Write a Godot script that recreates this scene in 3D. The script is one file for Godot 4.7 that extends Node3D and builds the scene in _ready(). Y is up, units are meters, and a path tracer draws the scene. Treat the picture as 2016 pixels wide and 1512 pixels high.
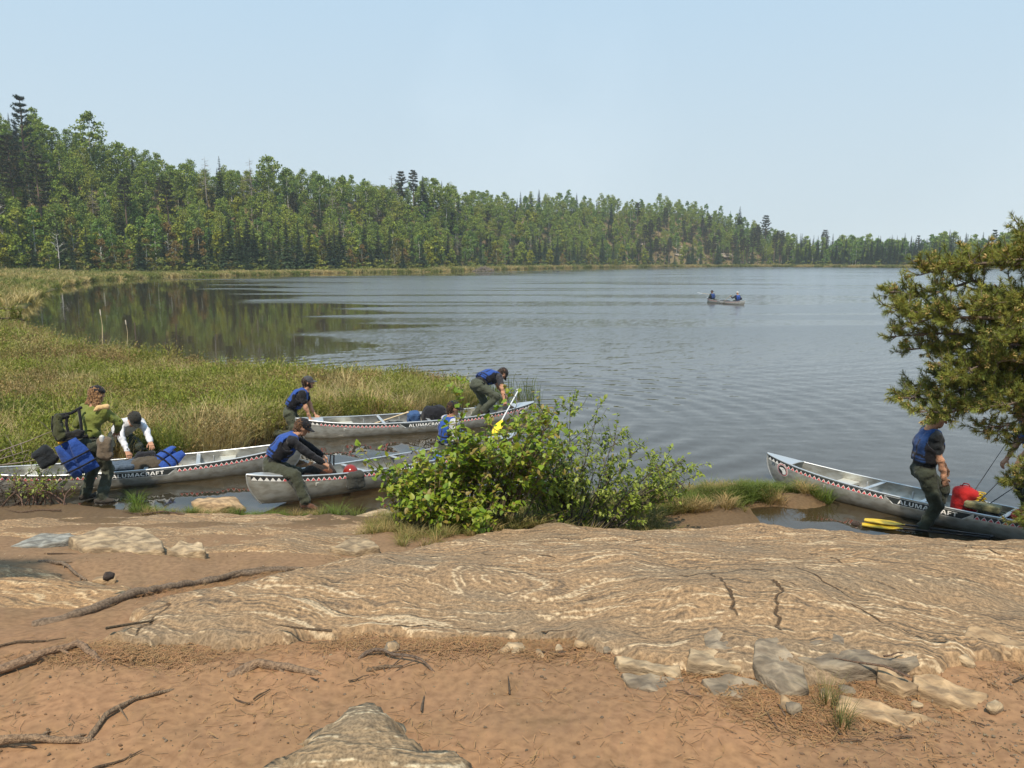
extends Node3D
# Canoeists loading aluminium canoes at a rocky lake landing. y up, metres, water level at y = 0, camera looks along -z.

const VIEWPOINT := Vector3(0, 3.5, 0)
var rng := RandomNumberGenerator.new()
var nz := FastNoiseLite.new()
var ns := FastNoiseLite.new()
var M := {}
var used := {}

# ---------------------------------------------------------------- mesh building
class MB:
	var v := PackedVector3Array()
	var c := PackedColorArray()
	var uv := PackedVector2Array()
	var i := PackedInt32Array()
	var col := Color.WHITE
	func p(a: Vector3, t := Vector2.ZERO) -> int:
		v.append(a); c.append(col); uv.append(t)
		return v.size() - 1
	func f(a: int, b: int, d: int) -> void:      # counter-clockwise seen from outside
		i.append(a); i.append(d); i.append(b)
	func q4(a: int, b: int, d: int, e: int) -> void:
		f(a, b, d); f(a, d, e)
	func tri(a: Vector3, b: Vector3, d: Vector3) -> void:
		f(p(a), p(b), p(d))
	func quad(a: Vector3, b: Vector3, d: Vector3, e: Vector3) -> void:
		q4(p(a), p(b), p(d), p(e))
	func box(at: Vector3, s: Vector3, bs := Basis(), bev := 0.0) -> void:
		# bevelled box: 24 vertices pulled in along the edges
		var h := s * 0.5
		var bb := minf(bev, minf(h.x, minf(h.y, h.z)) * 0.9)
		var idx := {}
		for ax in 3:
			for sg: float in [-1.0, 1.0]:
				var n := Vector3.ZERO; n[ax] = sg
				var u := Vector3.ZERO; u[(ax + 1) % 3] = 1
				var w := Vector3.ZERO; w[(ax + 2) % 3] = 1
				var ids := []
				for k in 4:
					var su: float = [-1.0, 1.0, 1.0, -1.0][k]
					var sw: float = [-1.0, -1.0, 1.0, 1.0][k]
					var q := Vector3.ZERO
					q[ax] = sg * h[ax]
					q += u * su * (h[(ax + 1) % 3] - bb) + w * sw * (h[(ax + 2) % 3] - bb)
					var id := p(at + bs * q)
					ids.append(id)
					var cn := Vector3i(0, 0, 0)
					cn[ax] = int(sg); cn[(ax + 1) % 3] = int(su); cn[(ax + 2) % 3] = int(sw)
					idx[[cn, ax]] = id
				if sg > 0: q4(ids[0], ids[1], ids[2], ids[3])
				else: q4(ids[0], ids[3], ids[2], ids[1])
		if bb <= 0.0: return
		for ax in 3:
			var b1 := (ax + 1) % 3
			var b2 := (ax + 2) % 3
			for s1: int in [-1, 1]:
				for s2: int in [-1, 1]:
					var ca := Vector3i.ZERO; ca[ax] = -1; ca[b1] = s1; ca[b2] = s2
					var cb := ca; cb[ax] = 1
					if s1 * s2 > 0: q4(idx[[ca, b1]], idx[[ca, b2]], idx[[cb, b2]], idx[[cb, b1]])
					else: q4(idx[[ca, b1]], idx[[cb, b1]], idx[[cb, b2]], idx[[ca, b2]])
		for s0: int in [-1, 1]:
			for s1: int in [-1, 1]:
				for s2: int in [-1, 1]:
					var cc := Vector3i(s0, s1, s2)
					if s0 * s1 * s2 > 0: f(idx[[cc, 0]], idx[[cc, 1]], idx[[cc, 2]])
					else: f(idx[[cc, 0]], idx[[cc, 2]], idx[[cc, 1]])
	func tube(path: Array, rad: Array, sides := 6, wob := 0.0) -> void:
		var up := Vector3.UP
		var prev := []
		var dlast := Vector3.ZERO
		for k in path.size():
			var d: Vector3 = (path[mini(k + 1, path.size() - 1)] - path[maxi(k - 1, 0)]).normalized()
			if k == 0:
				up = d.cross(Vector3(0.31, 0.2, 0.93)).normalized()
				if up.length() < 0.1: up = d.cross(Vector3.RIGHT).normalized()
			up = (up - d * up.dot(d)).normalized()
			var w := d.cross(up)
			var ring := []
			for s in sides:
				var a := TAU * s / sides
				var r: float = rad[k] * (1.0 + wob * sin(a * 2.0 + k * 1.7) + wob * sin(a * 3.0 - k * 0.9))
				ring.append(p(path[k] + (up * cos(a) + w * sin(a)) * r, Vector2(float(s) / sides, k)))
			if k > 0:
				for s in sides:
					q4(prev[s], prev[(s + 1) % sides], ring[(s + 1) % sides], ring[s])
			else:
				var e0 := p(path[0] - d * rad[0] * 0.4)
				for s in sides: f(e0, ring[(s + 1) % sides], ring[s])
			prev = ring
			dlast = d
		var e := p(path[-1] + dlast * rad[-1] * 0.6)
		for s in sides: f(e, prev[s], prev[(s + 1) % sides])
	func grid(nu: int, nv: int, fn: Callable) -> void:   # fn(a, b) -> Vector3, a and b in 0..1; outside is where da x db points
		var base := v.size()
		for b in nv + 1:
			for a in nu + 1:
				p(fn.call(float(a) / nu, float(b) / nv), Vector2(float(a) / nu, float(b) / nv))
		for b in nv:
			for a in nu:
				var k := base + b * (nu + 1) + a
				q4(k, k + 1, k + nu + 2, k + nu + 1)
	func add(o: MB, t: Transform3D) -> void:
		var base := v.size()
		for k in o.v.size():
			v.append(t * o.v[k]); c.append(o.c[k]); uv.append(o.uv[k])
		var flip := t.basis.determinant() < 0.0
		for k in range(0, o.i.size(), 3):
			i.append(o.i[k] + base)
			i.append(o.i[k + (2 if flip else 1)] + base)
			i.append(o.i[k + (1 if flip else 2)] + base)
	func mesh() -> ArrayMesh:
		var n := PackedVector3Array()
		n.resize(v.size())
		for k in range(0, i.size(), 3):
			var fn := (v[i[k + 2]] - v[i[k]]).cross(v[i[k + 1]] - v[i[k]])
			n[i[k]] += fn; n[i[k + 1]] += fn; n[i[k + 2]] += fn
		for k in n.size(): n[k] = n[k].normalized() if n[k].length_squared() > 1e-20 else Vector3.UP
		var a := []
		a.resize(Mesh.ARRAY_MAX)
		a[Mesh.ARRAY_VERTEX] = v; a[Mesh.ARRAY_NORMAL] = n; a[Mesh.ARRAY_COLOR] = c; a[Mesh.ARRAY_TEX_UV] = uv; a[Mesh.ARRAY_INDEX] = i
		var m := ArrayMesh.new()
		m.add_surface_from_arrays(Mesh.PRIMITIVE_TRIANGLES, a)
		return m

# distance field of tapered capsules joined smoothly, meshed as surface nets
class Sdf:
	var o: Vector3
	var nx: int
	var ny: int
	var nzz: int
	var s: float
	var f := PackedFloat32Array()
	var ci := PackedInt32Array()
	func _init(lo: Vector3, hi: Vector3, cell: float) -> void:
		o = lo; s = cell
		nx = int((hi.x - lo.x) / cell) + 2; ny = int((hi.y - lo.y) / cell) + 2; nzz = int((hi.z - lo.z) / cell) + 2
		f.resize(nx * ny * nzz); f.fill(9.0)
		ci.resize(nx * ny * nzz)
	func cap(a: Vector3, b: Vector3, ra: float, rb: float, k: float, col: int, mode := 0) -> void:  # mode 1 carves away
		var rm := maxf(ra, rb) + k + s * 2.0
		var lo := (Vector3(minf(a.x, b.x), minf(a.y, b.y), minf(a.z, b.z)) - Vector3.ONE * rm - o) / s
		var hi := (Vector3(maxf(a.x, b.x), maxf(a.y, b.y), maxf(a.z, b.z)) + Vector3.ONE * rm - o) / s
		var ab := b - a
		var l2 := maxf(ab.length_squared(), 1e-9)
		for z in range(maxi(0, int(lo.z)), mini(nzz - 1, int(hi.z)) + 1):
			for y in range(maxi(0, int(lo.y)), mini(ny - 1, int(hi.y)) + 1):
				var row := (z * ny + y) * nx
				for x in range(maxi(0, int(lo.x)), mini(nx - 1, int(hi.x)) + 1):
					var q := o + Vector3(x, y, z) * s - a
					var t := clampf(q.dot(ab) / l2, 0.0, 1.0)
					var d := (q - ab * t).length() - (ra + (rb - ra) * t)
					var old := f[row + x]
					if mode == 1:
						if -d > old: f[row + x] = -d
						continue
					if d < old: ci[row + x] = col
					var h := maxf(k - absf(old - d), 0.0)
					f[row + x] = minf(old, d) - (h * h * 0.25 / k if k > 0.0 else 0.0)
	func cut(at: Vector3, n: Vector3) -> void:    # keep what lies against n
		for z in nzz:
			for y in ny:
				var row := (z * ny + y) * nx
				for x in nx:
					if f[row + x] < s * 3.0:
						f[row + x] = maxf(f[row + x], (o + Vector3(x, y, z) * s - at).dot(n))
	func rough(noise: FastNoiseLite, fr: float, amp: float) -> void:
		for z in nzz:
			for y in ny:
				var row := (z * ny + y) * nx
				for x in nx:
					if absf(f[row + x]) < s * 2.5:
						var q := (o + Vector3(x, y, z) * s) * fr
						f[row + x] += noise.get_noise_3d(q.x, q.y, q.z) * amp
	func into(mb: MB, pal: Array, t := Transform3D()) -> void:
		var id := {}
		var sxy := nx * ny
		var offs := [0, 1, nx, nx + 1, sxy, sxy + 1, sxy + nx, sxy + nx + 1]
		var cor := [Vector3(0, 0, 0), Vector3(1, 0, 0), Vector3(0, 1, 0), Vector3(1, 1, 0), Vector3(0, 0, 1), Vector3(1, 0, 1), Vector3(0, 1, 1), Vector3(1, 1, 1)]
		var edges := [[0, 1], [2, 3], [4, 5], [6, 7], [0, 2], [1, 3], [4, 6], [5, 7], [0, 4], [1, 5], [2, 6], [3, 7]]
		var lim := s * 2.0
		for z in nzz - 1:
			for y in ny - 1:
				var k := (z * ny + y) * nx
				for x in nx - 1:
					var kk := k + x
					if absf(f[kk]) > lim: continue
					var mask := 0
					for e in 8:
						if f[kk + offs[e]] < 0.0: mask |= 1 << e
					if mask == 0 or mask == 255: continue
					var sum := Vector3.ZERO
					var cnt := 0
					for e in edges:
						var fa := f[kk + offs[e[0]]]
						var fb := f[kk + offs[e[1]]]
						if (fa < 0.0) != (fb < 0.0):
							sum += cor[e[0]].lerp(cor[e[1]], fa / (fa - fb))
							cnt += 1
					var best := 9.0
					var bc := 0
					for e in 8:
						if f[kk + offs[e]] < best: best = f[kk + offs[e]]; bc = ci[kk + offs[e]]
					mb.col = pal[bc]
					id[kk] = mb.p(t * (o + (Vector3(x, y, z) + sum / cnt) * s))
		var flip := t.basis.determinant() < 0.0
		var d := [1, nx, sxy]
		for kk: int in id:
			for ax in 3:
				var a: bool = f[kk] < 0.0
				var b: bool = f[kk + d[ax]] < 0.0
				if a == b: continue
				var d1: int = d[(ax + 1) % 3]
				var d2: int = d[(ax + 2) % 3]
				if not (id.has(kk - d1) and id.has(kk - d2) and id.has(kk - d1 - d2)): continue
				if a != flip: mb.q4(id[kk - d1 - d2], id[kk - d2], id[kk], id[kk - d1])
				else: mb.q4(id[kk - d1 - d2], id[kk - d1], id[kk], id[kk - d2])

# ---------------------------------------------------------------- scene tree helpers
func numbered(called: String) -> String:
	var n: int = used.get(called, 0)
	used[called] = n + 1
	return called if n == 0 else "%s_%03d" % [called, n]
func tag(o: Node, label: String, category: String, group := "", kind := "") -> Node:
	o.set_meta("label", label)
	if category: o.set_meta("category", category)
	if group: o.set_meta("group", group)
	if kind: o.set_meta("kind", kind)
	return o
func thing(called: String, label: String, category: String, at := Vector3.ZERO, turn := 0.0, group := "") -> Node3D:
	var o := Node3D.new()
	o.name = numbered(called)
	add_child(o)
	o.position = at
	o.rotation.y = turn
	tag(o, label, category, group)
	return o
func part(called: String, m: Mesh, mat: Material, parent: Node, at := Transform3D()) -> MeshInstance3D:
	var o := MeshInstance3D.new()
	o.name = numbered(called) if parent == self else called
	o.mesh = m
	o.material_override = mat
	o.transform = at
	parent.add_child(o, true)
	return o
func many(called: String, m: Mesh, mat: Material, parent: Node, where: Array, cols := []) -> MultiMeshInstance3D:
	var mm := MultiMesh.new()
	mm.transform_format = MultiMesh.TRANSFORM_3D
	mm.use_colors = cols.size() > 0
	mm.mesh = m
	mm.instance_count = where.size()
	for k in where.size():
		mm.set_instance_transform(k, where[k])
		if cols.size(): mm.set_instance_color(k, cols[k])
	var o := MultiMeshInstance3D.new()
	o.name = numbered(called) if parent == self else called
	o.multimesh = mm
	o.material_override = mat
	o.set_meta("kind", "stuff")
	parent.add_child(o, true)
	return o
func rf(a: float, b: float) -> float: return rng.randf_range(a, b)
func rdir() -> Vector3: return Vector3(rng.randfn(), rng.randfn(), rng.randfn()).normalized()
func lin(r: float, g: float, b: float) -> Color: return Color(r, g, b).linear_to_srgb()
func jit(c: Color, a: float) -> Color:
	var k := 1.0 + rf(-a, a)
	return Color(c.r * k * (1.0 + rf(-a, a) * 0.3), c.g * k, c.b * k * (1.0 + rf(-a, a) * 0.3))
func mat(called: String, col: Color, rough := 0.8, metal := 0.0, vc := false) -> StandardMaterial3D:
	var m := StandardMaterial3D.new()
	m.resource_name = called
	m.albedo_color = col
	m.roughness = rough
	m.metallic = metal
	m.vertex_color_use_as_albedo = vc
	M[called] = m
	return m
func noise_tex(fr: float, seed_: int, ramp: Array, size := 512, normal := 0.0, type := FastNoiseLite.TYPE_SIMPLEX_SMOOTH, oct := 4) -> NoiseTexture2D:
	var n := FastNoiseLite.new()
	n.noise_type = type
	n.frequency = fr
	n.seed = seed_
	n.fractal_octaves = oct
	var t := NoiseTexture2D.new()
	t.width = size; t.height = size
	t.seamless = true
	t.noise = n
	if normal > 0.0:
		t.as_normal_map = true
		t.bump_strength = normal
	elif ramp.size():
		var g := Gradient.new()
		g.offsets = PackedFloat32Array(ramp.map(func(r): return r[0]))
		g.colors = PackedColorArray(ramp.map(func(r): return r[1]))
		t.color_ramp = g
	return t
func tri3(m: StandardMaterial3D, sc: float, world := true) -> StandardMaterial3D:
	m.uv1_triplanar = true
	m.uv1_world_triplanar = world
	m.uv1_scale = Vector3.ONE * sc
	m.uv1_triplanar_sharpness = 8.0
	return m
func pl(T: Array, x: float) -> float:
	if x <= T[0][0]: return T[0][1]
	for k in T.size() - 1:
		if x <= T[k + 1][0]: return lerpf(T[k][1], T[k + 1][1], (x - T[k][0]) / (T[k + 1][0] - T[k][0]))
	return T[-1][1]

# ---------------------------------------------------------------- lie of the land (d = -z)
const SHORE := [[-9, 10.9], [-6.4, 11.15], [-5.7, 11.0], [-4.5, 10.5], [-3.4, 10.2], [-1.9, 10.4], [-0.5, 10.8], [1, 11.2], [2.5, 11.5], [3.6, 11.8], [4.4, 11.7], [4.9, 10.4], [5.2, 8.5], [6.4, 8.0], [7.5, 7.5], [8.5, 7.0], [12, 7.5], [20, 9], [40, 20]]
const CREST := [[-3, 9.4], [-1.6, 9.0], [-0.6, 8.1], [1.5, 7.8], [3, 7.45], [4.5, 6.85], [6, 6.6]]
const MARSH_FRONT := [[-60, 11.0], [-9.5, 11.2], [-8, 12.2], [-6.2, 13.0], [-5.2, 13.9], [-4.6, 15.6], [-3.5, 16.5], [-1.5, 18.0], [-0.8, 19.2]]
const MARSH_BACK := [[-60, 66], [-36, 55], [-27, 40], [-21, 34], [-14.5, 26.5], [-8.5, 23.2], [-3.7, 22], [-1.3, 20.4], [-0.8, 19.3]]
const FAR_SHORE := [[-3, 40], [-0.9, 45], [-0.68, 52], [-0.626, 58], [-0.6, 86], [-0.534, 135], [-0.435, 164], [-0.336, 181], [-0.203, 217], [-0.104, 236], [-0.005, 300], [0.127, 388], [0.325, 418], [0.5, 362], [0.75, 300], [1.2, 200], [3, 80]]
const FOREST := [[-3, 120], [-0.9, 145], [-0.67, 160], [-0.534, 175], [-0.435, 188], [-0.336, 202], [-0.203, 236], [-0.104, 256], [-0.005, 318], [0.127, 396], [0.325, 427], [0.5, 372], [0.75, 310], [1.2, 210], [3, 90]]
const RISE := [[-3, 22], [-0.9, 38], [-0.67, 39], [-0.60, 36], [-0.53, 29], [-0.435, 26.5], [-0.336, 24.5], [-0.25, 25], [-0.14, 24], [-0.005, 26], [0.06, 29], [0.2, 31], [0.27, 24], [0.325, 14], [0.38, 6], [0.45, 2], [0.55, 1.5], [0.75, 5], [1.2, 9], [3, 12]]
func gh(x: float, d: float) -> float:
	var u := x / maxf(d, 0.5)
	var fs := pl(FAR_SHORE, u)
	if d > 26.0 and d > fs - 4.0:
		var e := d - fs
		var h := lerpf(-1.2, 0.1, smoothstep(-4.0, 1.0, e)) + 0.012 * maxf(0.0, e)
		h = minf(h, 1.2)
		var ff := pl(FOREST, u)
		var t := clampf((d - ff) / 75.0, 0.0, 1.4)
		h += pl(RISE, u) * smoothstep(0.0, 1.0, t) + (0.8 if d > ff else 0.0) * nz.get_noise_2d(x * 4.0, d * 4.0) * 3.0 * smoothstep(0.0, 10.0, d - ff)
		return h
	if x < -0.75 and d > 10.9:
		var mf := pl(MARSH_FRONT, x)
		var mk := pl(MARSH_BACK, x)
		var sd := minf(d - mf, mk - d)
		if sd > -1.0:
			var h := lerpf(-0.5, 0.07, smoothstep(-0.9, 0.4, sd)) + 0.05 * nz.get_noise_2d(x * 30.0, d * 30.0)
			if d < mf + 1.0: h = maxf(h, near_h(x, d))
			return h
	if d < 16.0: return near_h(x, d)
	return -2.2
func near_h(x: float, d: float) -> float:
	var h := 1.72 - 0.2326 * (d - 3.2) if d > 3.2 else 1.72 + 0.045 * (3.2 - d)
	var cr := pl(CREST, x)
	if d > cr:
		var hc := 1.72 - 0.2326 * (cr - 3.2)
		h = lerpf(hc, 0.12, smoothstep(cr, cr + 0.9, d))
	var sd := pl(SHORE, x) - d
	h = lerpf(-0.15, h, smoothstep(-0.15, 0.9, sd))
	if sd < 0.0: h -= minf(2.0, -sd * 0.24)
	h = lerpf(h, -0.08, smoothstep(2.9, 3.7, x) * smoothstep(8.7, 9.2, d) * (1.0 - smoothstep(10.4, 10.9, d)))
	h += 0.035 * nz.get_noise_2d(x * 40.0, d * 40.0) + 0.012 * nz.get_noise_2d(x * 170.0, d * 170.0)
	# worn hollow between the two rock sheets
	h -= 0.10 * exp(-pow((d - 5.9 - 0.55 * (x + 2.0)) / 0.55, 2.0)) * smoothstep(-0.2, -1.2, x) * smoothstep(-5.5, -3.8, x)
	return h
func G(x: float, z: float) -> Vector3: return Vector3(x, gh(x, -z), z)

func _ready() -> void:
	rng.seed = 20240601
	nz.noise_type = FastNoiseLite.TYPE_SIMPLEX_SMOOTH
	nz.frequency = 0.03
	nz.seed = 11
	nz.fractal_octaves = 2
	ns.noise_type = FastNoiseLite.TYPE_SIMPLEX_SMOOTH
	ns.frequency = 0.03
	ns.seed = 12
	ns.fractal_type = FastNoiseLite.FRACTAL_NONE
	var cam := Camera3D.new()
	cam.name = "camera"
	cam.fov = 53.1
	cam.near = 0.05
	cam.far = 2500.0
	cam.position = VIEWPOINT
	cam.rotation_degrees = Vector3(-9.15, 0, 0)
	add_child(cam)
	cam.current = true
	var env := Environment.new()
	var sky := Sky.new()
	var sm := ProceduralSkyMaterial.new()
	sm.sky_top_color = Color(0.525, 0.67, 0.79)
	sm.sky_horizon_color = Color(0.70, 0.742, 0.758)
	sm.sky_curve = 0.30
	sm.ground_horizon_color = Color(0.62, 0.66, 0.66)
	sm.ground_bottom_color = Color(0.25, 0.24, 0.2)
	sm.sun_angle_max = 20.0
	var haze := FastNoiseLite.new()
	haze.frequency = 0.006
	haze.seed = 3
	haze.fractal_octaves = 5
	var cover := NoiseTexture2D.new()
	cover.width = 1024
	cover.height = 512
	cover.seamless = true
	cover.noise = haze
	var ramp := Gradient.new()
	ramp.offsets = PackedFloat32Array([0.0, 0.45, 1.0])
	ramp.colors = PackedColorArray([Color(1, 1, 1, 0), Color(1, 1, 1, 0.0), Color(1, 0.98, 0.96, 0.06)])
	cover.color_ramp = ramp
	sm.sky_cover = cover
	sky.sky_material = sm
	env.background_mode = Environment.BG_SKY
	env.sky = sky
	env.sky_rotation = Vector3(0, 2.2, 0)
	env.background_energy_multiplier = 1.05
	env.tonemap_mode = Environment.TONE_MAPPER_LINEAR
	env.tonemap_exposure = 1.46
	env.sdfgi_enabled = true
	env.ssao_enabled = true
	env.ssil_enabled = true
	env.fog_enabled = true
	env.fog_density = 0.00026
	env.fog_light_color = Color(0.80, 0.85, 0.88)
	var we := WorldEnvironment.new()
	we.name = "environment"
	we.environment = env
	add_child(we)
	var sun := DirectionalLight3D.new()
	sun.name = "sun"
	sun.light_energy = 1.2
	sun.light_angular_distance = 0.9
	sun.light_color = Color(1.0, 0.945, 0.86)
	sun.shadow_enabled = true
	add_child(sun)
	sun.look_at_from_position(Vector3.ZERO, Vector3(0.20, -1.3, -0.74))
	make_materials()
	make_ground()
	make_water()
	make_rocks()
	make_forest()
	make_marsh()
	make_shrubs()
	make_pine()
	make_canoes()
	make_people()
	make_gear()
	make_litter()

func make_materials() -> void:
	var grain := noise_tex(0.03, 5, [[0.0, Color(0.80, 0.79, 0.78)], [0.45, Color(0.91, 0.91, 0.91)], [0.75, Color(0.97, 0.97, 0.96)], [1.0, Color(1, 1, 1)]], 1024, 0.0, FastNoiseLite.TYPE_SIMPLEX_SMOOTH, 4)
	var relief := noise_tex(0.02, 8, [], 1024, 0.0, FastNoiseLite.TYPE_SIMPLEX_SMOOTH, 5)
	var g := tri3(mat("soil", Color.WHITE, 0.95, 0.0, true), 0.55)
	g.albedo_texture = grain
	g.heightmap_enabled = true
	g.heightmap_texture = relief
	g.heightmap_scale = 0.3
	g.metallic_specular = 0.25
	var r := mat("gneiss", Color.WHITE, 0.86)
	r.heightmap_enabled = true
	r.heightmap_scale = 2.8
	r.metallic_specular = 0.35
	var speck := noise_tex(0.045, 21, [[0.0, Color(0.70, 0.69, 0.67)], [0.4, Color(0.9, 0.89, 0.87)], [0.62, Color(0.98, 0.97, 0.95)], [1.0, Color(1, 1, 1)]], 1024, 0.0, FastNoiseLite.TYPE_SIMPLEX_SMOOTH, 3)
	r.detail_enabled = true
	r.detail_albedo = speck
	r.detail_blend_mode = BaseMaterial3D.BLEND_MODE_MUL
	r.detail_uv_layer = BaseMaterial3D.DETAIL_UV_2
	r.uv2_triplanar = true
	r.uv2_world_triplanar = true
	r.uv2_triplanar_sharpness = 12.0
	r.uv2_scale = Vector3.ONE * 1.6
	var streak := noise_tex(0.014, 33, [[0.0, Color(0.62, 0.60, 0.58)], [0.42, Color(0.84, 0.83, 0.81)], [0.6, Color(0.97, 0.96, 0.93)], [1.0, Color(1, 1, 1)]], 512, 0.0, FastNoiseLite.TYPE_SIMPLEX_SMOOTH, 5)
	var st := tri3(mat("stone", Color.WHITE, 0.88, 0.0, true), 2.0, false)
	st.uv1_scale = Vector3(0.9, 2.2, 1.6)
	st.albedo_texture = streak
	st.heightmap_enabled = true
	st.heightmap_texture = relief
	st.heightmap_scale = 0.5
	mat("foliage", Color.WHITE, 0.7, 0.0, true)
	M.foliage.backlight_enabled = true
	M.foliage.backlight = lin(0.55, 0.55, 0.30)
	M.foliage.metallic_specular = 0.3
	mat("needle", Color.WHITE, 0.6, 0.0, true)
	M.needle.metallic_specular = 0.3
	mat("leaf", Color.WHITE, 0.5, 0.0, true)
	M.leaf.backlight_enabled = true
	M.leaf.backlight = lin(0.75, 0.75, 0.45)
	mat("bark", Color.WHITE, 0.9, 0.0, true)
	var bk := tri3(mat("bark_rough", Color.WHITE, 0.9, 0.0, true), 6.0, false)
	bk.albedo_texture = streak
	bk.heightmap_enabled = true
	bk.heightmap_texture = relief
	bk.heightmap_scale = 0.8
	mat("cloth", Color.WHITE, 0.85, 0.0, true)
	M.cloth.rim_enabled = true
	M.cloth.rim = 0.25
	M.cloth.metallic_specular = 0.25
	tri3(M.cloth, 2.2, false)
	M.cloth.albedo_texture = noise_tex(0.03, 91, [[0.0, Color(0.86, 0.86, 0.86)], [0.5, Color(0.94, 0.94, 0.94)], [1.0, Color(1, 1, 1)]], 512, 0.0, FastNoiseLite.TYPE_SIMPLEX_SMOOTH, 4)
	M.cloth.heightmap_enabled = true
	M.cloth.heightmap_texture = noise_tex(0.014, 92, [], 512, 0.0, FastNoiseLite.TYPE_SIMPLEX_SMOOTH, 4)
	M.cloth.heightmap_scale = 0.7
	mat("painted", Color.WHITE, 0.5, 0.0, true)
	mat("plastic", Color.WHITE, 0.4, 0.0, true)
	var al := tri3(mat("aluminium", lin(0.60, 0.60, 0.57), 0.48, 0.7), 1.6, false)
	al.uv1_scale = Vector3(0.8, 1.6, 1.6)
	al.albedo_texture = noise_tex(0.012, 71, [[0.0, Color(0.80, 0.79, 0.76)], [0.42, Color(0.92, 0.91, 0.89)], [0.6, Color(0.97, 0.97, 0.96)], [1.0, Color(1, 1, 1)]], 512, 0.0, FastNoiseLite.TYPE_SIMPLEX_SMOOTH, 5)
	al.roughness_texture = noise_tex(0.02, 72, [[0.0, Color(0.62, 0.62, 0.62)], [1.0, Color(1, 1, 1)]], 512, 0.0, FastNoiseLite.TYPE_SIMPLEX_SMOOTH, 5)
	al.heightmap_enabled = true
	al.heightmap_texture = relief
	al.heightmap_scale = 0.05
	mat("trim", lin(0.62, 0.63, 0.63), 0.38, 0.7)
	mat("wood", lin(0.42, 0.27, 0.12), 0.5)

func ground_colour(x: float, d: float, h: float) -> Color:
	var n := nz.get_noise_2d(x * 25.0 + 90.0, d * 25.0)
	var n2 := nz.get_noise_2d(x * 120.0, d * 120.0 + 50.0)
	if d < 26.0:
		var dirt := Color(0.335, 0.192, 0.103).lerp(Color(0.28, 0.168, 0.094), clampf(0.5 + n, 0, 1))
		dirt = dirt.lerp(Color(0.26, 0.170, 0.10), smoothstep(3.3, 5.2, d) * 0.7)
		dirt = dirt.lerp(Color(0.28, 0.18, 0.11), smoothstep(1.5, 2.6, x) * 0.7)
		dirt = dirt.lerp(Color(0.15, 0.10, 0.055), smoothstep(7.6, 9.2, d))
		dirt = dirt.lerp(Color(0.20, 0.125, 0.07), smoothstep(0.25, 0.55, n2) * 0.35)
		var bed := Color(0.165, 0.108, 0.058)
		var c := bed.lerp(dirt, smoothstep(-0.03, 0.05, h + 0.03 * n2))
		if x < -0.75 and d > 12.0: c = c.lerp(Color(0.085, 0.075, 0.032), smoothstep(0.0, 0.08, h))
		return c
	var u := x / d
	if h < -0.05: return Color(0.165, 0.108, 0.058)
	var belt := Color(0.20, 0.165, 0.065).lerp(Color(0.11, 0.125, 0.035), clampf(0.5 + n * 1.5, 0, 1))
	var wood := Color(0.17, 0.145, 0.07).lerp(Color(0.19, 0.135, 0.075), clampf(0.5 + n2, 0, 1))
	return belt.lerp(wood, smoothstep(-6.0, 4.0, d - pl(FOREST, u)))

func make_ground() -> void:
	var mb := MB.new()
	var ang := []
	for k in 300: ang.append(lerpf(-46.0, 46.0, k / 299.0))
	for k in 44: ang.append(lerpf(46.0, 314.0, (k + 1) / 45.0))
	var rows := 250
	for r in rows + 1:
		var d := 0.7 * pow(1000.0, float(r) / rows)
		for a: float in ang:
			var t := deg_to_rad(a)
			var x := sin(t) * d
			var z := -cos(t) * d
			var h := 1.85 + 0.1 * nz.get_noise_2d(x * 3.0, z * 3.0)
			if absf(a) <= 60.0: h = gh(x, -z)
			elif absf(a) < 90.0 or a > 270.0: h = lerpf(gh(x, maxf(-z, 0.01)), h, smoothstep(60.0, 88.0, minf(a, 360.0 - a)))
			mb.col = ground_colour(x, maxf(-z, 0.0), h)
			mb.p(Vector3(x, h, z))
	var nc := ang.size()
	for r in rows:
		for a in nc:
			var b := (a + 1) % nc
			mb.q4(r * nc + a, r * nc + b, (r + 1) * nc + b, (r + 1) * nc + a)
	mb.col = ground_colour(0, 0.5, 1.85)
	var mid := mb.p(Vector3(0, 1.85, 0))
	for a in nc: mb.f(mid, (a + 1) % nc, a)
	tag(part("ground", mb.mesh(), M.soil, self), "reddish brown trampled soil, banks and forested land round the lake", "ground", "", "structure")

# ---------------------------------------------------------------- lake
const WAVES := [[0.93, 0.37, 0.62, 0.0], [0.75, -0.66, 0.41, 1.3], [0.2, 0.98, 0.85, 2.1], [-0.35, 0.94, 0.53, 4.0], [0.5, 0.87, 1.6, 0.7], [0.99, -0.1, 0.29, 2.9], [-0.12, 0.99, 0.31, 5.1]]
func calm(x: float, d: float) -> float:     # 1 where wind ripples the lake, near 0 where it lies still
	var u := x / d
	var n := nz.get_noise_2d(x * 1.2, d * 3.6) * 0.16
	var lim := pl([[10, -2.0], [20, -0.50], [25, -0.30], [30, -0.24], [50, -0.21], [60, -0.24], [66, -0.29], [78, -0.31], [88, -0.31], [104, -0.33], [140, -0.40], [168, -0.30], [182, -0.05], [240, 0.02], [300, 0.16], [360, 0.2]], d)
	var w := smoothstep(-0.05, 0.07, u - lim + n)
	var streak := smoothstep(0.02, 0.3, nz.get_noise_2d(x * 0.5 + 300.0, d * 4.5))
	w *= 1.0 - 0.55 * streak * smoothstep(24.0, 40.0, d)
	w *= 1.0 - 0.5 * smoothstep(22.0, 9.0, d)
	return 0.07 + 0.93 * w
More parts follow.
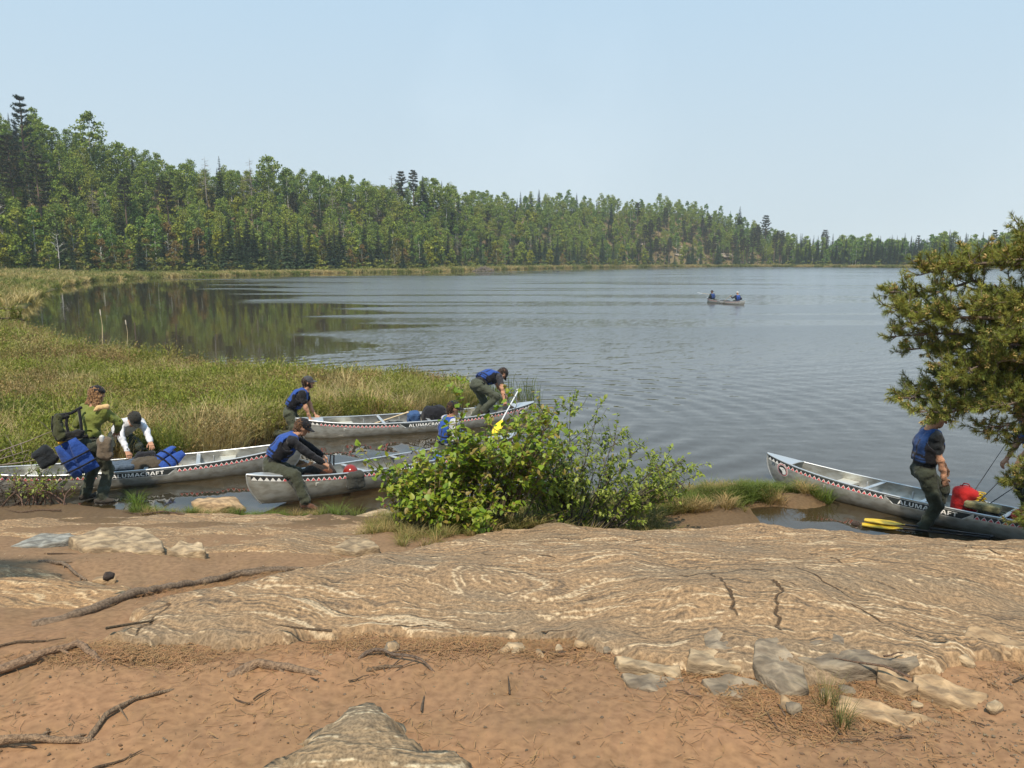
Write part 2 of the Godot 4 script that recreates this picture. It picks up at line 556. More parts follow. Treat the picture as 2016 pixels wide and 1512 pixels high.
func make_water() -> void:
	rng.seed = 9
	var us := []
	for k in 9: us.append(lerpf(-3.4, -0.86, k / 9.0))
	for k in 560: us.append(lerpf(-0.86, 0.86, k / 559.0))
	for k in 9: us.append(lerpf(0.86, 3.4, (k + 1) / 9.0))
	var rows := 430
	var v := PackedVector3Array()
	var n := PackedVector3Array()
	var uv := PackedVector2Array()
	var idx := PackedInt32Array()
	for r in rows + 1:
		var d := 7.0 * pow(66.0, float(r) / rows)
		for u: float in us:
			var x := u * d
			var w := calm(x, d)
			var y := 0.0
			var gx := 0.0
			var gz := 0.0
			var wob := ns.get_noise_2d(x * 7.0, d * 7.0) * 2.6
			var nearby := 1.0 - smoothstep(16.0, 45.0, d)
			if nearby > 0.01:
				for q: Array in WAVES:
					var k := TAU / float(q[2])
					var sl := 0.015 * w * nearby
					var ph: float = k * (q[0] * x - q[1] * d) + q[3] + wob
					gx += sl * cos(ph) * q[0]
					gz += sl * cos(ph) * q[1]
					y += sl / k * sin(ph)
			gx += w * (1.0 - nearby * 0.7) * 0.014 * rng.randfn()
			gz += w * (1.0 - nearby * 0.7) * (0.022 * rng.randfn() + 0.022 * ns.get_noise_2d(x * 24.0, d * 55.0))
			# rings spreading from the canoe that is being boarded, and the wash in the channel
			for c: Array in [[0.6, 16.9, 0.7, 9.0, 0.07], [-2.2, 14.2, 0.34, 3.0, 0.05], [5.6, 10.2, 0.3, 2.2, 0.035]]:
				var rx: float = x - c[0]
				var rz: float = d - c[1]
				var rr := sqrt(rx * rx + rz * rz) + 0.05
				if rr < c[3] * 2.0:
					var a: float = c[4] * exp(-pow(rr / c[3], 2.0)) * smoothstep(0.2, 0.8, rr)
					var kk: float = TAU / c[2]
					gx += a * cos(kk * rr) * rx / rr
					gz -= a * cos(kk * rr) * rz / rr
					y += a / kk * sin(kk * rr)
			v.append(Vector3(x, y, -d))
			uv.append(Vector2(clampf((x + 260.0) / 520.0, 0.001, 0.999), clampf(sqrt(d / 462.0), 0.001, 0.999)))
			n.append(Vector3(-gx, 1.0, -gz).normalized())
	var nc := us.size()
	for r in rows:
		for a in nc - 1:
			var k := r * nc + a
			idx.append(k); idx.append(k + nc + 1); idx.append(k + 1)
			idx.append(k); idx.append(k + nc); idx.append(k + nc + 1)
	var arr := []
	arr.resize(Mesh.ARRAY_MAX)
	arr[Mesh.ARRAY_VERTEX] = v; arr[Mesh.ARRAY_NORMAL] = n; arr[Mesh.ARRAY_TEX_UV] = uv; arr[Mesh.ARRAY_INDEX] = idx
	var m := ArrayMesh.new()
	m.add_surface_from_arrays(Mesh.PRIMITIVE_TRIANGLES, arr)
	var w := mat("water", Color(0.21, 0.185, 0.12, 0.60), 0.24)
	w.transparency = BaseMaterial3D.TRANSPARENCY_ALPHA
	# wind-ruffled water far off is rougher than the still bay: ripples too fine to build there
	var rb := PackedByteArray()
	rb.resize(512 * 512)
	for j in 512:
		var d := pow((j + 0.5) / 512.0, 2.0) * 462.0
		for i in 512:
			var x := (i + 0.5) / 512.0 * 520.0 - 260.0
			rb[j * 512 + i] = int(255.0 * lerpf(0.16, 1.0, smoothstep(0.15, 0.75, calm(x, maxf(d, 1.0))) * smoothstep(14.0, 42.0, d)))
	w.roughness_texture = ImageTexture.create_from_image(Image.create_from_data(512, 512, false, Image.FORMAT_L8, rb))
	w.roughness_texture_channel = BaseMaterial3D.TEXTURE_CHANNEL_RED
	w.texture_repeat = false
	tag(part("lake_water", m, w, self), "calm grey blue lake water with fine ripples and brown shallows", "water", "", "structure")

# ---------------------------------------------------------------- bedrock
const SHEET := [[-2.2, 4.05], [-2.02, 3.5], [-1.75, 3.36], [-1.2, 3.42], [-0.52, 3.5], [0.3, 3.46], [0.5, 3.22], [0.8, 3.12], [1.1, 3.0], [1.5, 2.98], [1.9, 3.05], [2.3, 3.12], [2.75, 3.6], [3.6, 4.3], [5.6, 5.4], [6.6, 6.6], [6.6, 8.7], [4.8, 8.85], [3.9, 8.8], [2, 8.75], [1.1, 8.6], [0.2, 8.05], [-0.6, 7.1], [-1.25, 6.1], [-1.85, 4.95]]
const SHELF := [[-7.5, 8.6], [-5.2, 9.3], [-4.2, 9.65], [-3.0, 9.6], [-2.0, 9.3], [-1.4, 8.3], [-1.35, 7.4], [-1.5, 6.5], [-2.1, 6.35], [-3.0, 6.45], [-4.3, 7.1], [-5.2, 7.4], [-7.5, 7.0]]
const LOW := [[-6, 4.6], [-5.0, 5.9], [-3.7, 5.75], [-2.75, 5.3], [-2.35, 4.75], [-2.42, 4.35], [-3.0, 4.15], [-4.5, 4.0]]
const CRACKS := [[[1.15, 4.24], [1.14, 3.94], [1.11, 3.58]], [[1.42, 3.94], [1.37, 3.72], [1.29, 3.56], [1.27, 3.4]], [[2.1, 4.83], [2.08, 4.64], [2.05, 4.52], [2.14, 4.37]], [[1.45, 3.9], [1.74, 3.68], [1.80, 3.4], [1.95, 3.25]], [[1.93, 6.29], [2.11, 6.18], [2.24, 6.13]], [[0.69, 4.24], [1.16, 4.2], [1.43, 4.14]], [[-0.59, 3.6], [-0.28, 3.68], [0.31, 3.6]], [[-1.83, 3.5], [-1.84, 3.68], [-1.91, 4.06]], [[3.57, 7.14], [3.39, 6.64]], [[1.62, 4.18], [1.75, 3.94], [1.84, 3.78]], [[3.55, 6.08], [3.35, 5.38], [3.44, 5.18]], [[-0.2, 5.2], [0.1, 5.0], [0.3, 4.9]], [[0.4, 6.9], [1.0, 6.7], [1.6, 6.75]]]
func inside(poly: Array, x: float, d: float) -> float:    # signed distance, positive inside
	var best := 1e9
	var sgn := -1.0
	var n := poly.size()
	for k in n:
		var ax: float = poly[k][0]; var ay: float = poly[k][1]
		var bx: float = poly[(k + 1) % n][0]; var by: float = poly[(k + 1) % n][1]
		var ex := bx - ax; var ey := by - ay
		var wx := x - ax; var wy := d - ay
		var t := clampf((wx * ex + wy * ey) / (ex * ex + ey * ey), 0.0, 1.0)
		best = minf(best, (wx - ex * t) * (wx - ex * t) + (wy - ey * t) * (wy - ey * t))
		if (ay <= d) != (by <= d) and x < ax + ex * (d - ay) / ey: sgn = -sgn
	return sgn * sqrt(best)
func strike(x: float, d: float) -> float:     # which layer of the gneiss crops out here
	var s := d + 0.15 * ns.get_noise_2d(x * 14.0, d * 24.0) + 0.07 * ns.get_noise_2d(x * 45.0, d * 65.0 + 9.0) + 0.02 * ns.get_noise_2d(x * 170.0, d * 200.0)
	s += 0.34 * maxf(0.0, x - 0.7) - 0.30 * maxf(0.0, -0.5 - x)
	var qx := (x + 0.02 + 0.25 * (d - 4.25)) / 0.26
	var qy := (d - 4.25) / 0.17
	var r := sqrt(qx * qx + qy * qy)
	if r > 2.4: return s
	return lerpf(s, 4.1 + r * 0.17 + 0.03 * sin(qx * 2.0), 1.0 - smoothstep(1.1, 2.4, r))
func gneiss_material(called: String, x0: float, d0: float, sx: float, sd: float, px: float, tone: Color) -> StandardMaterial3D:
	var w := int(sx / px)
	var h := int(sd / px)
	var cb := PackedByteArray(); cb.resize(w * h * 3)
	var hb := PackedByteArray(); hb.resize(w * h)
	var k := 0
	for j in h:
		var d := d0 + sd * (j + 0.5) / h
		for i in w:
			var x := x0 + sx * (i + 0.5) / w
			var s := strike(x, d)
			var a := ns.get_noise_2d(x * 24.0, s * 300.0)
			var b := ns.get_noise_2d(x * 70.0 + 70.0, s * 720.0)
			var c := ns.get_noise_2d(x * 150.0, s * 1350.0)
			var p := ns.get_noise_2d(x * 22.0 + 400.0, d * 34.0)
			var g := ns.get_noise_2d(x * 1050.0 + d * 300.0, d * 1100.0 - x * 300.0)
			var g2 := ns.get_noise_2d(x * 620.0 + 31.0, d * 900.0)
			var v := a * 0.46 + b * 0.42 + c * 0.34
			var li := smoothstep(0.35, 0.52, v + 0.26 * p + 0.20 * g + 0.16 * g2)
			var dk := smoothstep(0.36, 0.66, -v + 0.18 * p - 0.20 * g + 0.12 * g2)
			var r := 0.285; var gg := 0.200; var bb := 0.122
			var pk := smoothstep(-0.1, 0.6, p + 0.4 * g2)
			r = lerpf(r, 0.325, pk); gg = lerpf(gg, 0.222, pk); bb = lerpf(bb, 0.13, pk)
			var gy := smoothstep(0.15, 0.7, -p + 0.4 * a)
			r = lerpf(r, 0.225, gy * 0.7); gg = lerpf(gg, 0.178, gy * 0.7); bb = lerpf(bb, 0.125, gy * 0.7)
			var th := smoothstep(0.05, 0.5, c + 0.4 * b) * 0.28
			r = lerpf(r, 0.40, th); gg = lerpf(gg, 0.295, th); bb = lerpf(bb, 0.185, th)
			r = lerpf(r, 0.48, li); gg = lerpf(gg, 0.385, li); bb = lerpf(bb, 0.265, li)
			r = lerpf(r, 0.185, dk); gg = lerpf(gg, 0.135, dk); bb = lerpf(bb, 0.09, dk)
			var m := 1.0 + 0.26 * g + 0.2 * g2
			cb[k * 3] = int(255.0 * pow(clampf(r * m * tone.r, 0, 1), 0.4545))
			cb[k * 3 + 1] = int(255.0 * pow(clampf(gg * m * tone.g, 0, 1), 0.4545))
			cb[k * 3 + 2] = int(255.0 * pow(clampf(bb * m * tone.b, 0, 1), 0.4545))
			hb[k] = int(clampf(128.0 + 90.0 * v + 24.0 * g + 16.0 * g2 - 30.0 * dk, 0, 255))
			k += 1
	# open joints: narrow, dark grit and groove shade painted together into the colour
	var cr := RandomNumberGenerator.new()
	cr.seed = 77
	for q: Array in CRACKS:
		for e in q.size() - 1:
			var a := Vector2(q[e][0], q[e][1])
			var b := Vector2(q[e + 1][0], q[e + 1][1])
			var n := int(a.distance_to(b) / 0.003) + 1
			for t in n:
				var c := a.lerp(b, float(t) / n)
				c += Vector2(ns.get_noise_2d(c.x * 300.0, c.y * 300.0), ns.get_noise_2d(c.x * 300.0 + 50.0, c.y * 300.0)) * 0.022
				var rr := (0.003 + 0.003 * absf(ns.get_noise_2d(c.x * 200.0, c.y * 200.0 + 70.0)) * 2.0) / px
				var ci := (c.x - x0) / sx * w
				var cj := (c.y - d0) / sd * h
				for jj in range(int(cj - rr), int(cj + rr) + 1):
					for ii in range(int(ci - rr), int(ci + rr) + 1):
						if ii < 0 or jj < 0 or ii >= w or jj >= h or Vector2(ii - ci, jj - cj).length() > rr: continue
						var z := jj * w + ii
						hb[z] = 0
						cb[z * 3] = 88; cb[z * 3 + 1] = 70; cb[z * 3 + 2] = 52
	var m: StandardMaterial3D = M.gneiss.duplicate()
	m.resource_name = called
	m.albedo_texture = ImageTexture.create_from_image(Image.create_from_data(w, h, false, Image.FORMAT_RGB8, cb))
	m.heightmap_texture = ImageTexture.create_from_image(Image.create_from_data(w, h, false, Image.FORMAT_L8, hb))
	return m
func rock_sheet(called: String, label: String, poly: Array, lift: float, cell: float, tpx: float, tone: Color) -> void:
	var x0 := 1e9; var x1 := -1e9; var d0 := 1e9; var d1 := -1e9
	for q in poly:
		x0 = minf(x0, q[0]); x1 = maxf(x1, q[0]); d0 = minf(d0, q[1]); d1 = maxf(d1, q[1])
	x0 -= 0.1; x1 += 0.1; d0 -= 0.1; d1 += 0.1
	var mb := MB.new()
	var nu := int((x1 - x0) / cell)
	var nv := int((d1 - d0) / cell)
	var ids := PackedInt32Array(); ids.resize((nu + 1) * (nv + 1)); ids.fill(-1)
	for b in nv + 1:
		for a in nu + 1:
			var x := x0 + (x1 - x0) * a / nu
			var d := d0 + (d1 - d0) * b / nv
			var e := inside(poly, x, d) + 0.09 * nz.get_noise_2d(x * 60.0, d * 60.0 + 33.0) + 0.05 * nz.get_noise_2d(x * 220.0, d * 220.0)
			if e < -0.10: continue
			var s := strike(x, d)
			var h := near_h(x, d) - 0.14
			h += lift * smoothstep(-0.05, 0.10, e) * 0.62 + lift * 0.6 * smoothstep(0.0, 1.1, e) * (1.0 - smoothstep(4.6, 7.2, d))
			# layers stand out as low ledges; a few joints cut across them
			h += (0.013 * ns.get_noise_2d(x * 18.0, s * 170.0) + 0.007 * ns.get_noise_2d(x * 50.0, s * 340.0)) * smoothstep(0.0, 0.3, e)
			h += 0.045 * ns.get_noise_2d(x * 20.0 + 8.0, d * 24.0) * smoothstep(0.0, 0.4, e)
			var ju := x * 0.83 + d * 0.55 + 0.10 * nz.get_noise_2d(x * 60.0, d * 60.0)
			var jd := absf(fposmod(ju, 1.37) - 0.68)
			if nz.get_noise_2d(x * 14.0 + 55.0, d * 14.0) > 0.12: h -= 0.03 * exp(-pow(jd / 0.022, 2.0))
			ids[b * (nu + 1) + a] = mb.p(Vector3(x, h, -d), Vector2(float(a) / nu, float(b) / nv))
	for b in nv:
		for a in nu:
			var k := b * (nu + 1) + a
			if ids[k] >= 0 and ids[k + 1] >= 0 and ids[k + nu + 1] >= 0 and ids[k + nu + 2] >= 0:
				mb.q4(ids[k], ids[k + 1], ids[k + nu + 2], ids[k + nu + 1])
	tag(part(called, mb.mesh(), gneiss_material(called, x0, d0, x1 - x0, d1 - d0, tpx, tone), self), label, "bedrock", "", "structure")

func stone_mesh(size: Vector3, sd: int, cuts := 11, soft := 14.0, col := Color(0.3, 0.22, 0.14), res := 12) -> ArrayMesh:
	var r := RandomNumberGenerator.new()
	r.seed = sd
	var pn := []
	for k in cuts: pn.append([Vector3(r.randfn(), r.randfn() * 0.45, r.randfn()).normalized(), r.randf_range(0.62, 1.0)])
	pn.append([Vector3(r.randf_range(-0.15, 0.15), 1, r.randf_range(-0.15, 0.15)).normalized(), 0.70])
	pn.append([Vector3.DOWN, 0.9])
	var mb := MB.new()
	mb.grid(res * 2, res, func(a: float, b: float) -> Vector3:
		var th := a * TAU
		var ph := (b - 0.5) * PI
		var d := Vector3(cos(th) * cos(ph), sin(ph), -sin(th) * cos(ph))
		var acc := 0.0
		for q in pn:
			var dt: float = d.dot(q[0])
			if dt > 0.05: acc += pow(dt / q[1], soft)
		var rad := minf(pow(maxf(acc, 1e-6), -1.0 / soft), 1.25)
		rad *= 1.0 + 0.06 * nz.get_noise_3d(d.x * 60.0 + sd, d.y * 60.0, d.z * 60.0) + 0.03 * nz.get_noise_3d(d.x * 200.0, d.y * 200.0 + sd, d.z * 200.0)
		var t := 1.0 + 0.14 * nz.get_noise_3d(d.x * 30.0, d.y * 90.0 + sd, d.z * 30.0)
		mb.col = Color(col.r * t, col.g * t, col.b * t)
		return d * rad * size * 0.5)
	# close the seam's shading: the first and last column share places
	return mb.mesh()
const TAN := Color(0.40, 0.28, 0.165)
const PALE := Color(0.46, 0.35, 0.225)
const GREY := Color(0.235, 0.19, 0.138)
func stone(label: String, x: float, d: float, size: Vector3, turn: float, sd: int, col: Color, sink := 0.3, tilt := 0.0, group := "", base := 1e9) -> MeshInstance3D:
	var y := near_h(x, d) if base > 1e8 else base
	var o := part("rock", stone_mesh(size, sd, 9, 34.0, col, 18), M.stone, self, Transform3D(Basis.from_euler(Vector3(tilt, turn, tilt * 0.6)), Vector3(x, y + size.y * (0.5 - sink), -d)))
	tag(o, label, "rock", group)
	return o
func slab(label: String, poly: Array, thick: float, rise: float, tx: float, td: float, col: Color, sd: int) -> void:
	if inside(SHEET, poly[0][0], poly[0][1]) > -0.15 and poly[0][0] > 0.0: rise += 0.008
	# a broken plate of rock: its outline, a chipped rim and a rough upper face that tilts by tx (along x) and td (along depth)
	rng.seed = sd
	var n := poly.size()
	var cx := 0.0
	var cd := 0.0
	for q in poly: cx += q[0] / n; cd += q[1] / n
	var out := []
	for k in n:
		var a := Vector2(poly[k][0] - cx, poly[k][1] - cd)
		var b := Vector2(poly[(k + 1) % n][0] - cx, poly[(k + 1) % n][1] - cd)
		for e in 5: out.append(a.lerp(b, e / 5.0) * (1.0 + rf(-0.018, 0.018)))
	var mb := MB.new()
	var m := out.size()
	var rings := [[1.03, -thick], [1.02, -thick * 0.55], [1.0, -0.020], [0.975, -0.006], [0.93, 0.0], [0.75, 0.002], [0.5, 0.004], [0.25, 0.004]]
	var ids := []
	for r: Array in rings:
		var ring := []
		for q: Vector2 in out:
			var w: Vector2 = q * float(r[0])
			var h: float = r[1] + w.x * tx + w.y * td + 0.018 * ns.get_noise_2d(w.x * 160.0 + sd, w.y * 190.0) + 0.008 * ns.get_noise_2d(w.x * 520.0, w.y * 520.0 + sd)
			var t := 1.0 + 0.28 * ns.get_noise_2d(w.x * 120.0 + sd, w.y * 300.0) + 0.2 * ns.get_noise_2d(w.x * 700.0 + sd, w.y * 900.0) + rf(-0.10, 0.10)
			mb.col = Color(col.r * t, col.g * t, col.b * t)
			ring.append(mb.p(Vector3(w.x, h, -w.y)))
		ids.append(ring)
	var mid := mb.p(Vector3(0, 0.004, 0))
	var ccw := 0.0
	for k in m: ccw += (out[k] as Vector2).cross(out[(k + 1) % m])
	for r in rings.size() - 1:
		for k in m:
			var a: int = ids[r][k]; var b: int = ids[r][(k + 1) % m]; var c: int = ids[r + 1][(k + 1) % m]; var d: int = ids[r + 1][k]
			if ccw > 0.0: mb.q4(a, b, c, d)
			else: mb.q4(a, d, c, b)
	for k in m:
		if ccw > 0.0: mb.f(ids[-1][k], ids[-1][(k + 1) % m], mid)
		else: mb.f(ids[-1][(k + 1) % m], ids[-1][k], mid)
	tag(part("rock", mb.mesh(), M.stone, self, Transform3D(Basis(), Vector3(cx, near_h(cx, cd) + rise, -cd))), label, "rock")
func make_rocks() -> void:
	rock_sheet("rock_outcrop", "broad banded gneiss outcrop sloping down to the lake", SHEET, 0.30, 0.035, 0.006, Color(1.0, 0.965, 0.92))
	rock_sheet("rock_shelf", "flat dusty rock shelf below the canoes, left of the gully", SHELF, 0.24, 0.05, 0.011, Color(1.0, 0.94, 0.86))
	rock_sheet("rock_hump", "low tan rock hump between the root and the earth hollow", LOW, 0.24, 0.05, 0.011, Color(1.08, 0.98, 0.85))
	# broken slabs where the outcrop's lower edge has split
	slab("large flat grey slab lying at the foot of the banded outcrop", [[1.22, 3.14], [1.28, 3.36], [1.44, 3.52], [1.66, 3.36], [1.80, 3.18], [1.76, 3.08], [1.58, 3.04], [1.40, 3.03]], 0.16, 0.065, 0.02, -0.12, GREY, 41)
	slab("blocky grey rock with a pale broken corner, left of the flat slab", [[1.03, 3.06], [1.10, 3.26], [1.22, 3.32], [1.27, 3.12], [1.22, 2.92], [1.09, 2.88]], 0.22, 0.055, -0.10, 0.05, GREY * 1.15, 42)
	slab("long narrow pale ledge stone along the dirt edge", [[0.46, 3.20], [0.60, 3.19], [0.74, 3.13], [0.74, 3.06], [0.60, 3.10], [0.47, 3.14]], 0.10, 0.030, 0.0, 0.05, PALE * 0.9, 43)
	slab("rounded pale ledge stone next to a dark crack", [[0.76, 3.10], [0.79, 3.19], [0.90, 3.20], [1.02, 3.14], [1.00, 3.07], [0.86, 3.06]], 0.12, 0.035, -0.03, 0.08, PALE * 0.86, 44)
	slab("dark grey footing stone under the narrow pale ledge stone", [[0.47, 3.08], [0.60, 3.09], [0.74, 3.05], [0.72, 2.96], [0.58, 2.96], [0.49, 3.0]], 0.12, 0.004, 0.0, 0.12, GREY, 45)
	slab("flat grey stone half buried in front of the blocky grey rock", [[0.80, 3.00], [0.93, 3.05], [1.05, 3.0], [1.08, 2.88], [0.95, 2.86], [0.82, 2.91]], 0.12, 0.002, 0.0, 0.08, GREY, 46)
	slab("upright thin grey stone leaning by the dark crack", [[0.87, 3.22], [0.90, 3.38], [0.97, 3.42], [1.02, 3.30], [1.0, 3.2]], 0.18, 0.065, 0.1, 0.0, GREY * 1.2, 47)
	slab("wedge shaped tan stone at the right of the gravel", [[1.66, 2.94], [1.70, 3.02], [1.80, 3.02], [1.95, 2.90], [1.92, 2.83], [1.78, 2.82]], 0.12, 0.022, -0.05, 0.1, TAN, 48)
	slab("long tan stone in front of the dry grass tuft", [[1.28, 2.80], [1.33, 2.88], [1.48, 2.85], [1.67, 2.74], [1.62, 2.69], [1.44, 2.72]], 0.10, 0.02, -0.05, 0.08, TAN, 49)
	slab("small knobbly tan stone between the slab and the wedge shaped stone", [[1.53, 2.98], [1.56, 3.05], [1.62, 3.02], [1.68, 2.93], [1.60, 2.90]], 0.10, 0.045, 0.0, 0.2, TAN * 0.95, 50)
	slab("tan corner stone at the end of the banded outcrop", [[2.05, 3.28], [2.16, 3.42], [2.36, 3.38], [2.46, 3.26], [2.30, 3.18], [2.14, 3.20]], 0.16, 0.05, -0.1, 0.1, TAN * 0.9, 51)
	slab("thin flake of rock below the blocky grey rock", [[1.06, 2.80], [1.08, 2.85], [1.12, 2.82], [1.13, 2.75], [1.09, 2.74]], 0.04, 0.02, 0.0, 0.2, TAN * 0.8, 52)
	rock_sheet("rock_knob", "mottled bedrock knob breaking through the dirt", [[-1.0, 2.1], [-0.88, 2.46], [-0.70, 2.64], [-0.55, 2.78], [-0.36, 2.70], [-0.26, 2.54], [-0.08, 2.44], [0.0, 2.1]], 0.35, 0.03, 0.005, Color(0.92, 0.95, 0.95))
	# slabs in the earth hollow
	slab("bluish grey slab at the end of the earth hollow", [[-4.68, 6.80], [-4.55, 7.10], [-4.25, 7.08], [-4.08, 6.98], [-4.2, 6.80], [-4.45, 6.75]], 0.15, 0.06, 0.05, 0.0, Color(0.27, 0.27, 0.25), 71)
	slab("long tan slab with a broken lower edge in the hollow", [[-4.02, 6.66], [-3.9, 6.95], [-3.5, 6.95], [-3.15, 6.6], [-3.02, 6.36], [-3.2, 6.30], [-3.45, 6.38], [-3.75, 6.40]], 0.18, 0.09, 0.0, 0.0, PALE * 0.82, 72)
	slab("squarish pale block beside the long tan slab", [[-2.95, 6.26], [-2.90, 6.42], [-2.70, 6.40], [-2.60, 6.22], [-2.75, 6.18]], 0.16, 0.075, 0.0, 0.1, PALE, 73)
	stone("small orange tan stone lying in the hollow", -3.1, 5.55, Vector3(0.17, 0.09, 0.10), 0.1, 74, TAN, 0.25)
	slab("dark slab edge at the end of the shelf", [[-5.3, 6.6], [-5.0, 6.85], [-4.7, 6.70], [-4.72, 6.5], [-5.0, 6.38]], 0.16, 0.05, 0.0, 0.0, GREY * 1.1, 75)
	slab("folded knob of banded rock at the top of the gully", [[-1.66, 6.66], [-1.5, 6.95], [-1.28, 6.85], [-1.2, 6.66], [-1.4, 6.58]], 0.14, 0.07, 0.0, 0.0, PALE * 0.75, 76)
	# boulders on the shore
	stone("rounded tan boulder on the bank by the canoe stern", -4.12, 10.35, Vector3(0.78, 0.34, 0.42), -0.1, 81, TAN * 1.08, 0.42, 0.0, "", 0.05)
	stone("low tan stone leaning against the canoe stern", -3.42, 10.02, Vector3(0.62, 0.24, 0.20), -0.25, 82, TAN * 0.95, 0.35)
	stone("small brown stone on the grass in front of the canoe stern", -3.32, 9.78, Vector3(0.15, 0.2, 0.14), 0.2, 83, Color(0.28, 0.19, 0.125), 0.4)
	stone("flat pale boulder at the foot of the leafy shrub", -1.98, 10.05, Vector3(0.75, 0.24, 0.40), 0.15, 84, PALE * 0.92, 0.4)
	stone("low pale stone on the grassy bank by the water", 3.35, 11.15, Vector3(0.36, 0.22, 0.26), 0.1, 85, TAN, 0.3)
	stone("tan stone on the bank under the canoe bow", 4.08, 11.35, Vector3(0.42, 0.18, 0.28), -0.1, 86, TAN, 0.35)
	stone("grey stone in the water beside the grass tuft", 4.72, 11.0, Vector3(0.3, 0.26, 0.24), 0.4, 87, GREY, 0.4)
	stone("mossy dark rock at the water's edge under the pine", 5.55, 7.55, Vector3(0.9, 0.4, 0.6), 0.2, 88, Color(0.17, 0.145, 0.10), 0.5)
	var gr := "loose cobbles along the outcrop edge"
	for k in 26:
		var x := rf(-0.6, 0.5) if k < 10 else rf(1.1, 2.5)
		var d := rf(2.75, 3.35) if k >= 10 else rf(3.3, 3.42)
		var s := rf(0.03, 0.07)
		tag(part("cobble", stone_mesh(Vector3(s * 1.4, s, s), 200 + k, 9, 12.0, [TAN, PALE, GREY][k % 3], 7), M.stone, self, Transform3D(Basis(Vector3.UP, rf(0, 6)), Vector3(x, near_h(x, d) + s * 0.25, -d))), "fist sized loose cobble in the dirt along the outcrop", "rock", gr)

# ---------------------------------------------------------------- forest
func leafy(mb: MB, at: Vector3, r: float, n: int, sz: float, col: Color, flat := 0.55) -> void:
	for k in n:
		var o := rdir() * r * pow(rng.randf(), 0.4)
		o.y *= 0.75
		var q := at + o
		var nn := (rdir() + Vector3(0, flat, 0) + o.normalized() * 0.5).normalized()
		var a := nn.cross(rdir()).normalized()
		var b := nn.cross(a)
		var s := sz * rf(0.6, 1.25)
		mb.col = jit(col, 0.22)
		mb.quad(q - a * s * 0.5, q - b * s * 0.32, q + a * s * 0.5, q + b * s * 0.32)
func bough(mb: MB, at: Vector3, dir: Vector3, l: float, wide: float, col: Color) -> void:     # one flat spruce branch: a drooping, toothed fan
	var side := dir.cross(Vector3.UP).normalized()
	var tip := at + dir * l
	for k in 4:
		var t0 := k / 4.0
		var t1 := (k + 1.0) / 4.0
		var p0 := at.lerp(tip, t0) - Vector3(0, t0 * t0 * l * 0.22, 0)
		var p1 := at.lerp(tip, t1) - Vector3(0, t1 * t1 * l * 0.22, 0)
		var w := wide * (1.0 - t0 * 0.75) * rf(0.75, 1.2)
		for sg: float in [-1.0, 1.0]:
			mb.col = jit(col, 0.25)
			mb.tri(p0, p1, (p0 + p1) * 0.5 + side * sg * w + dir * w * 0.5 - Vector3(0, w * rf(0.2, 0.6), 0))
func spruce(sd: int, h: float, rad: float, col: Color, dead := 0.0) -> Array:
	rng.seed = sd
	var t := MB.new()
	t.col = Color(0.13, 0.105, 0.085)
	t.tube([Vector3(0, -0.6, 0), Vector3(0, h * 0.5, 0), Vector3(0, h, 0)], [h * 0.013, h * 0.008, 0.02], 6)
	var c := MB.new()
	var y := h * rf(0.03, 0.09)
	while y < h * 0.985:
		var f := 1.0 - y / h
		var r := rad * pow(f, 0.8) * rf(0.8, 1.1) + 0.08
		var n := int(lerpf(6.0, 15.0, f))
		var a0 := rf(0, TAU)
		for k in n:
			if rng.randf() < 0.12 + dead: continue
			var a := a0 + TAU * k / n + rf(-0.25, 0.25)
			var dir := Vector3(cos(a), lerpf(-0.25, 0.55, 1.0 - f), sin(a)).normalized()
			bough(c, Vector3(0, y + rf(-0.1, 0.1), 0), dir, r * rf(0.75, 1.15), r * 0.46 + 0.06, col)
		y += h * lerpf(0.022, 0.036, f)
	for k in 4: bough(c, Vector3(0, h * 0.97, 0), Vector3(rf(-0.2, 0.2), 1, rf(-0.2, 0.2)).normalized(), h * 0.035, 0.07, col)
	return [t.mesh(), c.mesh()]
func broadleaf(sd: int, h: float, rad: float, bare: float, col: Color, bark: Color, n := 72, leaf := 0.56, thin := 1.0) -> Array:
	rng.seed = sd
	var t := MB.new()
	t.col = bark
	var lean := Vector3(rf(-0.05, 0.05), 1, rf(-0.05, 0.05)) * h
	var path := []
	var rads := []
	for k in 6:
		var s := k / 5.0
		path.append(lean * s * 0.94 + Vector3(sin(s * 4.0 + sd) * 0.16, -0.5 if k == 0 else 0.0, cos(s * 3.0 + sd) * 0.16))
		rads.append(lerpf(h * 0.0115, 0.02, s))
	t.tube(path, rads, 6)
	var c := MB.new()
	var y0 := h * bare
	for k in n:
		var s := pow(rng.randf(), 0.85)
		var y := lerpf(y0, h, s)
		var prof := sin(PI * clampf(0.14 + 0.80 * s, 0, 1)) * (0.85 + 0.22 * sin(s * 7.0 + sd))
		var a := rf(0, TAU)
		var rr := rad * prof * sqrt(rf(0.12, 1.0))
		var ctr := lean * (y / h) + Vector3(cos(a) * rr, 0, sin(a) * rr)
		var cr := rad * rf(0.20, 0.34)
		leafy(c, ctr, cr, int(26 * thin), leaf, jit(col, 0.2))
		if k % 5 == 0:
			t.col = bark
			t.tube([lean * (y / h) * 0.82, ctr * 0.6 + lean * (y / h) * 0.36, ctr], [h * 0.004, h * 0.003, 0.012], 4)
	return [t.mesh(), c.mesh()]
